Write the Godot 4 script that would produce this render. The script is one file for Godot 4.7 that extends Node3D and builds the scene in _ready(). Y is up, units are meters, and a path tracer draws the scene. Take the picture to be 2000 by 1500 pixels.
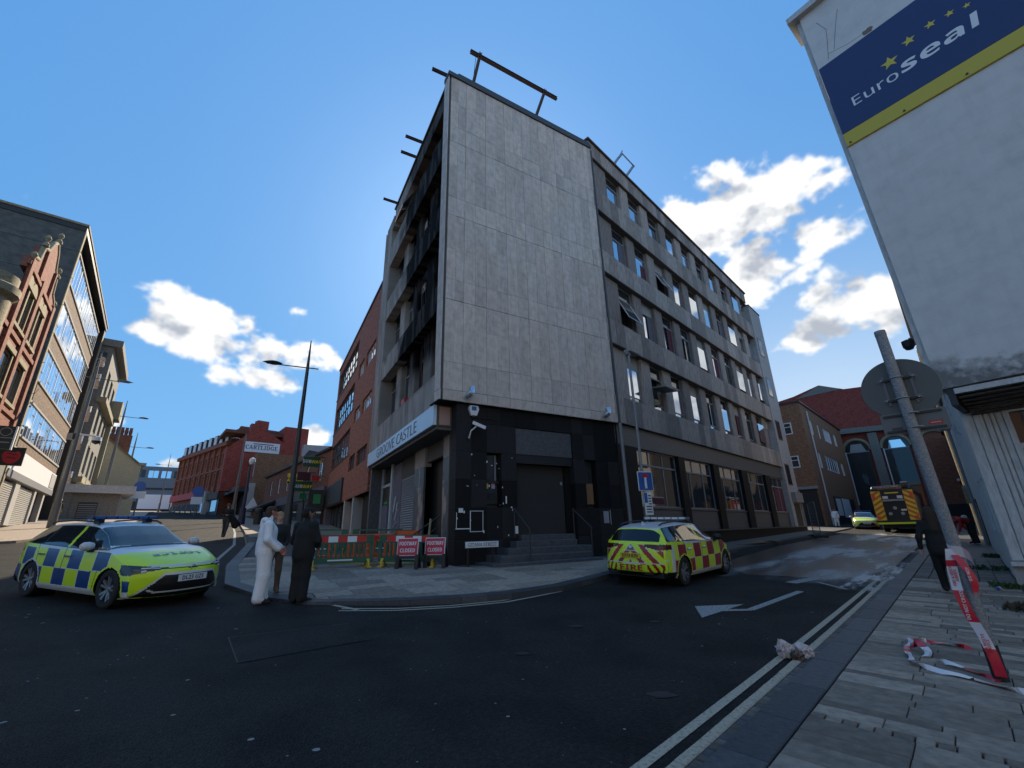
extends Node3D

var rng := RandomNumberGenerator.new()
var M := {}
var used := {}
var UP := Vector3.UP

func _ready():
	rng.seed = 77
	setup_camera_light()
	make_materials()
	build_ground()
	build_office_block()
	build_brick_offices()
	build_white_building()
	build_street_west()
	build_street_far()
	build_gitana_end()
	build_bounce_blocks()
	build_lamps_signs()
	build_roadworks()
	build_cars()
	build_fire_engine()
	build_people()
	build_small()

# ---------------------------------------------------------------- camera, sky, sun
func setup_camera_light():
	var cam := Camera3D.new()
	cam.name = "camera"
	add_child(cam)
	cam.position = Vector3(0, 1.6, 0)
	cam.basis = Basis(Vector3.RIGHT, 0.32241) * Basis(Vector3.BACK, -0.024356)
	cam.fov = 82.35
	cam.far = 900.0
	cam.near = 0.05
	cam.current = true
	var sun := DirectionalLight3D.new()
	sun.name = "sun"
	add_child(sun)
	var sd := sun_dir()
	sun.look_at_from_position(sd * 100.0, Vector3.ZERO, UP)
	sun.light_energy = 1.5
	sun.light_angular_distance = 0.53
	sun.light_color = Color(1.0, 0.93, 0.82)
	sun.shadow_enabled = true
	var we := WorldEnvironment.new()
	we.name = "world_environment"
	var env := Environment.new()
	env.background_mode = Environment.BG_SKY
	env.tonemap_mode = Environment.TONE_MAPPER_LINEAR
	env.tonemap_exposure = 1.75
	env.sdfgi_enabled = true
	env.ssao_enabled = true
	env.ssil_enabled = true
	var sky := Sky.new()
	var pm := PanoramaSkyMaterial.new()
	pm.panorama = ImageTexture.create_from_image(sky_image())
	sky.sky_material = pm
	env.sky = sky
	env.background_energy_multiplier = 1.0
	we.environment = env
	add_child(we)

func ae(azd: float, eld: float) -> Vector3:
	var a := deg_to_rad(azd)
	var e := deg_to_rad(eld)
	return Vector3(sin(a) * cos(e), sin(e), -cos(a) * cos(e))

func sun_dir() -> Vector3:
	return ae(-5.0, 33.0)

func sky_image() -> Image:
	var W := 2048
	var H := 1024
	var img := Image.create_empty(W, H, false, Image.FORMAT_RGBF)
	var n1 := FastNoiseLite.new()
	n1.seed = 5
	n1.noise_type = FastNoiseLite.TYPE_SIMPLEX_SMOOTH
	n1.frequency = 4.6
	n1.fractal_type = FastNoiseLite.FRACTAL_FBM
	n1.fractal_octaves = 8
	n1.fractal_gain = 0.6
	var n2 := FastNoiseLite.new()
	n2.seed = 11
	n2.noise_type = FastNoiseLite.TYPE_SIMPLEX_SMOOTH
	n2.frequency = 1.5
	n2.fractal_octaves = 3
	# cloud banks: azimuth, elevation, half-width, half-height (degrees), strength
	var banks := CLOUDS
	var sd := sun_dir()
	for j in H:
		var el := (0.5 - (j + 0.5) / H) * PI
		var ce := cos(el)
		var se := sin(el)
		var eld := rad_to_deg(el)
		var near_b := []
		for b in banks:
			if absf(eld - b[1]) < b[3] * 1.7:
				near_b.append(b)
		for i in W:
			# the left edge of the panorama looks to -z
			var az := ((i + 0.5) / W) * TAU
			var d := Vector3(sin(az) * ce, se, -cos(az) * ce)
			var c: Vector3
			if se < 0.0:
				c = Vector3(0.16, 0.16, 0.16)
			else:
				var t := pow(1.0 - se, 2.6)
				c = SKY_TOP.lerp(SKY_HOR, t)
				var mu := maxf(0.0, d.dot(sd))
				c += Vector3(0.85, 0.96, 0.98) * (0.07 * pow(mu, 4.0) + 0.16 * pow(mu, 30.0))
				# thin bright veil low in the sky beyond the side street
				var va := wrapf(rad_to_deg(az) - 36.0, -180.0, 180.0)
				c = c.lerp(Vector3(0.50, 0.55, 0.59), 0.8 * exp(-va * va / 500.0) * exp(-eld * eld / 420.0))
				if not near_b.is_empty() and eld < 60.0:
					var azd := rad_to_deg(az) if az < PI else rad_to_deg(az) - 360.0
					var m := -1.0
					for b in near_b:
						var dx := absf(azd - b[0])
						if dx > 180.0:
							dx = 360.0 - dx
						dx *= ce
						if dx < b[2] * 1.7:
							var dy: float = (eld - b[1]) / b[3]
							if dy < 0.0:
								dy *= 1.25
							var q: float = 1.0 - (dx * dx / (b[2] * b[2]) + dy * dy)
							q = q * b[4] if q > 0.0 else q
							m = maxf(m, q)
					if m > -0.98:
						var f := n1.get_noise_3d(d.x * 1.6, d.y * 2.4, d.z * 1.6)
						var dens := m * 0.62 + f * 1.5 - 0.04
						var al := smoothstep(-0.02, 0.42, dens)
						if al > 0.0:
							var up := d + Vector3(0.0, 0.035, 0.0) + sd * 0.02
							var f2 := n1.get_noise_3d(up.x * 1.6, up.y * 2.4, up.z * 1.6)
							var sh := clampf(0.78 + (f - f2) * 2.2 - (dens - 0.45) * 0.30 + n2.get_noise_3dv(d * 3.0) * 0.2, 0.0, 1.0)
							var cc := Vector3(0.27, 0.29, 0.33).lerp(Vector3(0.60, 0.60, 0.59), sh)
							cc *= 1.0 + 0.15 * pow(mu, 6.0) + 0.25 * maxf(0.0, -d.dot(sd))
							c = c.lerp(cc, al * 0.97)
			img.set_pixel(i, j, Color(c.x, c.y, c.z))
	return img

const SKY_TOP := Vector3(0.050, 0.180, 0.42)
const SKY_HOR := Vector3(0.13, 0.325, 0.55)

# ---------------------------------------------------------------- ground height
func sp(x: float) -> float:
	if x > 30.0:
		return x
	return log(1.0 + exp(x))

func gh(x: float, z: float) -> float:
	var a := (x * -0.712 - z * 0.702) / 0.95957
	var b := (-0.485 * z + 0.875 * x) / 0.95957
	var f := 0.035 * sp(a) + 0.031 * 4.0 * sp((a - 13.0) / 4.0) - 0.008 * 8.0 * sp((a - 60.0) / 8.0) - 0.05 * 10.0 * sp((a - 135.0) / 10.0)
	return f + 0.054 * sp((b - 5.0) / 3.0) - 0.0406

func G3(x: float, z: float, off := 0.0) -> Vector3:
	if off > 0.08 and off < 0.125:
		# dropped kerb at the apex of the corner
		var dx := x + 4.6
		var dz := z + 9.6
		off -= 0.075 * exp(-(dx * dx + dz * dz) / 5.0)
	return Vector3(x, gh(x, z) + off, z)

func frame(x: float, z: float, azd: float, y := 0.0) -> Transform3D:
	var a := deg_to_rad(azd)
	return Transform3D(Basis(Vector3(sin(a), 0, -cos(a)), UP, Vector3(cos(a), 0, sin(a))), Vector3(x, y, z))

# ---------------------------------------------------------------- scene helpers
func put(parent: Node, o: Node3D, called: String):
	o.name = called if not parent.has_node(called) else called + "_001"
	parent.add_child(o, true)

func numbered(called: String) -> String:
	if not used.has(called):
		used[called] = 0
		return called
	used[called] += 1
	return "%s_%03d" % [called, used[called]]

func tag(o: Node3D, label: String, cat: String, group := ""):
	o.set_meta("label", label)
	o.set_meta("category", cat)
	if group != "":
		o.set_meta("group", group)

func thing(called: String, label: String, cat: String, xf := Transform3D.IDENTITY, group := "") -> Node3D:
	var o := Node3D.new()
	o.name = numbered(called)
	add_child(o)
	o.transform = xf
	tag(o, label, cat, group)
	return o

func pname(parent: Node, called: String) -> String:
	var key := "n_" + called
	var n: int = parent.get_meta(key, 0)
	parent.set_meta(key, n + 1)
	return called if n == 0 else "%s_%03d" % [called, n]

func part(called: String, mesh: Mesh, m: Material, parent: Node, xf := Transform3D.IDENTITY) -> MeshInstance3D:
	var o := MeshInstance3D.new()
	o.mesh = mesh
	if m != null:
		o.material_override = m
	o.transform = xf
	if parent == self:
		o.name = numbered(called)
	else:
		o.name = pname(parent, called)
	parent.add_child(o)
	return o

func structure(called: String, mesh: Mesh, m: Material, xf := Transform3D.IDENTITY) -> MeshInstance3D:
	var o := part(called, mesh, m, self, xf)
	o.set_meta("kind", "structure")
	return o

func copy(src: Node3D, label: String, xf: Transform3D) -> Node3D:
	var c: Node3D = src.duplicate()
	var base := String(src.name)
	var k := base.rfind("_")
	if k > 0 and base.substr(k + 1).is_valid_int():
		base = base.substr(0, k)
	c.name = numbered(base)
	add_child(c)
	c.transform = xf
	if label != "":
		c.set_meta("label", label)
	return c

# ---------------------------------------------------------------- mesh helpers
func S() -> SurfaceTool:
	var s := SurfaceTool.new()
	s.begin(Mesh.PRIMITIVE_TRIANGLES)
	return s

func done(s: SurfaceTool) -> ArrayMesh:
	return s.commit()

func V(s: SurfaceTool, p: Vector3, n: Vector3, uv := Vector2.ZERO):
	s.set_normal(n)
	s.set_uv(uv)
	s.add_vertex(p)

# a, b, c, d clockwise from the front
func quad(s: SurfaceTool, a: Vector3, b: Vector3, c: Vector3, d: Vector3):
	var n := (c - a).cross(b - a)
	if n.length_squared() < 1e-14:
		n = (d - a).cross(c - a)
	n = n.normalized()
	for p: Vector3 in [a, b, c, a, c, d]:
		V(s, p, n, Vector2(p.x, -p.y))

func tri(s: SurfaceTool, a: Vector3, b: Vector3, c: Vector3):
	var n := (c - a).cross(b - a).normalized()
	for p: Vector3 in [a, b, c]:
		V(s, p, n, Vector2(p.x, -p.y))

func bx(s: SurfaceTool, x0: float, x1: float, y0: float, y1: float, z0: float, z1: float, xf := Transform3D.IDENTITY):
	var p := []
	for k in 8:
		p.append(xf * Vector3(x1 if k & 1 else x0, y1 if k & 2 else y0, z1 if k & 4 else z0))
	quad(s, p[6], p[7], p[5], p[4])
	quad(s, p[3], p[2], p[0], p[1])
	quad(s, p[7], p[3], p[1], p[5])
	quad(s, p[2], p[6], p[4], p[0])
	quad(s, p[2], p[3], p[7], p[6])
	quad(s, p[4], p[5], p[1], p[0])

func box(x0: float, x1: float, y0: float, y1: float, z0: float, z1: float) -> ArrayMesh:
	var s := S()
	bx(s, x0, x1, y0, y1, z0, z1)
	return s.commit()

# box with chamfered front (+z) edges
func cbox(x0: float, x1: float, y0: float, y1: float, z0: float, z1: float, c := 0.01) -> ArrayMesh:
	var s := S()
	var a := [Vector3(x0, y0, z0), Vector3(x1, y0, z0), Vector3(x1, y1, z0), Vector3(x0, y1, z0)]
	var b := [Vector3(x0, y0, z1 - c), Vector3(x1, y0, z1 - c), Vector3(x1, y1, z1 - c), Vector3(x0, y1, z1 - c)]
	var d := [Vector3(x0 + c, y0 + c, z1), Vector3(x1 - c, y0 + c, z1), Vector3(x1 - c, y1 - c, z1), Vector3(x0 + c, y1 - c, z1)]
	for k in 4:
		var l := (k + 1) % 4
		quad(s, a[k], b[k], b[l], a[l])
		quad(s, b[k], d[k], d[l], b[l])
	quad(s, d[3], d[2], d[1], d[0])
	quad(s, a[0], a[1], a[2], a[3])
	return s.commit()

func tube(s: SurfaceTool, a: Vector3, b: Vector3, r0: float, r1: float, n := 10, caps := true):
	var d := (b - a).normalized()
	var u := d.cross(UP)
	if u.length() < 0.01:
		u = d.cross(Vector3.RIGHT)
	u = u.normalized()
	var v := d.cross(u)
	for k in n:
		var t0 := TAU * k / n
		var t1 := TAU * (k + 1) / n
		var c0 := u * cos(t0) + v * sin(t0)
		var c1 := u * cos(t1) + v * sin(t1)
		var pts := [a + c0 * r0, a + c1 * r0, b + c1 * r1, b + c0 * r1]
		var ns := [c0, c1, c1, c0]
		for q: int in [0, 2, 1, 0, 3, 2]:
			V(s, pts[q], ns[q])
		if caps:
			for q: Vector3 in [a, pts[0], pts[1]]:
				V(s, q, -d)
			for q: Vector3 in [b, pts[2], pts[3]]:
				V(s, q, d)

func pipe(a: Vector3, b: Vector3, r0: float, r1 := -1.0, n := 10) -> ArrayMesh:
	var s := S()
	tube(s, a, b, r0, r1 if r1 >= 0.0 else r0, n)
	return s.commit()

# profile points (radius, height) turned about the local y axis
func lathe(pts: Array, n := 20, xf := Transform3D.IDENTITY) -> ArrayMesh:
	var s := S()
	s.set_smooth_group(0)
	for k in n:
		var t0 := TAU * k / n
		var t1 := TAU * (k + 1) / n
		for i in pts.size() - 1:
			var p: Vector2 = pts[i]
			var q: Vector2 = pts[i + 1]
			var nn := Vector2(q.y - p.y, p.x - q.x).normalized()
			var P := [Vector3(p.x * cos(t0), p.y, p.x * sin(t0)), Vector3(p.x * cos(t1), p.y, p.x * sin(t1)), Vector3(q.x * cos(t1), q.y, q.x * sin(t1)), Vector3(q.x * cos(t0), q.y, q.x * sin(t0))]
			var N := [Vector3(nn.x * cos(t0), nn.y, nn.x * sin(t0)), Vector3(nn.x * cos(t1), nn.y, nn.x * sin(t1))]
			for w: int in [0, 1, 2, 0, 2, 3]:
				V(s, xf * (P[w] as Vector3), xf.basis * (N[1] if (w == 1 or w == 2) else N[0]))
	return s.commit()

# flat polygon (Vector2 list) as a prism between z0 and z1 in local x,y
func prism(poly: PackedVector2Array, z0: float, z1: float, xf := Transform3D.IDENTITY) -> ArrayMesh:
	var s := S()
	prism_to(s, poly, z0, z1, xf)
	return s.commit()

func prism_to(s: SurfaceTool, poly: PackedVector2Array, z0: float, z1: float, xf := Transform3D.IDENTITY):
	if Geometry2D.is_polygon_clockwise(poly):
		poly.reverse()
	var idx := Geometry2D.triangulate_polygon(poly)
	for k in range(0, idx.size(), 3):
		var a := poly[idx[k]]
		var b := poly[idx[k + 1]]
		var c := poly[idx[k + 2]]
		if (b - a).cross(c - a) > 0.0:
			var t := b
			b = c
			c = t
		tri(s, xf * Vector3(a.x, a.y, z1), xf * Vector3(b.x, b.y, z1), xf * Vector3(c.x, c.y, z1))
		tri(s, xf * Vector3(a.x, a.y, z0), xf * Vector3(c.x, c.y, z0), xf * Vector3(b.x, b.y, z0))
	for k in poly.size():
		var a := poly[k]
		var b := poly[(k + 1) % poly.size()]
		quad(s, xf * Vector3(a.x, a.y, z1), xf * Vector3(b.x, b.y, z1), xf * Vector3(b.x, b.y, z0), xf * Vector3(a.x, a.y, z0))

# upright prism of a world x,z polygon between two heights
func upright(poly: Array, y0: float, y1: float) -> ArrayMesh:
	var p := PackedVector2Array()
	for q in poly:
		p.append(Vector2(q.x, q.y))
	return prism(p, y0, y1, Transform3D(Basis(Vector3(1, 0, 0), Vector3(0, 0, 1), Vector3(0, 1, 0)), Vector3.ZERO))

func text(words: String, height: float, m: Material, parent: Node, xf: Transform3D, bold := true, face := "Droid Sans", squeeze := 1.0, depth := 0.006) -> MeshInstance3D:
	var t := TextMesh.new()
	var f := SystemFont.new()
	f.font_names = PackedStringArray([face])
	f.font_weight = 700 if bold else 400
	t.font = f
	t.text = words
	t.font_size = 64
	t.pixel_size = height / 46.0
	t.depth = depth
	t.curve_step = 0.7
	var o := part("lettering", t, m, parent, xf)
	if squeeze != 1.0:
		o.transform = xf * Transform3D(Basis.from_scale(Vector3(squeeze, 1, 1)), Vector3.ZERO)
	return o

# strip that follows the ground along a path (points Vector2 x,z) from offset w0 to w1 to its right-hand side
func strip(s: SurfaceTool, path: Array, w0: float, w1: float, off: float, step := 0.8):
	var pts := resample(path, step)
	var last_a := Vector3.ZERO
	var last_b := Vector3.ZERO
	var nx := maxi(1, int(ceil(absf(w1 - w0) / 1.0)))
	var prev := []
	for k in pts.size():
		var d: Vector2 = (pts[mini(k + 1, pts.size() - 1)] - pts[maxi(k - 1, 0)]).normalized()
		var r := Vector2(-d.y, d.x)
		var row := []
		for q in nx + 1:
			var p: Vector2 = pts[k] + r * lerpf(w0, w1, float(q) / nx)
			row.append(G3(p.x, p.y, off))
		if k > 0:
			for q in nx:
				quad(s, prev[q], row[q], row[q + 1], prev[q + 1])
		prev = row

func resample(path: Array, step: float) -> Array:
	var out := []
	for k in path.size() - 1:
		var a: Vector2 = path[k]
		var b: Vector2 = path[k + 1]
		var n := maxi(1, int(ceil(a.distance_to(b) / step)))
		for q in n:
			out.append(a.lerp(b, float(q) / n))
	out.append(path[path.size() - 1])
	return out

# ---------------------------------------------------------------- materials
func flat(c: Color, rough := 0.8, metal := 0.0) -> StandardMaterial3D:
	var m := StandardMaterial3D.new()
	m.albedo_color = c.linear_to_srgb()
	m.roughness = rough
	m.metallic = metal
	return m

func g3(v: float) -> Color:
	return Color(v, v, v)

func noise(freq: float, sd: int, oct := 4, typ := FastNoiseLite.TYPE_SIMPLEX_SMOOTH) -> FastNoiseLite:
	var n := FastNoiseLite.new()
	n.seed = sd
	n.frequency = freq
	n.noise_type = typ
	n.fractal_octaves = oct
	n.fractal_gain = 0.6
	return n

func ntex(freq: float, sd: int, cols: Array, offs: Array, oct := 4, size := 512) -> NoiseTexture2D:
	var t := NoiseTexture2D.new()
	t.width = size
	t.height = size
	t.seamless = true
	t.noise = noise(freq, sd, oct)
	var g := Gradient.new()
	var cc := PackedColorArray()
	for c in cols:
		cc.append((c as Color).linear_to_srgb())
	g.offsets = PackedFloat32Array(offs)
	g.colors = cc
	t.color_ramp = g
	return t

func nnorm(freq: float, sd: int, strength := 4.0, oct := 3, size := 512) -> NoiseTexture2D:
	var t := NoiseTexture2D.new()
	t.width = size
	t.height = size
	t.seamless = true
	t.noise = noise(freq, sd, oct)
	t.as_normal_map = true
	t.bump_strength = strength
	return t

func tex_mat(t: Texture2D, scale: Vector3, rough := 0.85, nrm: Texture2D = null, nscale := 0.6, world := true) -> StandardMaterial3D:
	var m := StandardMaterial3D.new()
	m.albedo_texture = t
	m.roughness = rough
	m.uv1_triplanar = true
	m.uv1_world_triplanar = world
	m.uv1_scale = scale
	if nrm != null:
		m.normal_enabled = true
		m.normal_texture = nrm
		m.normal_scale = nscale
	return m

func tinted(src: StandardMaterial3D, k: Color, rough := -1.0) -> StandardMaterial3D:
	var m: StandardMaterial3D = src.duplicate()
	m.albedo_color = k
	if rough >= 0.0:
		m.roughness = rough
	return m

# courses of bricks (or hung tiles) as an image: colour and relief
func brick_images(cols: Array, mortar: Color, nx: int, ny: int, joint: int, size := 512, seed_ := 3) -> Array:
	var r := RandomNumberGenerator.new()
	r.seed = seed_
	var img := Image.create_empty(size, size, false, Image.FORMAT_RGB8)
	var hm := Image.create_empty(size, size, false, Image.FORMAT_RGB8)
	var n := noise(0.09, seed_, 3)
	img.fill(mortar.linear_to_srgb())
	hm.fill(Color(0.2, 0.2, 0.2))
	var bw := size / nx
	var bh := size / ny
	for j in ny:
		for i in nx:
			var c: Color = cols[r.randi() % cols.size()]
			c = c * r.randf_range(0.8, 1.18)
			var x0 := i * bw + (bw / 2 if j % 2 else 0)
			var h := r.randf_range(0.75, 1.0)
			for y in range(j * bh, (j + 1) * bh - joint):
				for x in range(x0, x0 + bw - joint):
					var k := 1.0 + n.get_noise_2d(x, y) * 0.22
					img.set_pixel(x % size, y, Color(c.r * k, c.g * k, c.b * k).linear_to_srgb())
					hm.set_pixel(x % size, y, Color(h, h, h))
	hm.bump_map_to_normal_map(3.0)
	return [ImageTexture.create_from_image(img), ImageTexture.create_from_image(hm)]

func brick_mat(cols: Array, mortar: Color, metres: float, nx: int, ny: int, sd: int, joint := 2) -> StandardMaterial3D:
	var im := brick_images(cols, mortar, nx, ny, joint, 512, sd)
	return tex_mat(im[0], Vector3.ONE / metres, 0.85, im[1], 0.7, false)

func make_materials():
	var fine := nnorm(0.06, 3, 5.0)
	var coarse := nnorm(0.02, 9, 6.0)
	M.asphalt = tex_mat(ntex(0.035, 1, [Color(0.0135, 0.0125, 0.0115), Color(0.021, 0.0195, 0.018), Color(0.03, 0.028, 0.026), Color(0.055, 0.052, 0.048)], [0.0, 0.4, 0.7, 1.0], 6, 1024), Vector3.ONE * 0.42, 0.8, nnorm(0.16, 3, 7.0, 2), 0.7)
	M.asphalt.metallic_specular = 0.28
	M.asphalt.detail_enabled = true
	M.asphalt.detail_blend_mode = BaseMaterial3D.BLEND_MODE_MUL
	M.asphalt.detail_uv_layer = BaseMaterial3D.DETAIL_UV_2
	M.asphalt.uv2_triplanar = true
	M.asphalt.uv2_world_triplanar = true
	M.asphalt.uv2_scale = Vector3.ONE * 0.047
	M.asphalt.detail_albedo = ntex(0.012, 77, [g3(0.5), g3(0.78), g3(1.0), g3(1.0)], [0.15, 0.42, 0.62, 1.0], 6, 1024)
	M.paving = tex_mat(ntex(0.02, 2, [Color(0.18, 0.146, 0.118), Color(0.27, 0.222, 0.18), Color(0.35, 0.292, 0.24)], [0.1, 0.55, 1.0], 6), Vector3.ONE * 0.6, 0.8, fine, 0.35)
	for k in 5:
		var v: float = [0.62, 0.75, 0.86, 0.97, 1.08][k]
		M["paver%d" % k] = tinted(M.paving, Color(v * 1.0, v * 0.985, v * 0.96))
	M.grout = flat(g3(0.05), 0.95)
	M.kerb = tex_mat(ntex(0.03, 4, [Color(0.04, 0.042, 0.045), Color(0.075, 0.078, 0.082)], [0.2, 0.9], 5), Vector3.ONE * 0.7, 0.6, fine, 0.3)
	M.kerb2 = tinted(M.kerb, Color(0.8, 0.82, 0.85))
	M.paint_line = tex_mat(ntex(0.05, 6, [Color(0.13, 0.11, 0.1), Color(0.36, 0.30, 0.22), Color(0.46, 0.39, 0.29)], [0.12, 0.36, 1.0], 6), Vector3.ONE * 0.9, 0.85)
	M.paint_white = tex_mat(ntex(0.05, 7, [Color(0.07, 0.07, 0.07), Color(0.27, 0.27, 0.26), Color(0.38, 0.38, 0.36)], [0.2, 0.45, 1.0], 6), Vector3.ONE * 0.8, 0.85)
	var st := ntex(0.014, 12, [Color(0.46, 0.40, 0.355), Color(0.58, 0.515, 0.46), Color(0.67, 0.60, 0.54)], [0.15, 0.5, 0.95], 6)
	M.stone = tex_mat(st, Vector3(0.5, 0.32, 0.5), 0.8, fine, 0.12)
	for k in 6:
		var v: float = [0.93, 0.965, 0.985, 1.0, 1.015, 1.03][k]
		M["stone%d" % k] = tinted(M.stone, Color(v, v * (0.995 if k % 2 else 1.0), v * (0.985 if k % 2 else 1.0)))
	streaks(M.stone, 83, Vector3(0.9, 0.07, 0.9), 0.72)
	for k in 6:
		streaks(M["stone%d" % k], 83, Vector3(0.9, 0.07, 0.9), 0.72)
	M.stone_joint = flat(g3(0.09), 0.9)
	var cc := ntex(0.02, 15, [Color(0.20, 0.172, 0.152), Color(0.315, 0.275, 0.243), Color(0.42, 0.37, 0.33)], [0.15, 0.5, 0.95], 6)
	M.concrete = tex_mat(cc, Vector3(1.5, 0.16, 1.5), 0.85, fine, 0.25)
	for k in 3:
		var v: float = [0.88, 1.0, 1.1][k]
		M["conc%d" % k] = tinted(M.concrete, Color(v, v, v))
	for k in 3:
		streaks(M["conc%d" % k], 84, Vector3(1.3, 0.09, 1.3), 0.55)
	M.concrete_dark = tinted(M.concrete, Color(0.6, 0.6, 0.6))
	M.pale_render = tex_mat(ntex(0.015, 19, [Color(0.30, 0.30, 0.30), Color(0.38, 0.375, 0.37)], [0.2, 0.9], 5), Vector3.ONE * 0.3, 0.85)
	var gr := ntex(0.05, 21, [Color(0.010, 0.010, 0.0105), Color(0.018, 0.018, 0.019), Color(0.036, 0.036, 0.038)], [0.2, 0.6, 1.0], 5)
	M.granite = tex_mat(gr, Vector3.ONE * 0.9, 0.5, fine, 0.05)
	for k in 3:
		var v: float = [0.85, 1.0, 1.25][k]
		M["granite%d" % k] = tinted(M.granite, Color(v, v, v), [0.6, 0.62, 0.66][k])
		M["granite%d" % k].metallic_specular = 0.25
	M.granite_pale = tex_mat(ntex(0.02, 23, [Color(0.05, 0.053, 0.06), Color(0.1, 0.105, 0.115)], [0.2, 0.9], 5), Vector3.ONE * 0.6, 0.5)
	M.lead = flat(Color(0.06, 0.062, 0.066), 0.6)
	M.core = flat(g3(0.03), 0.9)
	M.black = flat(g3(0.008), 0.6)
	M.char = tex_mat(ntex(0.03, 25, [g3(0.004), g3(0.012), g3(0.028)], [0.2, 0.6, 1.0], 5), Vector3.ONE * 0.8, 0.9, coarse, 0.6)
	M.soot = soot_material()
	M.frame_grey = flat(Color(0.22, 0.225, 0.235), 0.5)
	M.frame_white = flat(Color(0.6, 0.6, 0.6), 0.5)
	M.frame_dark = flat(g3(0.02), 0.5)
	M.glass = flat(Color(0.55, 0.59, 0.64), 0.03, 0.88)
	M.glass_dark = flat(Color(0.045, 0.05, 0.055), 0.03, 0.25)
	M.glass_bright = flat(Color(0.84, 0.90, 0.95), 0.03, 0.95)
	M.curtain = flat(Color(0.10, 0.02, 0.035), 0.9)
	M.curtain2 = flat(Color(0.12, 0.115, 0.14), 0.9)
	M.curtain3 = flat(Color(0.35, 0.34, 0.32), 0.9)
	M.metal = flat(Color(0.34, 0.35, 0.36), 0.45, 0.6)
	M.galv = tex_mat(ntex(0.03, 31, [Color(0.15, 0.155, 0.165), Color(0.24, 0.25, 0.26), Color(0.36, 0.37, 0.38)], [0.2, 0.6, 1.0], 5), Vector3.ONE * 2.2, 0.55, fine, 0.1)
	M.galv.metallic = 0.35
	M.steel_dark = flat(Color(0.035, 0.03, 0.03), 0.6)
	M.rust = flat(Color(0.09, 0.055, 0.045), 0.8)
	M.white = flat(Color(0.75, 0.75, 0.75), 0.5)
	M.plastic_white = flat(Color(0.62, 0.63, 0.64), 0.4)
	M.shutter = flat(Color(0.012, 0.013, 0.016), 0.5)
	M.shutter_grey = flat(Color(0.16, 0.16, 0.17), 0.5)
	M.osb = tex_mat(ntex(0.05, 33, [Color(0.16, 0.085, 0.04), Color(0.28, 0.16, 0.08), Color(0.36, 0.23, 0.13)], [0.2, 0.6, 1.0], 4), Vector3.ONE * 1.6, 0.9)
	M.sign_white = flat(Color(0.62, 0.66, 0.70), 0.4)
	M.sign_blue = flat(Color(0.02, 0.09, 0.33), 0.4)
	M.sign_red = flat(Color(0.45, 0.015, 0.02), 0.4)
	M.sign_yellow = flat(Color(0.75, 0.55, 0.03), 0.4)
	M.sign_black = flat(g3(0.012), 0.4)
	M.barrier = flat(Color(0.012, 0.085, 0.05), 0.45)
	M.orange = flat(Color(0.62, 0.10, 0.02), 0.5)
	M.yellow = flat(Color(0.55, 0.36, 0.03), 0.6)
	M.red = flat(Color(0.40, 0.02, 0.02), 0.5)
	M.green = flat(Color(0.02, 0.22, 0.06), 0.5)
	M.brick_brown = brick_mat([Color(0.15, 0.09, 0.055), Color(0.20, 0.12, 0.07), Color(0.12, 0.08, 0.05)], Color(0.17, 0.14, 0.11), 1.8, 8, 24, 5)
	M.brick_red = brick_mat([Color(0.25, 0.078, 0.042), Color(0.29, 0.095, 0.05), Color(0.20, 0.062, 0.036)], Color(0.18, 0.1, 0.07), 1.8, 8, 24, 6, 1)
	M.brick_dull = brick_mat([Color(0.16, 0.06, 0.035), Color(0.19, 0.075, 0.04), Color(0.12, 0.05, 0.035)], Color(0.14, 0.09, 0.07), 1.8, 8, 24, 7, 1)
	M.brick_theatre = brick_mat([Color(0.27, 0.05, 0.035), Color(0.31, 0.06, 0.04), Color(0.22, 0.042, 0.03)], Color(0.13, 0.05, 0.04), 1.8, 8, 24, 8, 1)
	M.brick_orange = brick_mat([Color(0.21, 0.10, 0.05), Color(0.24, 0.12, 0.06), Color(0.17, 0.085, 0.045)], Color(0.2, 0.14, 0.1), 1.8, 8, 24, 9, 1)
	M.hung_tile = brick_mat([Color(0.27, 0.085, 0.045), Color(0.34, 0.115, 0.06), Color(0.22, 0.07, 0.04)], Color(0.06, 0.025, 0.018), 1.6, 8, 16, 10, 3)
	M.sandstone = tex_mat(ntex(0.03, 41, [Color(0.17, 0.14, 0.08), Color(0.29, 0.245, 0.15), Color(0.38, 0.33, 0.21)], [0.15, 0.5, 1.0], 5), Vector3.ONE * 0.5, 0.85, fine, 0.3)
	M.stone_grey = tex_mat(ntex(0.03, 42, [Color(0.10, 0.095, 0.085), Color(0.2, 0.19, 0.165), Color(0.27, 0.25, 0.215)], [0.15, 0.5, 1.0], 5), Vector3.ONE * 0.4, 0.85, fine, 0.3)
	M.cream = tex_mat(ntex(0.02, 43, [Color(0.42, 0.36, 0.23), Color(0.52, 0.45, 0.30)], [0.2, 0.9], 4), Vector3.ONE * 0.3, 0.85)
	M.side_grey = tex_mat(ntex(0.02, 44, [Color(0.075, 0.08, 0.075), Color(0.12, 0.125, 0.115), Color(0.155, 0.16, 0.145)], [0.2, 0.6, 1.0], 5), Vector3.ONE * 0.22, 0.9)
	M.slate = tex_mat(ntex(0.04, 45, [g3(0.03), g3(0.07)], [0.2, 0.9], 4), Vector3.ONE * 0.6, 0.7)
	M.white_wall = tex_mat(ntex(0.012, 46, [Color(0.56, 0.545, 0.52), Color(0.64, 0.625, 0.6), Color(0.68, 0.665, 0.64)], [0.1, 0.5, 1.0], 6), Vector3.ONE * 0.28, 0.8, fine, 0.06)
	streaks(M.white_wall, 85, Vector3(0.5, 0.05, 0.5), 0.9)
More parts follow.
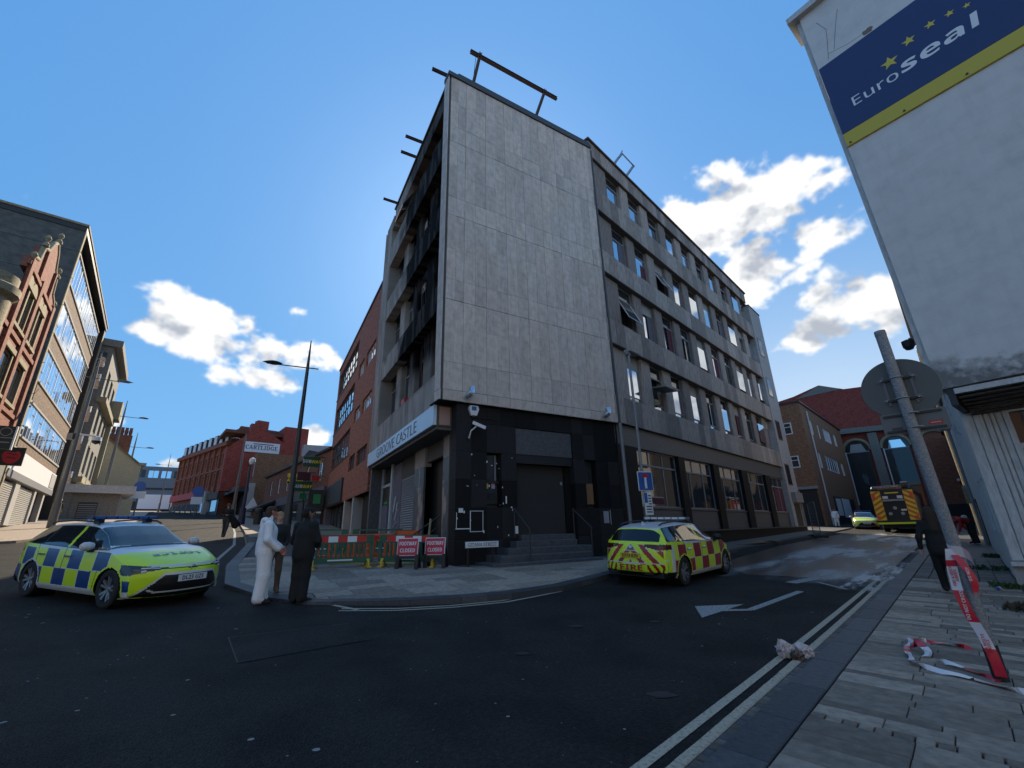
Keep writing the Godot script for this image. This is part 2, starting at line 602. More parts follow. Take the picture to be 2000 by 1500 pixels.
	M.white_board = tex_mat(ntex(0.02, 47, [Color(0.40, 0.39, 0.37), Color(0.58, 0.575, 0.56)], [0.15, 0.7], 5), Vector3(1.6, 0.25, 1.6), 0.7)
	M.grime = tex_mat(ntex(0.03, 48, [g3(0.05), g3(0.14)], [0.2, 0.9], 4), Vector3.ONE, 0.9)
	M.water = flat(Color(0.012, 0.012, 0.013), 0.3)
	M.foam = foam_sheen_material()
	M.skin = flat(Color(0.42, 0.22, 0.15), 0.6)
	M.tyre = flat(g3(0.012), 0.85)
	M.alloy = flat(Color(0.45, 0.46, 0.48), 0.3, 0.8)
	M.chrome = flat(Color(0.6, 0.6, 0.62), 0.2, 0.9)

# run-down stains: stretched noise multiplied over the base colour
func streaks(m: StandardMaterial3D, sd: int, scale: Vector3, dark: float):
	if not M.has("streak%d" % sd):
		M["streak%d" % sd] = ntex(0.02, sd, [g3(dark), g3(lerpf(dark, 1.0, 0.7)), g3(1.0), g3(1.0)], [0.1, 0.34, 0.52, 1.0], 5)
	m.detail_enabled = true
	m.detail_blend_mode = BaseMaterial3D.BLEND_MODE_MUL
	m.detail_uv_layer = BaseMaterial3D.DETAIL_UV_2
	m.uv2_triplanar = true
	m.uv2_world_triplanar = true
	m.uv2_scale = scale
	m.detail_albedo = M["streak%d" % sd]

func soot_material() -> StandardMaterial3D:
	var W := 256
	var H := 512
	var img := Image.create_empty(W, H, false, Image.FORMAT_RGB8)
	var n := noise(0.03, 51, 5)
	var n2 := noise(0.008, 52, 4)
	for j in H:
		for i in W:
			var x := -12.5 + 13.0 * i / W
			var y := 23.0 * (1.0 - float(j) / H)
			var k := n.get_noise_2d(i * 2.2, j * 0.35)
			var base := Color(0.30, 0.28, 0.255) * (1.0 + k * 0.55)
			var edge := -7.6 + 0.10 * (y - 10.0) + n2.get_noise_2d(i * 1.6, j * 0.9) * 4.6
			var s := smoothstep(edge - 1.4, edge + 1.9, x) * smoothstep(7.4, 9.3, y)
			s = maxf(s, 0.45 * smoothstep(-9.5, -3.0, x) * smoothstep(6.9, 7.3, y) * (1.0 - smoothstep(8.0, 9.0, y)))
			s *= 1.0 - 0.25 * smoothstep(18.5, 21.0, y)
			s = clampf(s + k * 0.5 * s, 0.0, 1.0)
			var c := base.lerp(Color(0.005, 0.005, 0.0065), s * 0.985)
			img.set_pixel(i, j, c.linear_to_srgb())
	var m := StandardMaterial3D.new()
	m.albedo_texture = ImageTexture.create_from_image(img)
	m.uv1_scale = Vector3(1.0 / 13.0, 1.0 / 23.0, 1)
	m.uv1_offset = Vector3(12.5 / 13.0, 1.0, 0)
	m.roughness = 0.95
	m.metallic_specular = 0.15
	return m

func foam_sheen_material() -> StandardMaterial3D:
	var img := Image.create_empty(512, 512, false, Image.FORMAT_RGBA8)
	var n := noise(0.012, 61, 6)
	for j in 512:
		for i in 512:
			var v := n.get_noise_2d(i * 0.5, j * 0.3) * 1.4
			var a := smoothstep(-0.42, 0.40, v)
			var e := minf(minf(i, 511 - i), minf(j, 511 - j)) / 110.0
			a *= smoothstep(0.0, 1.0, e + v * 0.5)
			img.set_pixel(i, j, Color(0.74, 0.74, 0.74, a * 0.8))  # white covers both foam and a painted sheen of wet road
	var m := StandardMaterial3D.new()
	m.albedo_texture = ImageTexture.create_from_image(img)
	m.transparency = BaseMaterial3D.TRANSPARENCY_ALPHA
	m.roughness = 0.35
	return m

const CLOUDS := [[-37.7, 21.7, 6.5, 3.3, 1.2],
	[-40.7, 20.7, 3.6, 2.0, 0.9],
	[-32.2, 20.0, 5.4, 3.1, 1.2],
	[-31.8, 17.2, 3.9, 2.0, 1.0],
	[-27.2, 20.2, 3.8, 2.4, 0.9],
	[-27.8, 24.6, 1.9, 1.3, 0.7],
	[-33.8, 16.8, 2.8, 1.7, 0.9],
	[31.0, 34.7, 7.3, 5.0, 1.3],
	[25.5, 36.8, 3.2, 2.4, 1.1],
	[35.7, 34.2, 4.8, 4.0, 1.2],
	[41.3, 34.2, 3.5, 2.8, 1.0],
	[33.0, 27.8, 4.3, 4.9, 1.2],
	[37.9, 29.6, 5.1, 2.3, 0.8],
	[43.1, 30.2, 2.6, 2.8, 0.9],
	[41.7, 21.6, 4.2, 3.7, 1.1],
	[38.4, 19.4, 4.6, 2.1, 1.0],
	[43.7, 19.4, 2.5, 2.9, 1.0],
	[38.8, 23.1, 2.5, 1.8, 0.7],
	[-24.4, 11.1, 2.2, 1.7, 1.0],
	[-25.8, 8.9, 3.2, 1.8, 0.9],
	[-32.0, 8.5, 1.9, 0.8, 0.6],
	[-38.1, 7.2, 1.6, 0.6, 0.6],
	[-43.4, 10.8, 1.4, 1.4, 0.8],
	[-42.5, 8.2, 1.1, 1.2, 0.7],
	[118.2, 9.7, 8.6, 3.6, 0.83],
	[157.6, 39.0, 12.2, 6.1, 0.91],
	[-170.3, 16.0, 6.6, 3.4, 0.91],
	[-77.3, 35.8, 12.3, 6.2, 0.9],
	[135.7, 28.6, 11.6, 6.4, 1.24],
	[82.6, 27.8, 11.0, 5.0, 0.89],
	[174.7, 9.2, 13.4, 6.5, 1.07],
	[133.5, 38.7, 10.2, 6.5, 1.22],
	[-177.0, 20.9, 10.4, 4.7, 0.88],
	[134.6, 35.3, 5.4, 3.2, 1.11],
	[128.7, 25.2, 9.2, 4.4, 1.3],
	[108.5, 20.9, 6.8, 5.5, 0.94],
	[146.7, 32.9, 7.9, 5.2, 1.25],
	[86.0, 8.2, 7.1, 6.1, 1.11],
	[118.5, 17.9, 6.6, 4.8, 0.82],
	[-132.0, 38.3, 13.6, 5.9, 1.28],
	[66.3, 16.4, 13.7, 6.1, 1.01],
	[-73.5, 28.3, 12.4, 4.2, 0.9],
	[167.7, 10.9, 8.4, 6.8, 0.97],
	[64.2, 7.6, 6.5, 6.1, 0.98],
	[131.1, 9.5, 13.8, 4.7, 0.9],
	[76.1, 8.0, 6.5, 5.7, 0.87],
	[71.7, 23.7, 7.2, 7.0, 0.86],
	[-172.0, 33.9, 8.7, 7.0, 1.04],
	[119.6, 20.8, 5.3, 4.7, 0.92],
	[-86.3, 35.9, 9.5, 3.1, 0.93]]

# ---------------------------------------------------------------- ground, pavements, kerbs, markings
const ST_D := Vector2(0.6984, -0.7157)
const ST_N := Vector2(0.7157, 0.6984)

func st2(s: float, t: float) -> Vector2:
	return ST_D * s + ST_N * t

func grid_lines(lo: float, hi: float) -> Array:
	var a := []
	var x := lo
	while x < hi:
		a.append(x)
		var d := absf(x)
		x += 1.0 if d < 34.0 else (3.0 if d < 120.0 else 12.0)
	a.append(hi)
	return a

func build_ground():
	var s := S()
	var xs := grid_lines(-300.0, 300.0)
	var zs := grid_lines(-330.0, 120.0)
	for j in zs.size() - 1:
		for i in xs.size() - 1:
			quad(s, G3(xs[i], zs[j + 1]), G3(xs[i], zs[j]), G3(xs[i + 1], zs[j]), G3(xs[i + 1], zs[j + 1]))
	structure("road", s.commit(), M.asphalt)
	near_pavement()
	corner_pavement()
	far_pavement()
	markings()

func slab_mesh(poly: PackedVector2Array, xf: Transform3D, top: float, thick: float, bev := 0.006) -> ArrayMesh:
	# poly in a flat local frame (x along, y = local z); vertices are set on the terrain
	var s := S()
	if not Geometry2D.is_polygon_clockwise(poly):
		poly.reverse()
	var inner := Geometry2D.offset_polygon(poly, -bev)
	var tp := poly
	if inner.size() == 1 and inner[0].size() == poly.size():
		tp = inner[0]
		if not Geometry2D.is_polygon_clockwise(tp):
			tp.reverse()
		# match the starting corner
		var best := 0
		for k in tp.size():
			if tp[k].distance_to(poly[0]) < tp[best].distance_to(poly[0]):
				best = k
		var r := PackedVector2Array()
		for k in tp.size():
			r.append(tp[(k + best) % tp.size()])
		tp = r
	var A := []
	var B := []
	var C := []
	for k in poly.size():
		var w := xf * Vector3(tp[k].x, 0, tp[k].y)
		var o := xf * Vector3(poly[k].x, 0, poly[k].y)
		A.append(G3(w.x, w.z, top))
		B.append(G3(o.x, o.z, top - bev))
		C.append(G3(o.x, o.z, top - thick))
	if (A[2] - A[0]).cross(A[1] - A[0]).y < 0.0:
		A.reverse()
		B.reverse()
		C.reverse()
	for k in range(1, A.size() - 1):
		tri(s, A[0], A[k], A[k + 1])
	for k in A.size():
		var l := (k + 1) % A.size()
		quad(s, A[l], A[k], B[k], B[l])
		quad(s, B[l], B[k], C[k], C[l])
	return s.commit()

func near_pavement():
	var xf := frame(0, 0, 44.3)
	var s := S()
	strip(s, [st2(-3.0, 0), st2(90.0, 0)], -1.64, 1.0, 0.022, 1.0)
	var pav := structure("pavement", s.commit(), M.grout)
	# kerb stones
	var x := 1.2
	while x < 34.0:
		var l := rng.randf_range(0.82, 1.02)
		var poly := PackedVector2Array([Vector2(x, -1.64), Vector2(x + l - 0.008, -1.64), Vector2(x + l - 0.008, -1.325), Vector2(x, -1.325)])
		part("kerb_stone", slab_mesh(poly, xf, 0.05, 0.12, 0.008), [M.kerb, M.kerb2][rng.randi() % 2], pav)
		x += l
	# paving rows across the footway
	x = 1.3
	var depths := [0.31, 0.14, 0.22, 0.14, 0.31, 0.17, 0.22]
	var q := 0
	while x < 15.4:
		var d: float = depths[q % depths.size()]
		q += 1
		var t := -1.312
		if x > 4.5 and x < 4.86:
			# a double course of small setts across the footway
			while t < 0.44:
				var pw := rng.randf_range(0.10, 0.13)
				var pl := PackedVector2Array([Vector2(x, t), Vector2(x + 0.112, t), Vector2(x + 0.112, t + pw - 0.012), Vector2(x, t + pw - 0.012)])
				part("sett", slab_mesh(pl, xf, 0.049 + rng.randf_range(-0.002, 0.002), 0.06, 0.007), M["paver%d" % (1 + rng.randi() % 3)], pav)
				t += pw
			x += 0.122
			continue
		if x > 3.6 and x < 4.0:
			d = 0.3
		while t < 0.45:
			var w := rng.randf_range(0.34, 0.86) if d < 0.25 else rng.randf_range(0.45, 0.75)
			if t + w > 0.33:
				w = 0.46 - t
			var poly := PackedVector2Array([Vector2(x, t), Vector2(x + d - 0.008, t), Vector2(x + d - 0.008, t + w - 0.008), Vector2(x, t + w - 0.008)])
			part("paving_slab", slab_mesh(poly, xf, 0.048 + rng.randf_range(-0.0015, 0.002), 0.08, 0.006), M["paver%d" % clampi(1 + rng.randi() % 4, 1, 4)], pav)
			t += w
		x += d
	# beyond the change of surface: dark wet setts
	while x < 22.0:
		var t2 := -1.312
		while t2 < 0.42:
			var poly := PackedVector2Array([Vector2(x, t2), Vector2(x + 0.195, t2), Vector2(x + 0.195, t2 + 0.285), Vector2(x, t2 + 0.285)])
			part("paving_block", slab_mesh(poly, xf, 0.046 + rng.randf_range(-0.002, 0.003), 0.08, 0.008), [M.kerb, M.kerb2, M.paver0][rng.randi() % 3], pav)
			t2 += 0.295
		x += 0.205
	s = S()
	strip(s, [st2(22.0, 0), st2(90.0, 0)], -1.3, 0.6, 0.045, 1.0)
	part("far_surface", s.commit(), M.kerb2, pav)
	# channel of small setts along the kerb
	s = S()
	strip(s, [st2(1.0, 0), st2(34.0, 0)], -1.84, -1.64, 0.0065, 0.8)
	var ch := structure("gutter_channel", s.commit(), M.grout)
	x = 1.6
	while x < 15.0:
		var l := rng.randf_range(0.095, 0.125)
		for k in 2:
			var t0 := -1.835 + 0.1 * k
			var poly := PackedVector2Array([Vector2(x, t0), Vector2(x + l - 0.012, t0), Vector2(x + l - 0.012, t0 + 0.088), Vector2(x, t0 + 0.088)])
			part("sett", slab_mesh(poly, xf, 0.016 + rng.randf_range(-0.003, 0.003), 0.04, 0.008), [M.paver0, M.paver1, M.kerb][rng.randi() % 3] if k == 1 else M.paint_line, ch)
		x += l

const KERB_CORNER := [Vector2(30.0, -41.5), Vector2(20.0, -31.0), Vector2(9.52, -20.30), Vector2(5.0, -15.55), Vector2(2.45, -12.75), Vector2(1.05, -10.85), Vector2(-0.1, -9.86), Vector2(-1.09, -9.42), Vector2(-2.04, -9.2), Vector2(-3.0, -9.17), Vector2(-4.01, -9.24), Vector2(-5.07, -9.72), Vector2(-6.69, -10.96), Vector2(-8.6, -14.0), Vector2(-12.6, -21.9), Vector2(-17.4, -29.6), Vector2(-25.0, -41.4), Vector2(-37.0, -60.0), Vector2(-70.0, -112.0)]

func corner_pavement():
	var s := S()
	strip(s, KERB_CORNER, 0.0, 0.30, 0.098, 0.5)
	strip(s, KERB_CORNER, 0.29, 12.0, 0.086, 0.9)
	# kerb face
	var pts := resample(KERB_CORNER, 0.5)
	for k in pts.size() - 1:
		var a: Vector2 = pts[k]
		var b: Vector2 = pts[k + 1]
		quad(s, G3(a.x, a.y, 0.098), G3(b.x, b.y, 0.098), G3(b.x, b.y, -0.05), G3(a.x, a.y, -0.05))
	var pav := structure("corner_pavement", s.commit(), M.grout)
	# kerb stones along the curve
	var kp := resample([KERB_CORNER[2]] + KERB_CORNER.slice(3, 15), 0.86)
	for k in kp.size() - 1:
		var a: Vector2 = kp[k]
		var b: Vector2 = kp[k + 1]
		var d := (b - a).normalized()
		var r := Vector2(-d.y, d.x)
		a += d * 0.004
		b -= d * 0.004
		var ss := S()
		var o := -r * 0.012
		var p0 := G3(a.x + o.x, a.y + o.y, 0.118)
		var p1 := G3(b.x + o.x, b.y + o.y, 0.118)
		var ra := r * 0.3
		quad(ss, p0, G3(a.x + ra.x, a.y + ra.y, 0.118), G3(b.x + ra.x, b.y + ra.y, 0.118), p1)
		quad(ss, p0, p1, G3(b.x + o.x * 1.6, b.y + o.y * 1.6, -0.02), G3(a.x + o.x * 1.6, a.y + o.y * 1.6, -0.02))
		part("kerb_stone", ss.commit(), [M.kerb, M.kerb2][rng.randi() % 2], pav)
	# paving slabs, clipped to the footway
	var ring := PackedVector2Array()
	var xf := frame(-2.385, -14.4, 58.94)
	var inv := xf.affine_inverse()
	for p: Vector2 in resample(KERB_CORNER.slice(2, 16), 0.6):
		var d := inv * Vector3(p.x, 0, p.y)
		ring.append(Vector2(d.x, d.z))
	var kerbline := ring.duplicate()
	for w: Vector2 in [Vector2(-9.5, -29.0), Vector2(-3.0, -16.0), Vector2(-1.6, -14.6), Vector2(4.8, -18.4), Vector2(9.0, -22.6)]:
		var d := inv * Vector3(w.x, 0, w.y)
		ring.append(Vector2(d.x, d.z))
	var shrunk: Array = Geometry2D.offset_polygon(ring, -0.30)
	if shrunk.is_empty():
		return
	var foot: PackedVector2Array = shrunk[0]
	for w in shrunk:
		if w.size() > foot.size():
			foot = w
	var count := 0
	var row := 0
	var z := -5.0
	var heights := [0.6, 0.6, 0.45, 0.6, 0.75]
	while z < 9.0:
		var hgt: float = heights[row % 5]
		var x := -12.0 + (row % 3) * 0.33
		while x < 16.0:
			var w := rng.randf_range(0.7, 1.15)
			var poly := PackedVector2Array([Vector2(x, z), Vector2(x + w - 0.012, z), Vector2(x + w - 0.012, z + hgt - 0.012), Vector2(x, z + hgt - 0.012)])
			var mid := Vector2(x + w / 2, z + hgt / 2)
			var tact := mid.distance_to(Vector2(-2.3, 4.35)) < 0.0
			if not tact:
				for c in Geometry2D.intersect_polygons(poly, foot):
					if c.size() < 3 or count > 420:
						continue
					var ar := 0.0
					for k in range(1, c.size() - 1):
						ar += absf((c[k] - c[0]).cross(c[k + 1] - c[0])) * 0.5
					if ar < 0.02:
						continue
					part("paving_slab", slab_mesh(c, xf, 0.112 + rng.randf_range(-0.001, 0.002), 0.06, 0.005), M["paver%d" % (2 + rng.randi() % 3)], pav)
					count += 1
			x += w
		z += hgt
		row += 1
	# far run of the same footway as one surface
	s = S()
	strip(s, [Vector2(-14.6, -25.4), Vector2(-17.4, -29.6), Vector2(-25.0, -41.4), Vector2(-37.0, -60.0), Vector2(-70.0, -112.0)], 0.0, 14.0, 0.105, 1.5)
	part("far_surface", s.commit(), M.paver2, pav)
	s = S()
	strip(s, [Vector2(26.0, -37.3), Vector2(9.3, -20.07)], 0.3, 3.4, 0.105, 1.0)
	part("street_surface", s.commit(), M.paver1, pav)

func far_pavement():
	var line := [Vector2(-37.0, 8.0), Vector2(-25.0, -10.0), Vector2(-22.2, -16.0), Vector2(-21.6, -20.0), Vector2(-22.8, -24.0), Vector2(-29.0, -34.5), Vector2(-40.0, -49.0), Vector2(-58.0, -72.0), Vector2(-80.0, -104.0)]
	var s := S()
	strip(s, line, -26.0, -0.3, 0.11, 1.5)
	var pts := resample(line, 1.0)
	for k in pts.size() - 1:
		var a: Vector2 = pts[k]
		var b: Vector2 = pts[k + 1]
		var d := (b - a).normalized()
		var r := Vector2(d.y, -d.x) * 0.31
		quad(s, G3(a.x, a.y, 0.112), G3(a.x + r.x, a.y + r.y, 0.112), G3(b.x + r.x, b.y + r.y, 0.112), G3(b.x, b.y, 0.112))
		quad(s, G3(b.x, b.y, 0.112), G3(b.x, b.y, -0.03), G3(a.x, a.y, -0.03), G3(a.x, a.y, 0.112))
	structure("sunny_pavement", s.commit(), M.paver4)

func mark(called: String, path: Array, w0: float, w1: float, m: Material, off := 0.006):
	var s := S()
	strip(s, path, w0, w1, off, 0.7)
	var o := part(called, s.commit(), m, self)
	o.set_meta("kind", "structure")

func markings():
	# double yellow lines by the near kerb
	mark("road_marking", [st2(1.0, 0), st2(34.0, 0)], -2.01, -1.925, M.paint_line)
	# double lines round the corner
	var c := [Vector2(2.2, -13.1), Vector2(0.75, -10.85), Vector2(-0.35, -9.72), Vector2(-1.3, -9.22), Vector2(-2.2, -8.95), Vector2(-3.2, -8.9)]
	mark("road_marking", c, -0.02, -0.09, M.paint_line)
	mark("road_marking", c, -0.19, -0.26, M.paint_line)
	mark("road_marking", [Vector2(-2.9, -8.72), Vector2(-3.5, -9.12)], 0.0, 0.09, M.paint_line, 0.008)
	# edging strip of the carriageway into the town street
	mark("road_marking", [Vector2(-7.2, -10.6), Vector2(-9.2, -14.0), Vector2(-13.2, -21.8), Vector2(-18.0, -29.6), Vector2(-25.6, -41.4), Vector2(-37.6, -60.0)], -0.06, 0.06, M.paint_white)
	mark("road_marking", [Vector2(-9.0, -14.0), Vector2(-13.0, -21.8), Vector2(-17.8, -29.6), Vector2(-25.4, -41.4), Vector2(-37.4, -60.0)], 0.3, 0.8, M.paver1)
	# turn arrow: long stem, bent, with a head
	var s := S()
	strip(s, [st2(11.9, -2.96), st2(9.15, -3.13)], -0.07, 0.07, 0.006, 0.5)
	strip(s, [st2(9.15, -3.13), st2(8.72, -3.52)], -0.07, 0.07, 0.0062, 0.5)
	var a := st2(8.8, -3.98)
	var b := st2(7.95, -3.5)
	var d := st2(9.6, -3.38)
	tri(s, G3(a.x, a.y, 0.0065), G3(d.x, d.y, 0.0065), G3(b.x, b.y, 0.0065))
	structure("road_marking", s.commit(), M.paint_white)
	s = S()
	strip(s, [st2(13.1, -3.45), st2(14.3, -3.2), st2(15.5, -3.3)], -0.12, 0.16, 0.006, 0.5)
	strip(s, [st2(13.6, -2.95), st2(12.8, -2.25)], -0.05, 0.05, 0.006, 0.5)
	structure("road_marking", s.commit(), M.paint_white)
	# worn line across the mouth of the side street
	mark("road_marking", [st2(15.8, -6.6), st2(15.6, -2.2)], 0.0, 0.13, M.paint_white)
	# wet road; pale film paints hose foam and the sky sheen on it
	var wet := [st2(14.0, -4.7), st2(16.0, -6.3), st2(26.0, -6.9), st2(40.0, -6.6), st2(44.0, -2.4), st2(27.0, -1.9), st2(17.0, -2.05), st2(14.6, -2.6)]
	var wp := PackedVector2Array()
	for w in wet:
		wp.append(w)
	s = S()
	sheet(s, wp, 0.0085, 1.0)
	var o := part("puddle", s.commit(), M.water, self)
	o.set_meta("kind", "structure")
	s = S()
	foam_sheen_sheet(s, st2(13.2, -5.6), st2(44.0, -5.6), 4.2, 0.0125)
	o = part("foam_sheen_film", s.commit(), M.foam, self)
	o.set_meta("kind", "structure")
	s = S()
	foam_sheen_sheet(s, st2(12.6, -2.5), st2(20.5, -2.5), 1.0, 0.0145)
	o = part("foam_sheen_film", s.commit(), M.foam, self)
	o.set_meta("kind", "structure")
	# reinstated patch in the carriageway
	s = S()
	sheet(s, PackedVector2Array([Vector2(-4.02, -6.86), Vector2(-2.67, -7.73), Vector2(-2.05, -6.8), Vector2(-3.24, -5.79)]), 0.007, 0.5)
	structure("road_patch", s.commit(), tinted(M.asphalt, Color(1.07, 1.07, 1.07)))
	s = S()
	for e in [[Vector2(-4.02, -6.86), Vector2(-3.24, -5.79)], [Vector2(-2.67, -7.73), Vector2(-4.02, -6.86)], [Vector2(-2.05, -6.8), Vector2(-3.24, -5.79)]]:
		strip(s, e, -0.007, 0.007, 0.0095, 0.4)
	structure("patch_seam", s.commit(), M.black)

func sheet(s: SurfaceTool, poly: PackedVector2Array, off: float, cell: float):
	var lo := poly[0]
	var hi := poly[0]
	for p in poly:
		lo = lo.min(p)
		hi = hi.max(p)
	var x := lo.x
	while x < hi.x:
		var z := lo.y
		while z < hi.y:
			var q := PackedVector2Array([Vector2(x, z), Vector2(x + cell, z), Vector2(x + cell, z + cell), Vector2(x, z + cell)])
			for c in Geometry2D.intersect_polygons(q, poly):
				for k in range(1, c.size() - 1):
					tri(s, G3(c[0].x, c[0].y, off), G3(c[k].x, c[k].y, off), G3(c[k + 1].x, c[k + 1].y, off))
			z += cell
		x += cell

func foam_sheen_sheet(s: SurfaceTool, a: Vector2, b: Vector2, width: float, off: float):
	var n := int(a.distance_to(b))
	var r := (b - a).normalized().orthogonal() * -1.0
	if r.dot(ST_N) < 0.0:
		r = -r
	var m := maxi(1, int(width))
	for i in n:
		for j in m:
			var P := []
			var U := []
			for c in [[0, 0], [1, 0], [1, 1], [0, 1]]:
				var u := float(i + c[0]) / n
				var v := float(j + c[1]) / m
				var p := a.lerp(b, u) + r * width * v
				P.append(G3(p.x, p.y, off))
				U.append(Vector2(u, v))
			for k: int in [0, 1, 2, 0, 2, 3]:
				V(s, P[k], UP, U[k])

# ---------------------------------------------------------------- the burnt office block
var FP: Transform3D
var FG: Transform3D
var FL: Transform3D

func build_office_block():
	var root := thing("office_block", "five storey concrete office block on the corner, its narrow side blackened by fire", "building")
	FP = frame(-2.385, -14.40, 58.94)
	FG = frame(4.52, -18.56, 44.63)
	FL = frame(-2.385, -14.40, 151.0)
	# solid core
	var f := func(t: Transform3D, x: float, z: float) -> Vector2:
		var p := t * Vector3(x, 0, z)
		return Vector2(p.x, p.z)
	var foot := [f.call(FL, -11.5, -1.3), f.call(FL, -0.9, -1.3), f.call(FP, 0.9, -0.55), f.call(FP, 7.9, -0.55), f.call(FG, 0.2, -1.1), f.call(FG, 27.2, -1.1), f.call(FG, 27.2, -10.0), f.call(FL, -11.5, -12.5)]
	part("core_wall", upright(foot, -0.5, 21.0), M.core, root)
	var roof := [f.call(FL, -11.4, -0.3), f.call(FL, -0.35, -0.3), f.call(FP, 0.2, -0.2), f.call(FP, 8.0, -0.2), f.call(FG, 0.2, -0.3), f.call(FG, 24.3, -0.3), f.call(FG, 27.2, -0.3), f.call(FG, 27.2, -10.0), f.call(FL, -11.5, -12.5)]
	part("roof", upright(roof, 20.95, 21.12), M.lead, root)
	stone_face(root)
	street_face(root)
	burnt_face(root)
	entrance(root)
	roof_steel()

func stone_face(root: Node3D):
	var wall := part("stone_wall", box(-0.10, 8.05, 5.94, 21.1, -0.6, -0.05), M.stone_joint, root, FP)
	var cols := [0.0, 0.73, 1.71, 2.69, 3.67, 4.65, 5.62, 6.58, 7.55, 8.07]
	var storeys := [6.3, 9.83, 13.65, 17.43, 21.13]
	for c in cols.size() - 1:
		var x0: float = cols[c]
		var x1: float = cols[c + 1]
		part("stone_lip", cbox(x0 + 0.003, x1 - 0.003, 5.92, 6.29, -0.06, 0.03, 0.008), M["stone%d" % (1 + rng.randi() % 4)], wall)
		for k in 4:
			var y0: float = storeys[k]
			var y1: float = storeys[k + 1]
			var mid: float = lerpf(y0, y1, 0.235 + (0.06 if k == 0 else 0.0))
			var split := lerpf(mid, y1, rng.randf_range(0.35, 0.65))
			for h in 2:
				var a := lerpf(x0, x1, 0.5 * h)
				var b := lerpf(x0, x1, 0.5 * (h + 1))
				var gl := 0.006 if h == 0 else 0.0015
				var gr := 0.0015 if h == 0 else 0.006
				var sp1 := split if h == 0 else lerpf(mid, y1, rng.randf_range(0.3, 0.7))
				for e in [[y0 + 0.013, mid - 0.004], [mid + 0.004, sp1 - 0.001], [sp1 + 0.001, y1 - 0.004]]:
					part("stone_slab", cbox(a + gl, b - gr, e[0], e[1], -0.06, rng.randf_range(-0.004, 0.004), 0.003), M["stone%d" % (rng.randi() % 6)], wall)
	# return of the cladding on the burnt side
	for k in 4:
		part("return_slab", box(-0.13, -0.095, storeys[k] + 0.01, storeys[k + 1] - 0.006, -0.5, -0.01), M["stone%d" % (rng.randi() % 3)], wall)
	part("return_slab", box(-0.13, -0.095, 5.92, 6.29, -0.5, 0.03), M.stone2, wall)
	part("coping", box(-0.16, 8.1, 21.14, 21.36, -0.5, 0.07), M.lead, root, FP)
	part("coping", box(0.35, 8.1, 21.36, 21.62, -0.6, -0.04), M.lead, root, FP)
	part("soffit", box(-0.14, 8.05, 5.90, 5.935, -0.9, -0.02), M.granite1, root, FP)

func street_face(root: Node3D):
	# window wall and floor bands
	var bands := [[5.97, 7.21], [9.8, 11.03], [13.62, 14.86], [17.33, 18.65]]
	for b in bands:
		var bd := part("floor_band", box(-0.05, 24.4, b[0] + 0.01, b[1] - 0.01, -0.62, -0.03), M.concrete_dark, root, FG)
		var x := -0.06
		while x < 24.35:
			var w := 0.795
			part("concrete_panel", cbox(x + 0.004, minf(x + w, 24.45) - 0.004, b[0], b[1], -0.05, rng.randf_range(-0.003, 0.004), 0.012), M["conc%d" % (rng.randi() % 3)], bd)
			x += w
	var top := part("lintel_wall", box(0.05, 24.4, 20.88, 21.8, -0.62, -0.12), M.concrete_dark, root, FG)
	var xx := 0.0
	while xx < 24.35:
		part("concrete_panel", cbox(xx + 0.004, minf(xx + 0.59, 24.4) - 0.004, 20.86, 21.82, -0.14, -0.08, 0.012), M["conc%d" % (rng.randi() % 3)], top)
		xx += 0.59
	part("coping", box(-0.08, 24.5, 21.82, 21.93, -0.7, 0.02), M.rust, root, FG)
	# plain end bay
	var eb := part("end_wall", box(24.45, 27.5, 0.2, 20.6, -1.2, 0.04), M.pale_render, root, FG)
	part("coping", box(24.45, 27.55, 20.6, 20.72, -1.2, 0.08), M.rust, root, FG)
	for y in [16.0, 12.2, 8.4, 4.7]:
		var w := part("window", box(25.0, 26.2, y - 0.1, y + 1.6, 0.03, 0.06), M.frame_dark, root, FG)
		part("pane", box(25.1, 26.1, y, y + 1.5, 0.06, 0.066), M.glass_dark, w)
	# piers and windows
	var px := [1.85, 4.21, 6.58, 8.97, 11.35, 13.74, 16.12, 18.48, 20.85, 23.2]
	var rows := [[18.65, 20.88], [14.86, 17.33], [11.03, 13.62], [7.21, 9.8]]
	part("back_wall", box(0.0, 24.45, 7.0, 21.0, -0.8, -0.72), M.core, root, FG)
	for r in rows:
		var ya: float = r[0]
		var yb: float = r[1]
		for k in 11:
			var a: float = 0.0 if k == 0 else px[k - 1] + 1.42
			var b: float = 24.45 if k == 10 else px[k] - 0.04
			if a < b:
				part("pier", cbox(a, b, ya - 0.02, yb + 0.02, -0.72, -0.24, 0.05), M["conc%d" % (rng.randi() % 3)], root, FG)
		for k in 10:
			office_window(root, px[k] - 0.04, px[k] + 1.42, ya, yb, r == rows[0], k, rows.find(r))
	street_ground_floor(root)

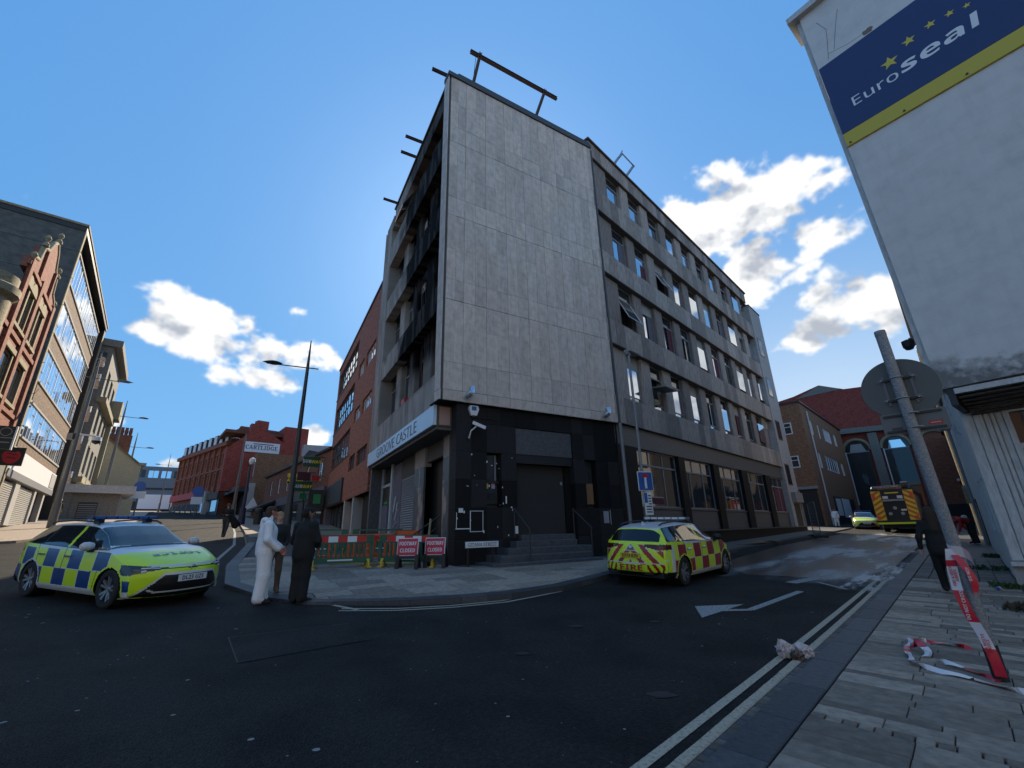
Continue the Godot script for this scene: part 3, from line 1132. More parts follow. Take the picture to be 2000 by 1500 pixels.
func office_window(root: Node3D, x0: float, x1: float, y0: float, y1: float, short: bool, k: int, row: int):
	var w := Node3D.new()
	w.name = pname(root, "window")
	root.add_child(w)
	w.transform = FG
	var zf := -0.42
	var s := S()
	var tr := lerpf(y0, y1, 0.74)
	var lo := lerpf(y0, y1, 0.16)
	bx(s, x0, x0 + 0.06, y0, y1, zf - 0.06, zf)
	bx(s, x1 - 0.06, x1, y0, y1, zf - 0.06, zf)
	bx(s, x0 + 0.06, x1 - 0.06, y1 - 0.06, y1, zf - 0.06, zf)
	bx(s, x0 + 0.06, x1 - 0.06, y0, y0 + 0.06, zf - 0.06, zf)
	bx(s, x0 + 0.06, x1 - 0.06, tr - 0.035, tr + 0.035, zf - 0.06, zf + 0.01)
	if row > 0:
		bx(s, x0 + 0.06, x1 - 0.06, lo - 0.03, lo + 0.03, zf - 0.06, zf)
	part("frame", s.commit(), M.frame_grey, w)
	part("top_pane", box(x0 + 0.06, x1 - 0.06, tr + 0.035, y1 - 0.06, zf - 0.045, zf - 0.03), M.curtain3 if (k + row) % 3 == 0 and row > 0 else M.glass_dark, w)
	var open := (row == 3 and k == 1) or (row == 2 and k == 0) or (row == 1 and k == 2)
	var ylo := lo + 0.03 if row > 0 else y0 + 0.06
	var xm := x0 + (x1 - x0) * (0.56 if row > 0 else 0.52)
	if not (row == 3 and k == 1):
		var tilt := Transform3D.IDENTITY
		if open:
			tilt = Transform3D(Basis(Vector3.RIGHT, -0.42), Vector3(0, tr, zf))
		else:
			tilt = Transform3D(Basis(Vector3.RIGHT, rng.randf_range(-0.012, 0.012)) * Basis(UP, rng.randf_range(-0.012, 0.012)), Vector3(0, tr, zf))
		part("pane", box(x0 + 0.07, x1 - 0.07, ylo - tr, -0.04, -0.045, -0.03), M.glass, w, tilt)
		if open:
			var fs := S()
			bx(fs, x0 + 0.06, x0 + 0.1, ylo - tr, -0.04, -0.05, -0.01)
			bx(fs, x1 - 0.1, x1 - 0.06, ylo - tr, -0.04, -0.05, -0.01)
			bx(fs, x0 + 0.1, x1 - 0.1, ylo - tr, ylo - tr + 0.05, -0.05, -0.01)
			part("casement", fs.commit(), M.frame_white, w, tilt)
	else:
		part("casement", box(x0 + 0.05, x1 - 0.05, -0.03, 0.02, 0.0, 0.9), M.frame_grey, w, Transform3D(Basis(Vector3.RIGHT, 0.12), Vector3(0, lerpf(y0, y1, 0.5), zf)))
		part("lamp_box", cbox(x0 - 0.05, x0 + 0.4, y0 + 0.28, y0 + 0.62, zf, zf + 0.3, 0.05), M.sandstone, w)
	if row > 0:
		part("low_pane", box(x0 + 0.06, x1 - 0.06, y0 + 0.06, lo - 0.03, zf - 0.045, zf - 0.03), M.glass, w)
		if not open and k < 8:
			part("curtain", box(xm, x1 - 0.06, ylo, tr - 0.04, zf - 0.029, zf - 0.024), [M.curtain, M.curtain2, M.glass_dark][(k * 2 + row) % 3], w)
		if row == 1 and k >= 8:
			part("hazard_tape", box(x0 + 0.2, x0 + 0.34, y0 + 0.1, tr, zf - 0.024, zf - 0.012), M.sign_yellow, w)
			part("hazard_tape", box(x0 + 0.5, x0 + 0.62, y0 + 0.3, tr - 0.2, zf - 0.024, zf - 0.012), M.sign_yellow, w)

func street_ground_floor(root: Node3D):
	part("fascia", box(-0.05, 24.5, 5.04, 5.96, -0.6, -0.16), M.granite_pale, root, FG)
	part("plinth", box(0.3, 26.0, 0.0, 1.36, -0.6, 0.42), M.granite1, root, FG)
	part("ledge", box(0.25, 26.1, 1.36, 1.42, -0.6, 0.5), M.granite_pale, root, FG)
	var bays := [[1.58, 5.72], [6.46, 10.22], [11.1, 14.9], [16.0, 19.8], [20.9, 24.6]]
	var last := 0.0
	for k in 5:
		var a: float = bays[k][0]
		var b: float = bays[k][1]
		part("pier", cbox(last, a, 1.42, 5.05, -0.7, -0.12, 0.02), M.granite0, root, FG)
		last = b
		part("stall_riser", cbox(a, b, 1.42, 2.38, -0.6, -0.25, 0.02), M.granite_pale, root, FG)
		part("sill", box(a, b, 2.38, 2.46, -0.6, -0.2), M.granite_pale, root, FG)
		var w := part("shop_window", box(a, b, 2.46, 5.03, -1.5, -1.4), M.core, root, FG)
		var s := S()
		var zf := -0.32
		bx(s, a, a + 0.07, 2.46, 5.04, zf - 0.07, zf)
		bx(s, b - 0.07, b, 2.46, 5.04, zf - 0.07, zf)
		bx(s, a + 0.07, b - 0.07, 4.30, 4.38, zf - 0.07, zf + 0.01)
		bx(s, a + 0.07, b - 0.07, 2.46, 2.53, zf - 0.07, zf)
		bx(s, a + 0.07, b - 0.07, 4.97, 5.04, zf - 0.07, zf)
		var mull := [0.66] if k == 0 else [0.22, 0.66]
		for q in mull:
			var xm: float = lerpf(a, b, q)
			bx(s, xm - 0.035, xm + 0.035, 2.53, 4.30, zf - 0.07, zf)
		for q in [0.33, 0.66]:
			var xm: float = lerpf(a, b, q)
			bx(s, xm - 0.03, xm + 0.03, 4.38, 4.97, zf - 0.07, zf)
		part("frame", s.commit(), M.frame_grey, w)
		part("pane", box(a + 0.07, b - 0.07, 2.53, 4.30, zf - 0.045, zf - 0.035), M.glass_dark, w)
		part("top_pane", box(a + 0.07, b - 0.07, 4.38, 4.97, zf - 0.045, zf - 0.035), M.glass if k in [1, 2] else M.glass_dark, w)
		if k < 3:
			var e := S()
			var cx := lerpf(a, b, 0.42)
			for q in 3:
				tube(e, Vector3(cx - 0.13 + 0.13 * q, 3.5, zf - 0.03), Vector3(cx + 0.02 + 0.05 * q, 3.86, zf - 0.03), 0.012, 0.02, 6)
			part("etched_mark", e.commit(), M.curtain2, w)
		if k == 0:
			part("notice", box(a + 0.08, a + 0.62, 2.62, 2.95, zf - 0.034, zf - 0.028), M.plastic_white, w)
			part("poster", box(a + 1.05, a + 2.5, 2.62, 2.9, zf - 0.034, zf - 0.028), M.curtain, w)
			part("poster_edge", box(a + 1.05, a + 2.5, 2.9, 2.95, zf - 0.034, zf - 0.027), M.cream, w)
		if k == 4:
			part("poster", box(a + 1.3, b - 0.4, 2.55, 4.25, zf - 0.034, zf - 0.028), M.curtain, w)
			part("notice", box(a + 0.2, a + 1.0, 2.6, 4.0, zf - 0.034, zf - 0.028), M.curtain3, w)
	part("pier", box(last, 25.2, 1.42, 5.05, -0.7, -0.12), M.granite0, root, FG)
	# door at the far end with its canopy
	part("doorway", box(25.3, 26.9, 0.4, 3.2, 0.03, 0.07), M.black, root, FG)
	part("door_canopy", box(25.0, 27.2, 3.25, 4.0, 0.04, 0.35), M.frame_grey, root, FG)
	part("drain_pipe", pipe(FG * Vector3(27.3, 0.5, 0.12), FG * Vector3(27.3, 4.2, 0.12), 0.06), M.frame_grey, root)
	part("drain_pipe", pipe(FP * Vector3(8.2, 0.6, 0.02), FP * Vector3(8.16, 5.9, 0.02), 0.075), M.galv, root)
	part("drain_pipe", pipe(FP * Vector3(8.2, 5.9, -0.02), FP * Vector3(8.12, 21.0, -0.02), 0.06), M.lead, root)

func burnt_face(root: Node3D):
	var sm: Material = M.soot
	var bands := [[5.95, 7.14], [9.78, 10.9], [13.55, 14.8], [17.3, 18.7]]
	for b in bands:
		var x := -11.65
		var bd := part("floor_band", box(-11.62, -0.18, b[0] + 0.01, b[1] - 0.02, -0.5, -0.03), sm, root, FL)
		while x < -0.2:
			part("concrete_panel", cbox(x + 0.003, minf(x + 1.15, -0.17) - 0.003, b[0], b[1], -0.05, rng.randf_range(-0.004, 0.004), 0.01), sm, bd)
			x += 1.15
	part("parapet", box(-9.9, -0.17, 20.3, 21.25, -0.5, -0.04), sm, root, FL)
	part("parapet", box(-11.65, -9.9, 20.0, 20.8, -0.5, 0.02), sm, root, FL)
	part("coping", box(-9.95, -0.1, 21.25, 21.35, -0.6, 0.05), M.lead, root, FL)
	part("end_pier", cbox(-11.75, -10.35, 5.96, 20.4, -1.2, 0.03, 0.03), sm, root, FL)
	part("end_trim", box(-11.86, -11.76, 5.3, 20.6, -0.3, 0.06), M.pale_render, root, FL)
	part("back_wall", box(-11.6, -0.2, 6.0, 20.9, -1.28, -1.2), M.char, root, FL)
	var piers := [[-8.35, -7.5], [-5.95, -5.05], [-3.7, -2.65], [-1.25, -0.17]]
	var rows := [[18.7, 20.3], [14.8, 17.3], [10.9, 13.55], [7.14, 9.78]]
	for r in 4:
		var y0: float = rows[r][0]
		var y1: float = rows[r][1]
		for p in piers:
			part("pier", cbox(p[0], p[1], y0 - 0.03, y1 + 0.03, -1.15, -0.38, 0.04), sm, root, FL)
		var ox := [[-10.35, -8.35], [-7.5, -5.95], [-5.05, -3.7], [-2.65, -1.25]]
		for k in 4:
			var a: float = ox[k][0] + 0.05
			var b: float = ox[k][1] - 0.02
			var burnt: bool = (k >= 2) or (r == 1 and k >= 1)
			var w := Node3D.new()
			w.name = pname(root, "burnt_window" if burnt else "window")
			root.add_child(w)
			w.transform = FL
			var s := S()
			var zf := -0.62
			var fm: Material = M.frame_grey if not burnt else M.steel_dark
			bx(s, a, a + 0.06, y0, y1, zf - 0.06, zf)
			bx(s, b - 0.06, b, y0, y1, zf - 0.06, zf)
			bx(s, a + 0.06, b - 0.06, y0, y0 + 0.06, zf - 0.06, zf)
			bx(s, a + 0.06, b - 0.06, lerpf(y0, y1, 0.72), lerpf(y0, y1, 0.72) + 0.06, zf - 0.06, zf)
			if not burnt:
				bx(s, a + 0.06, b - 0.06, lerpf(y0, y1, 0.18), lerpf(y0, y1, 0.18) + 0.05, zf - 0.06, zf)
			part("frame", s.commit(), fm, w)
			if not burnt:
				part("pane", box(a + 0.06, b - 0.06, y0 + 0.06, y1, zf - 0.045, zf - 0.03), M.glass_dark, w)
			else:
				# bent remains of frames and blinds
				var q := S()
				for t in 4:
					var x := lerpf(a, b, rng.randf_range(0.15, 0.9))
					tube(q, Vector3(x, y0 + rng.randf_range(0.0, 0.3), zf + 0.1), Vector3(x + rng.randf_range(-0.25, 0.25), lerpf(y0, y1, rng.randf_range(0.5, 0.95)), zf + rng.randf_range(0.0, 0.2)), 0.018, 0.014, 5)
				part("bent_frame", q.commit(), M.steel_dark if t_even(k + r) else M.rust, w)
				if (r == 2 and k >= 2) or (r == 1 and k == 2):
					part("blind", box(b - 0.75, b - 0.08, y1 - 0.62, y1 - 0.2, zf + 0.03, zf + 0.06), M.concrete, w, Transform3D(Basis(Vector3.BACK, 0.05), Vector3.ZERO))
	# open window pushed out under the roof, red fire point in the first floor window
	part("open_pane", box(-8.3, -6.6, -1.35, 0.0, 0.0, 0.03), M.glass, root, FL * Transform3D(Basis(Vector3.RIGHT, -0.5), Vector3(0, 20.2, -0.35)))
	part("red_box", cbox(-6.0, -5.5, 7.15, 7.5, -0.35, -0.1, 0.03), M.red, root, FL)
	var bl := S()
	for k in 9:
		bx(bl, -6.25, -5.75, 7.6 + k * 0.14, 7.66 + k * 0.14, -0.62, -0.56)
	part("blind_slats", bl.commit(), M.plastic_white, root, FL)
	side_ground_floor(root)

func t_even(k: int) -> bool:
	return k % 2 == 0

func side_ground_floor(root: Node3D):
	var z := -0.72
	part("shopfront_wall", box(-11.6, -0.2, 0.2, 5.9, z - 0.55, z - 0.45), M.black, root, FL)
	part("sign_soffit", box(-11.6, -0.6, 5.0, 5.1, z - 0.2, 0.0), M.concrete_dark, root, FL)
	part("end_pilaster", box(-11.75, -11.45, 0.6, 5.1, z - 0.4, -0.1), M.granite_pale, root, FL)
	# cash machine bay
	var bay := part("cash_machine_bay", box(-11.45, -9.15, 0.7, 5.05, z - 0.15, z - 0.05), M.granite_pale, root, FL)
	var s := S()
	bx(s, -11.45, -11.3, 0.7, 5.05, z - 0.05, z + 0.05)
	bx(s, -9.45, -9.15, 0.7, 5.05, z - 0.05, z + 0.05)
	bx(s, -11.3, -9.45, 3.94, 4.08, z - 0.05, z + 0.03)
	part("frame", s.commit(), flat(Color(0.35, 0.4, 0.44), 0.4), bay)
	part("pane", box(-11.3, -9.45, 4.08, 5.0, z - 0.05, z - 0.03), M.glass_dark, bay)
	part("panel", box(-11.3, -9.45, 0.9, 3.94, z - 0.05, z - 0.02), M.sign_black, bay)
	part("screen_surround", cbox(-10.9, -9.8, 1.6, 3.0, z - 0.02, z + 0.06, 0.03), M.curtain2, bay)
	part("green_light_panel", box(-10.7, -10.0, 3.05, 3.2, z - 0.02, z + 0.03), M.green, bay)
	part("painted_panel", box(-9.1, -7.6, 0.7, 4.9, z - 0.12, z - 0.03), M.curtain2, root, FL)
	var g := S()
	for q in [[-8.7, 2.6, -8.35, 3.3], [-8.35, 2.2, -8.0, 2.7], [-8.6, 1.9, -8.1, 2.1], [-8.15, 2.7, -8.0, 3.0]]:
		tube(g, Vector3(q[0], q[1], z), Vector3(q[2], q[3], z), 0.03, 0.04, 5)
	part("paint_marks", g.commit(), M.plastic_white, root, FL)
	# roller shutter
	var sh := part("roller_shutter", box(-7.55, -5.4, 0.75, 4.05, z - 0.1, z - 0.05), M.shutter_grey, root, FL)
	s = S()
	var y := 0.8
	while y < 3.98:
		quad(s, Vector3(-7.5, y + 0.055, z - 0.015), Vector3(-5.42, y + 0.055, z - 0.015), Vector3(-5.42, y, z - 0.045), Vector3(-7.5, y, z - 0.045))
		quad(s, Vector3(-7.5, y + 0.1, z - 0.045), Vector3(-5.42, y + 0.1, z - 0.045), Vector3(-5.42, y + 0.055, z - 0.015), Vector3(-7.5, y + 0.055, z - 0.015))
		y += 0.1
	part("slats", s.commit(), M.shutter_grey, sh)
	part("shutter_box", box(-7.55, -5.4, 4.05, 5.0, z - 0.3, z - 0.05), M.black, root, FL)
	part("poster_panel", box(-5.36, -4.05, 0.75, 4.2, z - 0.08, z), M.soot_poster if M.has("soot_poster") else poster_mat(), root, FL)
	part("pier", cbox(-5.4, -4.0, 4.2, 5.05, z - 0.3, z + 0.0, 0.02), M.concrete, root, FL)
	part("door_head", cbox(-4.0, -1.8, 4.35, 5.05, z - 0.3, z - 0.1, 0.02), M.concrete_dark, root, FL)
	part("pier", cbox(-1.8, -0.2, 4.18, 5.85, z - 0.3, z, 0.02), M.concrete, root, FL)
	part("poster_panel", box(-1.78, -0.55, 0.45, 4.18, z - 0.3, z), M.poster, root, FL)
	part("poster_edge_strip", box(-0.55, -0.2, 0.45, 4.18, z - 0.3, z - 0.002), M.granite1, root, FL)
	part("doorway", box(-4.0, -1.8, 0.3, 4.35, z - 0.46, z - 0.44), M.black, root, FL)
	var hr := S()
	tube(hr, Vector3(-3.6, 1.5, -0.2), Vector3(-1.9, 2.3, -0.9), 0.025, 0.025, 8)
	tube(hr, Vector3(-3.0, 1.2, -0.1), Vector3(-1.9, 1.75, -0.6), 0.025, 0.025, 8)
	tube(hr, Vector3(-3.6, 0.7, -0.2), Vector3(-3.6, 1.5, -0.2), 0.025, 0.025, 8)
	part("handrail", hr.commit(), M.steel_dark, root, FL)
	part("fallen_board", box(-0.06, 0.06, 0.0, 1.5, -0.02, 0.02), M.sandstone, root, FL * Transform3D(Basis(Vector3.BACK, -0.25), Vector3(-2.1, 0.6, -0.3)))
	# name board, a separate long box
	var sign := thing("shop_sign", "long shop fascia sign, tinted pale blue for reflected sky, with hand drawn capital letters over the burnt shopfront", "sign", FL * Transform3D(Basis.IDENTITY, Vector3(-6.2, 5.12, 0.0)))
	part("sign_box", box(-5.55, 5.6, 0.0, 0.76, -0.7, 0.02), M.concrete_dark, sign)
	part("face", cbox(-5.6, 5.62, 0.03, 0.75, 0.0, 0.12, 0.01), flat(Color(0.44, 0.58, 0.70), 0.3), sign)  # blue tint paints in the sky this board reflects
	part("pink_end_panel", box(5.6, 5.63, 0.05, 0.7, -0.5, -0.1), flat(Color(0.36, 0.23, 0.2), 0.7), sign)
	text("GROOVE CASTLE", 0.44, flat(Color(0.035, 0.04, 0.06), 0.6), sign, Transform3D(Basis.IDENTITY, Vector3(0.2, 0.38, 0.125)), false, "Droid Sans", 1.55)

func poster_mat() -> Material:
	# plain generic figures of light against a dark backdrop
	var img := Image.create_empty(64, 160, false, Image.FORMAT_RGB8)
	var n := noise(0.06, 71, 4)
	for j in 160:
		for i in 64:
			var v := n.get_noise_2d(i, j * 0.7)
			var c := Color(0.07, 0.075, 0.08).lerp(Color(0.10, 0.14, 0.14), clampf(1.0 - j / 60.0, 0, 1))
			var body := 1.0 - absf(i - 34.0 + 8.0 * sin(j * 0.06)) / (15.0 - 4.0 * cos(j * 0.12))
			if j > 40 and j < 128 and body > 0.0:
				c = c.lerp(Color(0.36, 0.25, 0.2), clampf(body * 2.0 + v, 0, 1) * 0.75)
			if absf(i - 30.0) < 2.5 and j < 60:
				c = c.lerp(Color(0.3, 0.34, 0.32), 0.7)
			c = c * (1.0 + v * 0.6)
			img.set_pixel(i, j, c.linear_to_srgb())
	var m := StandardMaterial3D.new()
	m.albedo_texture = ImageTexture.create_from_image(img)
	m.uv1_scale = Vector3(1.0 / 1.36, 1.0 / 3.6, 1)
	m.uv1_offset = Vector3(0.9, 0.2, 0)
	m.roughness = 0.5
	M.poster = m
	M.soot_poster = m
	return m

func entrance(root: Node3D):
	var z := -0.15
	var wall := part("granite_wall", box(0.6, 8.1, 0.1, 5.9, z - 0.6, z - 0.5), M.black, root, FP)
	var xs := [0.59, 1.17, 1.77, 2.36, 2.98, 5.62, 6.18, 6.76, 7.43, 8.12]
	var ys := [0.2, 1.35, 2.37, 3.29, 4.24, 5.26, 5.9]
	for i in xs.size() - 1:
		for j in ys.size() - 1:
			var a: float = xs[i]
			var b: float = xs[i + 1]
			var win := (i == 2 or i == 6) and j in [2, 3]
			if win or (i == 4 and j < 5):
				continue
			if i == 4:
				for q in 3:
					part("granite_tile", cbox(a + (b - a) * q / 3.0 + 0.002, a + (b - a) * (q + 1) / 3.0 - 0.002, ys[j], ys[j + 1], z - 0.5, z + rng.randf_range(-0.003, 0.003), 0.004), M["granite%d" % (rng.randi() % 3)], wall)
				continue
			part("granite_tile", cbox(a + 0.002, b - 0.002, ys[j] + 0.002, ys[j + 1] - 0.002, z - 0.5, z + rng.randf_range(-0.003, 0.003), 0.004), M["granite%d" % (rng.randi() % 3)], wall)
	part("over_door_panel", cbox(3.0, 5.6, 4.27, 5.25, z - 0.5, z - 0.05, 0.01), M.granite_pale, root, FP)
	# roller shutter in the doorway
	part("shutter_box", box(3.0, 5.6, 3.95, 4.27, z - 0.6, z - 0.08), M.shutter, root, FP)
	var sh := part("roller_shutter", box(3.0, 5.35, 1.44, 3.95, z - 0.6, z - 0.52), M.shutter, root, FP)
	var s := S()
	var y := 1.46
	while y < 3.9:
		quad(s, Vector3(3.02, y + 0.05, z - 0.46), Vector3(5.33, y + 0.05, z - 0.46), Vector3(5.33, y, z - 0.5), Vector3(3.02, y, z - 0.5))
		quad(s, Vector3(3.02, y + 0.09, z - 0.5), Vector3(5.33, y + 0.09, z - 0.5), Vector3(5.33, y + 0.05, z - 0.46), Vector3(3.02, y + 0.05, z - 0.46))
		y += 0.09
	part("slats", s.commit(), M.shutter, sh)
	part("lock", box(5.2, 5.3, 3.25, 3.37, z - 0.5, z - 0.4), M.plastic_white, root, FP)
	part("jamb", box(5.35, 5.62, 1.4, 3.95, z - 0.5, z - 0.3), M.granite0, root, FP)
	# slot windows
	var w := part("slot_window", box(1.77, 2.36, 2.37, 4.24, z - 0.45, z - 0.35), M.core, root, FP)
	part("pane", box(1.8, 2.33, 2.5, 4.2, z - 0.3, z - 0.28), M.glass_dark, w)
	part("frame", box(1.77, 2.36, 3.2, 3.27, z - 0.32, z - 0.22), M.frame_dark, w)
	part("bar", box(2.2, 2.25, 3.3, 4.2, z - 0.27, z - 0.24), M.frame_grey, w)
	part("yellow_notice", box(1.8, 1.95, 3.02, 3.2, z - 0.275, z - 0.26), M.sign_yellow, w)
	part("pink_notice", box(2.08, 2.22, 3.02, 3.2, z - 0.275, z - 0.26), flat(Color(0.4, 0.28, 0.38), 0.6), w)
	w = part("slot_window", box(6.18, 6.76, 2.37, 4.24, z - 0.45, z - 0.35), M.core, root, FP)
	part("pane", box(6.2, 6.74, 3.3, 4.2, z - 0.3, z - 0.28), M.glass_dark, w)
	part("chipboard", box(6.2, 6.68, 2.52, 3.32, z - 0.27, z - 0.2), M.osb, w)
	# flyposting remains
	var f := S()
	for q in [[1.13, 1.6, 1.16, 2.26], [1.6, 1.6, 1.62, 2.25], [1.13, 1.59, 1.63, 1.61], [1.15, 2.24, 1.63, 2.26], [0.62, 1.68, 1.12, 1.71], [0.64, 1.7, 0.66, 2.2], [0.72, 2.2, 0.88, 2.34], [2.5, 2.5, 2.55, 2.75], [2.85, 1.5, 2.98, 1.75], [7.3, 1.75, 7.32, 2.3]]:
		bx(f, q[0], q[2], q[1], q[3], z, z + 0.004)
	for k in 22:
		var x := rng.randf_range(0.65, 2.9)
		var yy := rng.randf_range(1.3, 4.2)
		bx(f, x, x + rng.randf_range(0.01, 0.05), yy, yy + rng.randf_range(0.01, 0.09), z, z + 0.0045)
	part("poster_scraps", f.commit(), M.sign_white, root, FP)
	part("bill_poster", box(6.95, 7.22, 1.8, 2.25, z, z + 0.005), flat(Color(0.28, 0.3, 0.33), 0.7), root, FP)
	var cable := S()
	for q in [[1.3, 5.45, 2.2, 5.45], [2.2, 5.45, 2.2, 4.75]]:
		tube(cable, Vector3(q[0], q[1], z + 0.02), Vector3(q[2], q[3], z + 0.02), 0.012, 0.012, 6)
	part("cable", cable.commit(), M.black, root, FP)
	# steps
	var st := [[1.33, 5.62, 1.12, 0.66], [1.72, 5.4, 0.86, 0.86], [2.15, 5.62, 0.58, 1.06], [2.65, 5.2, 0.3, 1.26], [3.02, 5.35, 0.02, 1.45]]
	for q in st:
		part("step", cbox(q[0], q[1], 0.0, q[3], -0.6, q[2], 0.015), M.granite_pale, root, FP)
	for q in [[2.72, 0.0], [5.28, 0.0]]:
		var h := S()
		var x: float = q[0]
		tube(h, Vector3(x, 1.4, 0.05), Vector3(x, 2.35, 0.05), 0.022, 0.022, 8)
		tube(h, Vector3(x + 0.0, 2.33, 0.03), Vector3(x + (0.05 if x > 4 else 0.0), 1.62, 1.0), 0.024, 0.024, 8)
		tube(h, Vector3(x, 0.6, 1.0), Vector3(x, 1.63, 1.0), 0.022, 0.022, 8)
		part("handrail", h.commit(), M.steel_dark, root, FP)

func roof_steel():
	var r := thing("steel_sign_frame", "rusty steel frame of posts and a long beam on the roof above the stone wall", "frame", Transform3D(FP.basis, FP * Vector3(3.5, 21.6, -0.4)))
	var f := func(x: float, y: float) -> Vector3: return Vector3(x - 3.5, y - 21.6, 0)
	part("beam", beam(f.call(1.1, 24.05), f.call(6.35, 24.15), 0.16), M.rust, r)
	part("post", beam(f.call(1.2, 21.6), f.call(1.66, 24.35), 0.13), M.rust, r)
	part("post", beam(f.call(4.75, 21.6), f.call(5.6, 24.35), 0.13), M.rust, r)
	part("cable", pipe(f.call(1.4, 23.9), f.call(1.28, 22.4), 0.012), M.black, r)
	var k := 0
	var lb := ["rusty steel joist jutting from the roof corner by the stone wall", "upper of two steel joists jutting from the roof over the burnt windows", "lower of two steel joists jutting from the roof over the burnt windows", "steel joist jutting from the roof at the far end of the burnt side"]
	for q in [[-0.3, 21.5, 0.8], [-4.3, 21.42, 0.9], [-5.4, 21.42, 0.85], [-9.2, 21.2, 0.9]]:
		var j := thing("roof_joist", lb[k], "joist", FL * Transform3D(Basis.IDENTITY, Vector3(q[0], q[1], 0)), "steel joists jutting from the roof")
		part("joist", beam(Vector3(0, 0, -0.6), Vector3(-0.1, 0.1, q[2]), 0.12), M.rust, j)
		k += 1
	var g := thing("roof_gantry", "small grey steel gantry standing on the roof edge above the street windows", "frame", FG * Transform3D(Basis.IDENTITY, Vector3(3.5, 21.9, -0.3)))
	part("post", beam(Vector3(-0.9, -0.1, 0), Vector3(0.6, 2.0, 0.1), 0.13), M.metal, g)
	part("post", beam(Vector3(0.5, -0.1, 0), Vector3(2.0, 2.0, 0.1), 0.13), M.metal, g)
	part("rail", beam(Vector3(0.6, 2.0, 0.1), Vector3(2.1, 1.98, 0.1), 0.06), M.metal, g)
	part("brace", pipe(Vector3(-0.7, -0.1, 0), Vector3(0.7, 2.3, 0.1), 0.035), M.metal, g)

# square steel section between two points
func beam(a: Vector3, b: Vector3, w: float) -> ArrayMesh:
	var s := S()
	var d := b - a
	var z := d.normalized()
	var x := z.cross(UP)
	if x.length() < 0.01:
		x = Vector3.RIGHT
	x = x.normalized()
	var y := x.cross(z)
	var xf := Transform3D(Basis(x, y, z), a)
	var l := d.length()
	bx(s, -w / 2, w / 2, w * 0.36, w / 2, 0, l, xf)
	bx(s, -w / 2, w / 2, -w / 2, -w * 0.36, 0, l, xf)
	bx(s, -w * 0.12, w * 0.12, -w * 0.36, w * 0.36, 0, l, xf)
	return s.commit()

# ---------------------------------------------------------------- small builders for facades
func wall_with_holes(s: SurfaceTool, x0: float, x1: float, y0: float, y1: float, holes: Array, depth: float, z := 0.0):
	# holes: [xa, xb, ya, yb]; splits the wall in rectangles and adds reveals
	var ys := [y0, y1]
	for h in holes:
		ys.append(clampf(h[2], y0, y1))
		ys.append(clampf(h[3], y0, y1))
	ys.sort()
	for j in ys.size() - 1:
		var a: float = ys[j]
		var b: float = ys[j + 1]
		if b - a < 0.001:
			continue
		var m := (a + b) / 2
		var cuts := []
		for h in holes:
			if h[2] < m and h[3] > m:
				cuts.append([h[0], h[1]])
		cuts.sort_custom(func(p, q): return p[0] < q[0])
		var x := x0
		for c in cuts:
			if c[0] > x:
				quad(s, Vector3(x, b, z), Vector3(c[0], b, z), Vector3(c[0], a, z), Vector3(x, a, z))
			x = maxf(x, c[1])
		if x < x1:
			quad(s, Vector3(x, b, z), Vector3(x1, b, z), Vector3(x1, a, z), Vector3(x, a, z))
	for h in holes:
		var a := Vector3(h[0], h[2], z)
		var b := Vector3(h[1], h[2], z)
		var c := Vector3(h[1], h[3], z)
		var d := Vector3(h[0], h[3], z)
		var o := Vector3(0, 0, -depth)
		quad(s, a, b, b + o, a + o)
		quad(s, b, c, c + o, b + o)
		quad(s, c, d, d + o, c + o)
		quad(s, d, a, a + o, d + o)

func shell(s: SurfaceTool, x0: float, x1: float, y0: float, y1: float, z0: float):
	# sides, back and top behind a front wall at z = 0
	quad(s, Vector3(x0, y1, z0), Vector3(x0, y1, 0), Vector3(x0, y0, 0), Vector3(x0, y0, z0))
	quad(s, Vector3(x1, y1, 0), Vector3(x1, y1, z0), Vector3(x1, y0, z0), Vector3(x1, y0, 0))
	quad(s, Vector3(x1, y1, z0), Vector3(x0, y1, z0), Vector3(x0, y0, z0), Vector3(x1, y0, z0))
	quad(s, Vector3(x0, y1, z0), Vector3(x1, y1, z0), Vector3(x1, y1, 0), Vector3(x0, y1, 0))

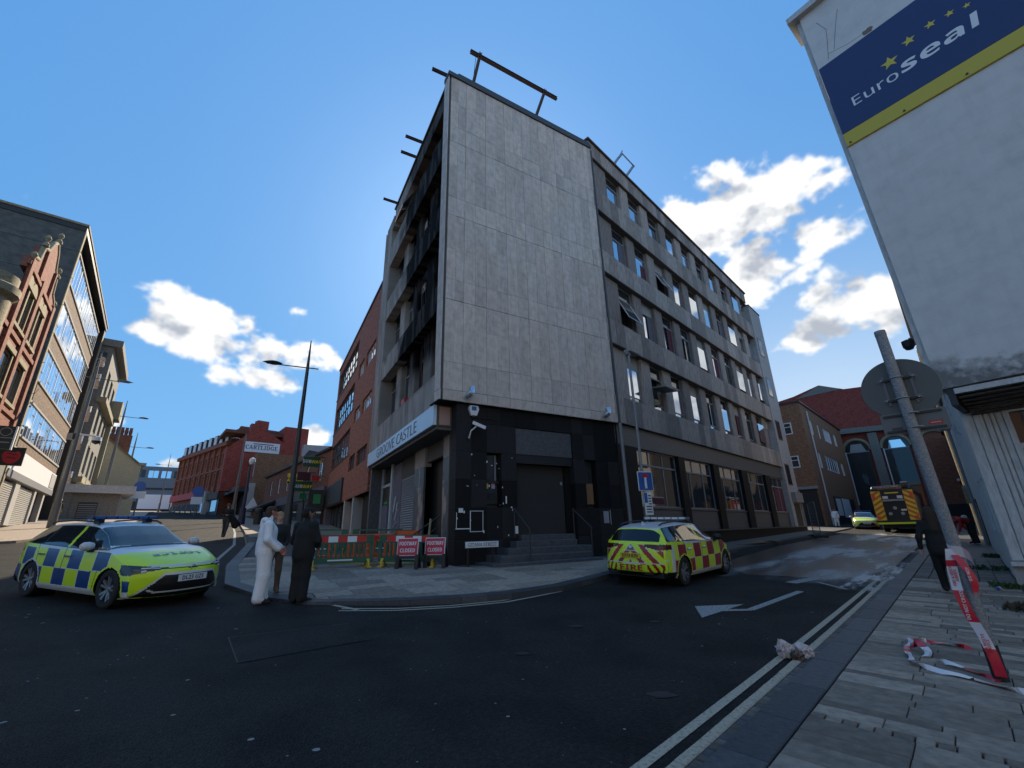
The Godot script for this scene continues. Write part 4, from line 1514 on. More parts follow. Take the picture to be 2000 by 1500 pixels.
func window_in(root: Node3D, h: Array, depth: float, nx: int, ny: int, fm: Material, gm: Material, xf := Transform3D.IDENTITY, fw := 0.07, called := "window"):
	var w := Node3D.new()
	w.name = pname(root, called)
	root.add_child(w)
	w.transform = xf
	var s := S()
	var z := -depth + 0.03
	bx(s, h[0], h[0] + fw, h[2], h[3], z - 0.04, z + 0.04)
	bx(s, h[1] - fw, h[1], h[2], h[3], z - 0.04, z + 0.04)
	bx(s, h[0] + fw, h[1] - fw, h[2], h[2] + fw, z - 0.04, z + 0.04)
	bx(s, h[0] + fw, h[1] - fw, h[3] - fw, h[3], z - 0.04, z + 0.04)
	for k in range(1, nx):
		var x := lerpf(h[0], h[1], float(k) / nx)
		bx(s, x - fw / 2, x + fw / 2, h[2] + fw, h[3] - fw, z - 0.035, z + 0.035)
	for k in range(1, ny):
		var y := lerpf(h[2], h[3], float(k) / ny)
		bx(s, h[0] + fw, h[1] - fw, y - fw / 2, y + fw / 2, z - 0.03, z + 0.03)
	part("frame", s.commit(), fm, w)
	for k in nx:
		var a := lerpf(h[0], h[1], float(k) / nx) + fw / 2
		var b := lerpf(h[0], h[1], float(k + 1) / nx) - fw / 2
		var t := Transform3D(Basis(UP, rng.randf_range(-0.02, 0.02)) * Basis(Vector3.RIGHT, rng.randf_range(-0.01, 0.01)), Vector3((a + b) / 2, (h[2] + h[3]) / 2, z - 0.01))
		part("pane", box(-(b - a) / 2, (b - a) / 2, -(h[3] - h[2]) / 2 + fw / 2, (h[3] - h[2]) / 2 - fw / 2, -0.008, 0.008), gm, w, t)

# ---------------------------------------------------------------- tile-hung offices beside the burnt block
func build_brick_offices():
	var o := FL * Vector3(-11.9, 0, 0)
	var xf := Transform3D(FL.basis, o)
	var root := thing("tiled_office", "orange brown tile hung office building with bands of windows beside the burnt block", "building", xf)
	var g := -11.9
	var wins := [[-29.5, -19.5, 13.9, 16.2, 8, 2], [-18.5, -16.5, 12.35, 13.5, 3, 1], [-15.7, -12.75, 12.35, 13.5, 4, 1],
		[-29.6, -19.8, 10.5, 12.75, 8, 2], [-18.8, -16.6, 9.15, 10.1, 3, 1], [-15.8, -12.9, 9.15, 10.1, 4, 1],
		[-29.7, -20.0, 7.1, 9.2, 8, 2], [-19.3, -17.0, 5.75, 6.8, 3, 1], [-16.3, -13.0, 5.75, 6.75, 4, 1]]
	var holes := []
	for w in wins:
		holes.append([w[0] - g, w[1] - g, w[2], w[3]])
	var s := S()
	wall_with_holes(s, -18.3, -0.02, 3.85, 17.0, holes, 0.28)
	shell(s, -18.3, -0.02, 3.85, 17.0, -11.0)
	part("wall", s.commit(), M.hung_tile, root)
	part("back_wall", box(-18.2, -0.1, 3.9, 16.9, -1.0, -0.9), M.core, root)
	part("coping", box(-18.4, 0.0, 17.0, 17.15, -11.0, 0.08), M.frame_dark, root)
	for b in [[13.6, 13.9], [10.2, 10.5], [6.85, 7.1]]:
		part("band", box(-18.3, -7.4, b[0] + 0.18, b[1] - 0.02, -0.05, 0.05), M.frame_dark, root)
	for k in wins.size():
		window_in(root, holes[k], 0.2, wins[k][4], wins[k][5], M.frame_white if k < 7 and k % 3 != 0 else M.frame_dark, M.glass, Transform3D.IDENTITY, 0.08)
	# shops underneath
	part("shop_wall", box(-18.3, 0.0, 0.5, 3.85, -2.0, -0.7), M.black, root)
	part("corner_pier", box(-3.3, 0.1, 0.3, 5.2, -0.9, -0.45), M.granite1, root)
	part("pier", box(-4.6, -4.2, 0.8, 3.85, -0.7, -0.02), M.curtain3, root)
	part("pier", box(-8.0, -7.5, 0.8, 3.85, -0.7, -0.02), M.curtain3, root)
	part("poster", box(-7.4, -6.0, 1.3, 3.3, -0.7, -0.6), M.red, root)
	part("poster_print", box(-7.1, -6.4, 2.0, 2.8, -0.6, -0.59), M.sign_yellow, root)
	part("pillar", box(-18.3, -17.9, 0.8, 3.85, -0.7, 0.0), M.curtain2, root)
	var fas := part("shop_fascia", box(-18.2, -9.0, 3.9, 5.6, -0.6, 0.12), M.sign_black, root)
	part("shop_window", box(-17.8, -9.2, 1.2, 3.85, -0.5, -0.45), M.glass_dark, root)
	var q := S()
	for x in [-15.9, -13.8, -11.6]:
		bx(q, x, x + 0.1, 1.2, 3.85, -0.45, -0.38)
	part("shop_frame", q.commit(), M.frame_dark, root)
	var sb := thing("hanging_shop_sign", "black hanging shop sign with a pale oval mark on the tiled office", "sign", xf * Transform3D(Basis.IDENTITY, Vector3(-18.4, 4.6, 0.2)))
	part("board", box(-0.08, 0.08, -0.8, 0.9, 0.0, 1.3), M.sign_black, sb)
	part("mark", box(0.08, 0.095, -0.3, 0.5, 0.3, 0.9), M.green, sb)

# ---------------------------------------------------------------- white rendered building with the painted banner
func build_white_building():
	var p := st2(13.8, 0.36)
	var xf := frame(p.x, p.y, 142.0)
	var root := thing("white_building", "white rendered building whose upper gable overhangs a boarded shopfront beside the near pavement", "building", xf)
	# leaning of the old gable: about one degree
	var lean := Transform3D(Basis(Vector3.BACK, 0.021), Vector3.ZERO)
	var s := S()
	s = S()
	quad(s, Vector3(0, 17.2, 0), Vector3(9, 17.2, 0), Vector3(9, 4.45, 0), Vector3(0, 4.45, 0))
	quad(s, Vector3(0, 17.2, -1.5), Vector3(0, 17.2, 0), Vector3(0, 4.45, 0), Vector3(0, 4.45, -1.5))
	quad(s, Vector3(0, 17.2, -9), Vector3(9, 17.2, -9), Vector3(9, 17.2, 0), Vector3(0, 17.2, 0))
	quad(s, Vector3(0, 4.45, 0), Vector3(9, 4.45, 0), Vector3(9, 4.45, -1.5), Vector3(0, 4.45, -1.5))
	part("gable_wall", s.commit(), M.white_wall, root, lean)
	# damp, mould-stained edge and a bare patch where the render has gone
	s = S()
	for pv: Vector3 in [Vector3(0, 5.5, 0.006), Vector3(7, 5.5, 0.006), Vector3(7, 4.45, 0.006), Vector3(0, 5.5, 0.006), Vector3(7, 4.45, 0.006), Vector3(0, 4.45, 0.006)]:
		V(s, pv, Vector3.BACK, Vector2(pv.x / 7.0, (5.5 - pv.y) / 1.05))
	part("damp_stain", s.commit(), damp_material(), root, lean)
	var blob := PackedVector2Array()
	for k in 14:
		var r := rng.randf_range(0.7, 1.15)
		blob.append(Vector2(1.28 + 0.14 * r * cos(TAU * k / 14), 15.0 + 0.1 * r * sin(TAU * k / 14)))
	part("bare_patch", prism(blob, 0.001, 0.004), flat(Color(0.20, 0.15, 0.12), 0.9), root, lean)
	var cr := S()
	for c in [[[0.35, 16.6], [0.5, 16.1], [0.42, 15.6], [0.3, 15.0]], [[0.9, 16.5], [0.7, 15.9], [0.5, 15.2]], [[0.35, 15.2], [0.8, 15.05], [1.2, 15.02]]]:
		for k in c.size() - 1:
			tube(cr, Vector3(c[k][0], c[k][1], 0.001), Vector3(c[k + 1][0], c[k + 1][1], 0.001), 0.006, 0.005, 4)
	part("crack", cr.commit(), M.grime, root, lean)
	part("coping", box(-0.3, 9.0, 17.2, 17.42, -1.0, 0.18), M.white_board, root, lean)
	part("barge_trim", box(-0.12, -0.005, 4.5, 17.2, -0.5, -0.08), M.white_board, root, lean)
	# banner: blue with a yellow foot, printed stars and lettering
	var ban := part("banner", cbox(0.0, 8.8, 12.2, 14.85, 0.01, 0.05, 0.01), flat(Color(0.016, 0.035, 0.13), 0.55), root, lean)
	part("yellow_band", cbox(-0.003, 8.8, 11.74, 12.2, 0.012, 0.054, 0.01), flat(Color(0.55, 0.44, 0.045), 0.55), ban)
	var bw := flat(Color(0.72, 0.74, 0.76), 0.5)
	text("Euro", 0.31, bw, ban, Transform3D(Basis.from_scale(Vector3(1.22, 1, 1)), Vector3(0.95, 13.02, 0.052)), false)
	text("seal", 0.40, bw, ban, Transform3D(Basis(Vector3(1.46, 0, 0), Vector3(0.16, 1, 0), Vector3(0, 0, 1)), Vector3(2.32, 13.12, 0.052)), true)
	var bs := flat(Color(0.62, 0.50, 0.05), 0.5)
	for q in [[1.42, 13.50, 0.20], [1.90, 13.77, 0.15], [2.35, 13.82, 0.12], [2.71, 13.76, 0.1], [3.0, 13.66, 0.08]]:
		var star := PackedVector2Array()
		for k in 10:
			var a := TAU * k / 10.0 + PI / 2
			var r: float = q[2] if k % 2 == 0 else q[2] * 0.42
			star.append(Vector2(q[0] + r * cos(a), q[1] + r * sin(a)))
		part("star", prism(star, 0.051, 0.054), bs, ban)
	for k in 4:
		part("fixing", lathe([Vector2(0.0, 0.03), Vector2(0.025, 0.03), Vector2(0.03, 0.0)], 8, Transform3D(Basis(Vector3.RIGHT, PI / 2), Vector3(0.1 + k * 1.2, 11.82, 0.05))), M.lead, ban)
	# soffit of dark boards and its pale edge
	part("soffit_edge", box(0.12, 9.0, 4.3, 4.42, -0.15, -0.02), M.white_board, root)
	part("soffit_edge", box(0.0, 0.12, 4.05, 4.44, -1.45, -0.05), M.frame_dark, root)
	for k in 6:
		part("soffit_board", box(0.15, 9.0, 4.22 - 0.05 * k, 4.25 - 0.05 * k, -0.36 - 0.21 * k, -0.165 - 0.21 * k), M.concrete_dark, root)
	# boarded shopfront, set back under the gable
	var zf := -1.35
	part("shopfront", box(-0.06, 9.0, 0.0, 4.2, zf - 0.3, zf - 0.06), M.white_board, root)
	var bxs := [-0.06, 0.14, 0.31, 0.42, 0.5, 0.63]
	for k in bxs.size() - 1:
		part("board", cbox(bxs[k] + 0.006, bxs[k + 1] - 0.006, 0.72, 4.0, zf - 0.1, zf + 0.015 * (k % 2), 0.012), M.white_board, root)
	part("stall_riser", box(-0.08, 9.0, -0.1, 0.62, zf - 0.1, zf + 0.1), M.pale_render, root)
	part("sill", box(-0.07, 9.0, 0.62, 0.70, zf - 0.1, zf + 0.2), M.white_board, root)
	var w := part("shop_window", box(0.73, 4.2, 3.2, 3.92, zf - 0.055, zf - 0.05), M.glass_dark, root)
	s = S()
	bx(s, 0.63, 0.73, 0.72, 4.0, zf - 0.06, zf + 0.05)
	bx(s, 0.73, 4.3, 3.92, 4.0, zf - 0.06, zf + 0.05)
	bx(s, 0.73, 4.3, 3.08, 3.2, zf - 0.06, zf + 0.06)
	bx(s, 0.73, 4.3, 0.72, 3.08, zf - 0.06, zf + 0.01)
	part("frame", s.commit(), M.white_board, w)
	# flank along the side street
	var f2 := st2(14.0, 0.5)
	var sx := frame(f2.x, f2.y, 44.3 + 180.0)
	var holes := [[-3.3, -2.3, 1.3, 2.6], [-6.2, -5.0, 1.3, 2.7], [-9.5, -8.0, 4.6, 6.2], [-14.0, -12.0, 4.6, 6.2], [-6.0, -4.6, 5.2, 7.0], [-19.5, -18.2, 7.5, 10.5], [-11.0, -9.8, 8.0, 11.0], [-24.0, -22.0, 1.2, 3.0]]
	s = S()
	wall_with_holes(s, -26.0, -1.2, -0.2, 13.2, holes, 0.25)
	var fl := part("flank_wall", s.commit(), M.white_wall, root, xf.affine_inverse() * sx)
	for h in holes:
		part("window_pane", box(h[0], h[1], h[2], h[3], -0.24, -0.2), M.glass_dark, fl)
	part("flank_core", box(-26.0, -1.5, 0, 13.0, -6.0, -0.5), M.core, fl)
	part("eaves", box(-26.0, -3.0, 13.2, 13.5, -3.0, 0.3), M.frame_dark, fl)
	part("drain_pipe", pipe(Vector3(-17.0, 0.3, 0.1), Vector3(-17.0, 13.0, 0.1), 0.06), M.frame_grey, fl)
	part("drain_pipe", pipe(Vector3(-25.7, 0.3, 0.1), Vector3(-25.7, 13.0, 0.1), 0.07), M.sandstone, fl)
	part("cable_tray", box(-25.0, -8.0, 7.0, 7.12, 0.01, 0.1), M.frame_dark, fl)
	part("floodlight", cbox(-10.6, -10.2, 5.0, 5.3, 0.1, 0.45, 0.04), M.frame_grey, fl)
	part("bracket", pipe(Vector3(-5.2, 4.1, 0.0), Vector3(-5.0, 4.5, 0.35), 0.025), M.frame_white, fl)
	part("gas_meter_box", cbox(-20.0, -19.3, 2.4, 3.3, 0.0, 0.3, 0.02), M.sandstone, fl)
	part("door_recess", box(-17.0, -15.6, 0.2, 2.5, 0.005, 0.03), M.black, fl)
	# dome camera high on the flank
	var dc := thing("dome_camera", "dark domed security camera on the street flank of the white building", "camera", sx * Transform3D(Basis.IDENTITY, Vector3(-9.0, 8.4, 0.0)))
	part("arm", pipe(Vector3(0, 0.2, 0), Vector3(0, 0.2, 0.45), 0.03), M.frame_grey, dc)
	part("dome", lathe([Vector2(0.0, -0.28), Vector2(0.12, -0.24), Vector2(0.19, -0.12), Vector2(0.2, 0.0), Vector2(0.2, 0.12), Vector2(0.0, 0.2)], 14, Transform3D(Basis.IDENTITY, Vector3(0, 0, 0.5))), M.steel_dark, dc)
	# the next house down the street, standing a little proud
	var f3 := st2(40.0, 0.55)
	var nx := thing("street_house", "house wall coloured dark in place of shade down the side street past the white building", "building", frame(f3.x, f3.y, 44.3 + 180.0))
	part("wall", box(-43.0, 0.0, -0.2, 12.5, -8.0, 0.0), flat(Color(0.045, 0.036, 0.032), 0.9), nx)  # near-black wall colour stands in for shade and cuts sunlit bounce
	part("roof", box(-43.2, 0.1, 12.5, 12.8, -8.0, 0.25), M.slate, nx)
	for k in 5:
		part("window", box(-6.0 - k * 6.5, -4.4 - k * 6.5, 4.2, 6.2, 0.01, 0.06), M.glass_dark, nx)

func damp_material() -> StandardMaterial3D:
	var img := Image.create_empty(512, 96, false, Image.FORMAT_RGBA8)
	var n := noise(0.035, 91, 5)
	for j in 96:
		for i in 512:
			var h := 1.0 - j / 95.0
			var reach := 0.38 + 0.5 * exp(-i / 60.0)
			var a := 0.62 * clampf((reach - h) * 1.5 + n.get_noise_2d(i * 1.4, j * 1.2) * 1.1 * (1.0 - h), 0.0, 0.8)
			img.set_pixel(i, j, Color(0.24, 0.24, 0.23, a))
	var m := StandardMaterial3D.new()
	m.albedo_texture = ImageTexture.create_from_image(img)
	m.transparency = BaseMaterial3D.TRANSPARENCY_ALPHA
	m.roughness = 0.9
	return m

# ---------------------------------------------------------------- sunny side of the town street
func build_street_west():
	var xf := frame(-37.42, -36.11, -38.5)
	var root := thing("slab_office", "brown brick office slab with ribbon windows and deep eaves, facing the sun", "building", xf)
	var rows := [[17.2, 19.3], [13.85, 15.9], [10.75, 12.65], [7.45, 9.35]]
	var holes := []
	for r in rows:
		holes.append([-15.3, -0.55, r[0], r[1]])
	var s := S()
	wall_with_holes(s, -15.5, -0.4, 6.75, 19.6, holes, 0.2)
	quad(s, Vector3(-0.4, 19.6, 0), Vector3(-0.4, 19.6, -1.0), Vector3(-0.4, 6.75, -1.0), Vector3(-0.4, 6.75, 0))
	part("wall", s.commit(), M.brick_brown, root)
	part("back_wall", box(-15.4, -0.5, 3.0, 20.7, -1.0, -0.4), M.core, root)
	part("shaded_roof_recess", box(-15.5, -0.4, 19.6, 20.75, -1.2, -0.9), M.frame_dark, root)  # near-black colour stands in for deep shade under the eaves
	part("side_wall", box(-15.75, -15.5, 2.0, 21.0, -16.0, 0.05), M.side_grey, root)
	part("side_edge", box(-15.78, -15.45, 2.0, 21.0, 0.05, 0.1), M.sandstone, root)
	for k in 9:
		part("side_joint", box(-15.757, -15.75, 4.0 + k * 1.9, 4.03 + k * 1.9, -16.0, 0.2), M.frame_dark, root)
	part("shaded_end_recess", box(-0.4, 2.3, 2.6, 21.0, -1.4, -0.9), M.frame_dark, root)  # recess coloured dark for the shadow the fin casts
	part("shaded_end_fin", box(2.3, 2.9, 2.6, 20.75, -1.5, -0.02), M.frame_dark, root)  # unlit side of the fin painted dark; front edge keeps stone colour
	part("fin_edge", box(2.28, 2.92, 2.6, 20.75, -0.02, 0.04), M.sandstone, root)
	part("roof", box(-15.8, 2.95, 20.75, 21.1, -16.0, 0.1), M.frame_dark, root)
	part("eaves_edge", box(-15.85, 3.0, 21.1, 21.25, -16.0, 0.16), M.sandstone, root)
	for r in rows:
		part("window_hood", box(-15.4, -0.5, r[1], r[1] + 0.12, 0.0, 0.06), M.curtain3, root)
		part("window_sill", box(-15.4, -0.5, r[0] - 0.12, r[0], 0.0, 0.07), M.curtain3, root)
		for k in 6:
			var a := lerpf(-15.3, -0.55, k / 6.0)
			var b := lerpf(-15.3, -0.55, (k + 1) / 6.0)
			var w := Node3D.new()
			w.name = pname(root, "window")
			root.add_child(w)
			var q := S()
			var z := 0.0
			bx(q, a, a + 0.08, r[0], r[1], z - 0.1, z + 0.012)
			bx(q, b - 0.02, b, r[0], r[1], z - 0.1, z + 0.012)
			for sp1 in [0.36, 0.7]:
				var x := lerpf(a, b, sp1)
				bx(q, x - 0.025, x + 0.025, r[0], r[1], z - 0.1, z + 0.004)
			part("frame", q.commit(), M.white, w)
			part("hinge_bar", box(a + 0.07, lerpf(a, b, 0.36), r[0] + 0.5, r[0] + 0.57, z - 0.1, z + 0.008), M.frame_dark, w)
			part("hinge_bar", box(lerpf(a, b, 0.7), b - 0.02, r[1] - 0.5, r[1] - 0.43, z - 0.1, z + 0.008), M.frame_dark, w)
			var cuts := [0.0, 0.36, 0.7, 1.0]
			for c in 3:
				var x0 := lerpf(a, b, cuts[c]) + 0.03
				var x1 := lerpf(a, b, cuts[c + 1]) - 0.03
				var t := Transform3D(Basis(UP, rng.randf_range(-0.012, 0.012)), Vector3((x0 + x1) / 2, 0, z - 0.012))
				part("pane", box(-(x1 - x0) / 2, (x1 - x0) / 2, r[0], r[1], -0.01, 0.01), M.glass_bright, w, t)
	# shops at the foot
	part("shop_fascia", box(-15.5, -0.4, 5.5, 6.7, -0.3, 0.1), M.white, root)
	part("fascia_panel", box(-2.6, -0.6, 5.6, 6.6, 0.1, 0.13), M.curtain3, root)
	part("fascia_band", box(-15.5, -0.4, 5.1, 5.5, -0.3, 0.14), M.frame_grey, root)
	part("shop_wall", box(-15.5, -0.4, 2.5, 5.1, -0.6, -0.3), M.black, root)
	var sh := [[-15.4, -12.2], [-10.5, -6.3]]
	for q in sh:
		var p := part("roller_shutter", box(q[0], q[1], 2.6, 4.95, -0.3, -0.12), M.sign_white, root)
		var ss := S()
		for k in 20:
			bx(ss, q[0], q[1], 2.65 + k * 0.115, 2.72 + k * 0.115, -0.12, -0.08)
		part("slats", ss.commit(), M.curtain3, p)
	for x in [-12.1, -11.5, -6.2, -2.9]:
		part("pier", box(x, x + 0.6, 2.6, 5.1, -0.3, 0.02), M.curtain3, root)
	part("door", box(-5.3, -4.2, 2.6, 4.6, -0.25, -0.2), M.glass_dark, root)
	red_bank(xf)
	hanging_signs(xf)
	# stone corner block further up
	var sb := thing("stone_block", "weathered grey stone corner block with tall windows behind the slab office", "building", xf * Transform3D(Basis.IDENTITY, Vector3(3.6, 0, 0.9)))
	var hs := []
	for y in [7.6, 11.4, 15.0]:
		for x in [1.2, 4.6, 8.0]:
			hs.append([x, x + 1.9, y, y + 2.5])
	s = S()
	wall_with_holes(s, 0, 11.5, 3.0, 19.6, hs, 0.5)
	shell(s, 0, 11.5, 3.0, 19.6, -9.0)
	part("wall", s.commit(), M.stone_grey, sb)
	part("back_wall", box(0.2, 11.3, 3.2, 19.4, -1.2, -1.0), M.core, sb)
	for h in hs:
		window_in(sb, h, 0.42, 2, 2, M.frame_grey, M.glass, Transform3D.IDENTITY, 0.1)
	part("cornice", box(-0.2, 11.9, 14.0, 14.5, -0.2, 0.5), M.sandstone, sb)
	part("cornice", box(-0.2, 11.9, 19.6, 20.3, -9.0, 0.6), M.stone_grey, sb)
	part("band", box(-0.2, 11.8, 6.6, 7.1, -0.2, 0.35), M.sandstone, sb)
	part("balcony", box(10.2, 12.6, 14.6, 16.6, -0.3, 0.9), M.sandstone, sb)
	part("pilaster", box(11.0, 11.6, 3.0, 14.0, 0.0, 0.4), M.sandstone, sb)
	for y in [6.0, 9.4, 12.0, 15.2, 17.4]:
		part("side_window", box(-0.06, 0.0, y, y + 1.5, -1.1, -0.35), M.glass, sb)
		part("side_window_frame", box(-0.08, -0.06, y + 0.7, y + 0.78, -1.1, -0.35), M.frame_white, sb)
	part("red_oval_sign", lathe([Vector2(0, 0.06), Vector2(0.8, 0.06), Vector2(0.8, -0.06), Vector2(0, -0.06)], 20, Transform3D(Basis(Vector3(0, 0, 1.5), Vector3(1, 0, 0), Vector3(0, 1, 0)), Vector3(9.0, 6.0, 1.2))), flat(Color(0.2, 0.02, 0.015), 0.6), sb)

func red_bank(xf: Transform3D):
	var r := thing("red_terracotta_bank", "ornate red brick gabled building with stone windows and ball finials", "building", xf * Transform3D(Basis.IDENTITY, Vector3(0, 0, -0.25)))
	var L0 := -30.0
	var s := S()
	var wins := []
	for c in [-21.9, -19.3]:
		wins.append([c - 0.95, c - 0.1, 11.55, 13.5])
		wins.append([c + 0.1, c + 0.95, 11.55, 13.5])
		wins.append([c - 0.9, c + 0.9, 8.4, 10.3])
	for c in [-28.0, -25.3]:
		wins.append([c - 0.8, c + 0.8, 9.8, 11.6])
		wins.append([c - 0.8, c + 0.8, 6.6, 8.4])
	wall_with_holes(s, -23.4, -16.9, 2.0, 14.2, wins.slice(0, 6), 0.14, 0.25)
	wall_with_holes(s, L0, -23.4, 2.0, 12.0, wins.slice(6), 0.14, 0.25)
	part("wall", s.commit(), M.brick_red, r)
	part("back_wall", box(L0, -17.0, 2.0, 11.9, -1.0, -0.6), M.core, r)
	# shaped gable
	var gab := PackedVector2Array([Vector2(-23.0, 14.2), Vector2(-16.9, 14.2), Vector2(-17.2, 14.9), Vector2(-17.9, 15.1), Vector2(-18.2, 16.0), Vector2(-18.9, 16.2), Vector2(-19.4, 16.9), Vector2(-20.0, 17.3), Vector2(-20.6, 16.9), Vector2(-21.1, 16.2), Vector2(-21.8, 16.0), Vector2(-22.1, 15.1), Vector2(-22.8, 14.9)])
	part("gable", prism(gab, -0.1, 0.25), M.brick_red, r)
	var trim := S()
	for k in range(1, gab.size()):
		var a := gab[k]
		var b := gab[(k + 1) % gab.size()]
		if k == gab.size() - 1:
			break
		tube(trim, Vector3(a.x, a.y, 0.2), Vector3(b.x, b.y, 0.2), 0.12, 0.12, 6)
	part("gable_coping", trim.commit(), M.sandstone, r)
	for q in [[-20.0, 17.4], [-17.0, 14.5], [-23.0, 14.5], [-18.2, 16.1], [-21.9, 16.1]]:
		part("finial", lathe([Vector2(0.0, 0.58), Vector2(0.1, 0.5), Vector2(0.14, 0.38), Vector2(0.09, 0.26), Vector2(0.05, 0.18), Vector2(0.14, 0.05), Vector2(0.14, -0.1), Vector2(0.0, -0.1)], 10, Transform3D(Basis.IDENTITY, Vector3(q[0], q[1], 0.25))), M.sandstone, r)
	for y in [10.9, 14.2, 7.8]:
		part("string_course", box(L0 if y < 12.0 else -23.4, -16.85, y, y + 0.2, 0.2, 0.34), M.brick_red, r)
	for x in [-23.3, -20.7, -17.4]:
		part("pilaster", box(x, x + 0.45, 2.0, 14.6, 0.25, 0.38), M.brick_red, r)
	for x in [-21.4, -18.9]:
		part("gable_rib", box(x, x + 0.18, 14.4, 16.0, 0.25, 0.36), M.brick_red, r)
	for h in wins:
		window_in(r, h, -0.12, 1, 1, M.sandstone, M.glass_dark, Transform3D.IDENTITY, 0.1)
		part("stone_surround", box(h[0] - 0.16, h[0], h[2] - 0.1, h[3] + 0.2, 0.2, 0.29), M.sandstone, r)
		part("stone_surround", box(h[1], h[1] + 0.16, h[2] - 0.1, h[3] + 0.2, 0.2, 0.29), M.sandstone, r)
		part("stone_sill", box(h[0] - 0.2, h[1] + 0.2, h[2] - 0.25, h[2] - 0.1, 0.2, 0.38), M.sandstone, r)
		if h[1] - h[0] < 1.2:
			var arch := PackedVector2Array()
			for k in 9:
				var a := PI * k / 8.0
				arch.append(Vector2((h[0] + h[1]) / 2 + 0.6 * cos(a), h[3] - 0.05 + 0.55 * sin(a)))
			part("stone_arch", prism(arch, 0.2, 0.34), M.sandstone, r)
		else:
			part("stone_head", box(h[0] - 0.2, h[1] + 0.2, h[3], h[3] + 0.25, 0.2, 0.34), M.sandstone, r)
	# stone bow above the cornice, dark slate roof behind
	part("stone_bow", lathe([Vector2(0.0, 9.2), Vector2(0.8, 9.3), Vector2(0.8, 11.0), Vector2(1.0, 11.2), Vector2(1.0, 11.5), Vector2(0.85, 11.6), Vector2(0.85, 12.0), Vector2(0.0, 12.3)], 18, Transform3D(Basis.IDENTITY, Vector3(-26.4, 0, 0.1))), M.sandstone, r)
	var rf := PackedVector2Array([Vector2(-12.0, 12.0), Vector2(-0.2, 12.0), Vector2(-3.0, 14.3), Vector2(-9.0, 14.3)])
	part("roof", prism(rf, L0, -17.2, Transform3D(Basis(Vector3(0, 0, 1), UP, Vector3(1, 0, 0)), Vector3.ZERO)), M.slate, r)
	part("shop_base", box(L0, -16.9, 2.0, 6.8, 0.2, 0.5), M.stone_grey, r)

func hanging_signs(xf: Transform3D):
	var a := thing("spectacles_sign", "black hanging sign with a pair of round spectacles drawn in outline", "sign", xf * Transform3D(Basis.IDENTITY, Vector3(-23.6, 5.4, 0.35)))
	part("board", box(-0.05, 0.05, 0.0, 0.98, 0.0, 1.12), M.sign_black, a)
	part("edge", box(-0.07, 0.07, -0.02, 1.0, 1.12, 1.17), M.white, a)
	part("rule", box(-0.06, -0.05, 0.46, 0.49, 0.1, 1.1), M.curtain3, a)
	for z in [0.42, 0.86]:
		part("spectacle_ring", ring(0.17, 0.016, Transform3D(Basis(Vector3(0, 0, 1), UP, Vector3(-1, 0, 0)), Vector3(-0.06, 0.73, z))), M.curtain3, a)
	part("print_line", box(-0.06, -0.05, 0.26, 0.3, 0.45, 1.05), M.curtain3, a)
	var b := thing("red_emblem_sign", "black hanging sign with a round red emblem below the spectacles sign", "sign", xf * Transform3D(Basis.IDENTITY, Vector3(-21.1, 5.0, 0.35)))
	part("board", box(-0.05, 0.05, 0.0, 0.85, 0.0, 1.18), M.sign_black, b)
	var heart := PackedVector2Array()
	for k in 24:
		var t := TAU * k / 24
		heart.append(Vector2(0.30 * sin(t) * (1.0 + 0.18 * cos(t)), 0.34 * cos(t) - 0.08 * absf(cos(t * 0.5)) * 0.5 - (0.1 if absf(sin(t)) < 0.3 and cos(t) > 0 else 0.0)))
	part("red_emblem", prism(heart, 0.0, 0.02, Transform3D(Basis(Vector3(0, 0, 1), UP, Vector3(-1, 0, 0)), Vector3(-0.05, 0.42, 0.78))), flat(Color(0.45, 0.01, 0.02), 0.5), b)
	for k in 2:
		part("emblem_line", pipe(Vector3(-0.075, 0.56 - 0.17 * k, 0.62), Vector3(-0.075, 0.50 - 0.17 * k, 0.94), 0.014), M.black, b)

func ring(R: float, r: float, xf: Transform3D) -> ArrayMesh:
	var s := S()
	var n := 18
	for k in n:
		var a := TAU * k / n
		var b := TAU * (k + 1) / n
		tube(s, xf * Vector3(R * cos(a), R * sin(a), 0), xf * Vector3(R * cos(b), R * sin(b), 0), r, r, 6, false)
	return s.commit()

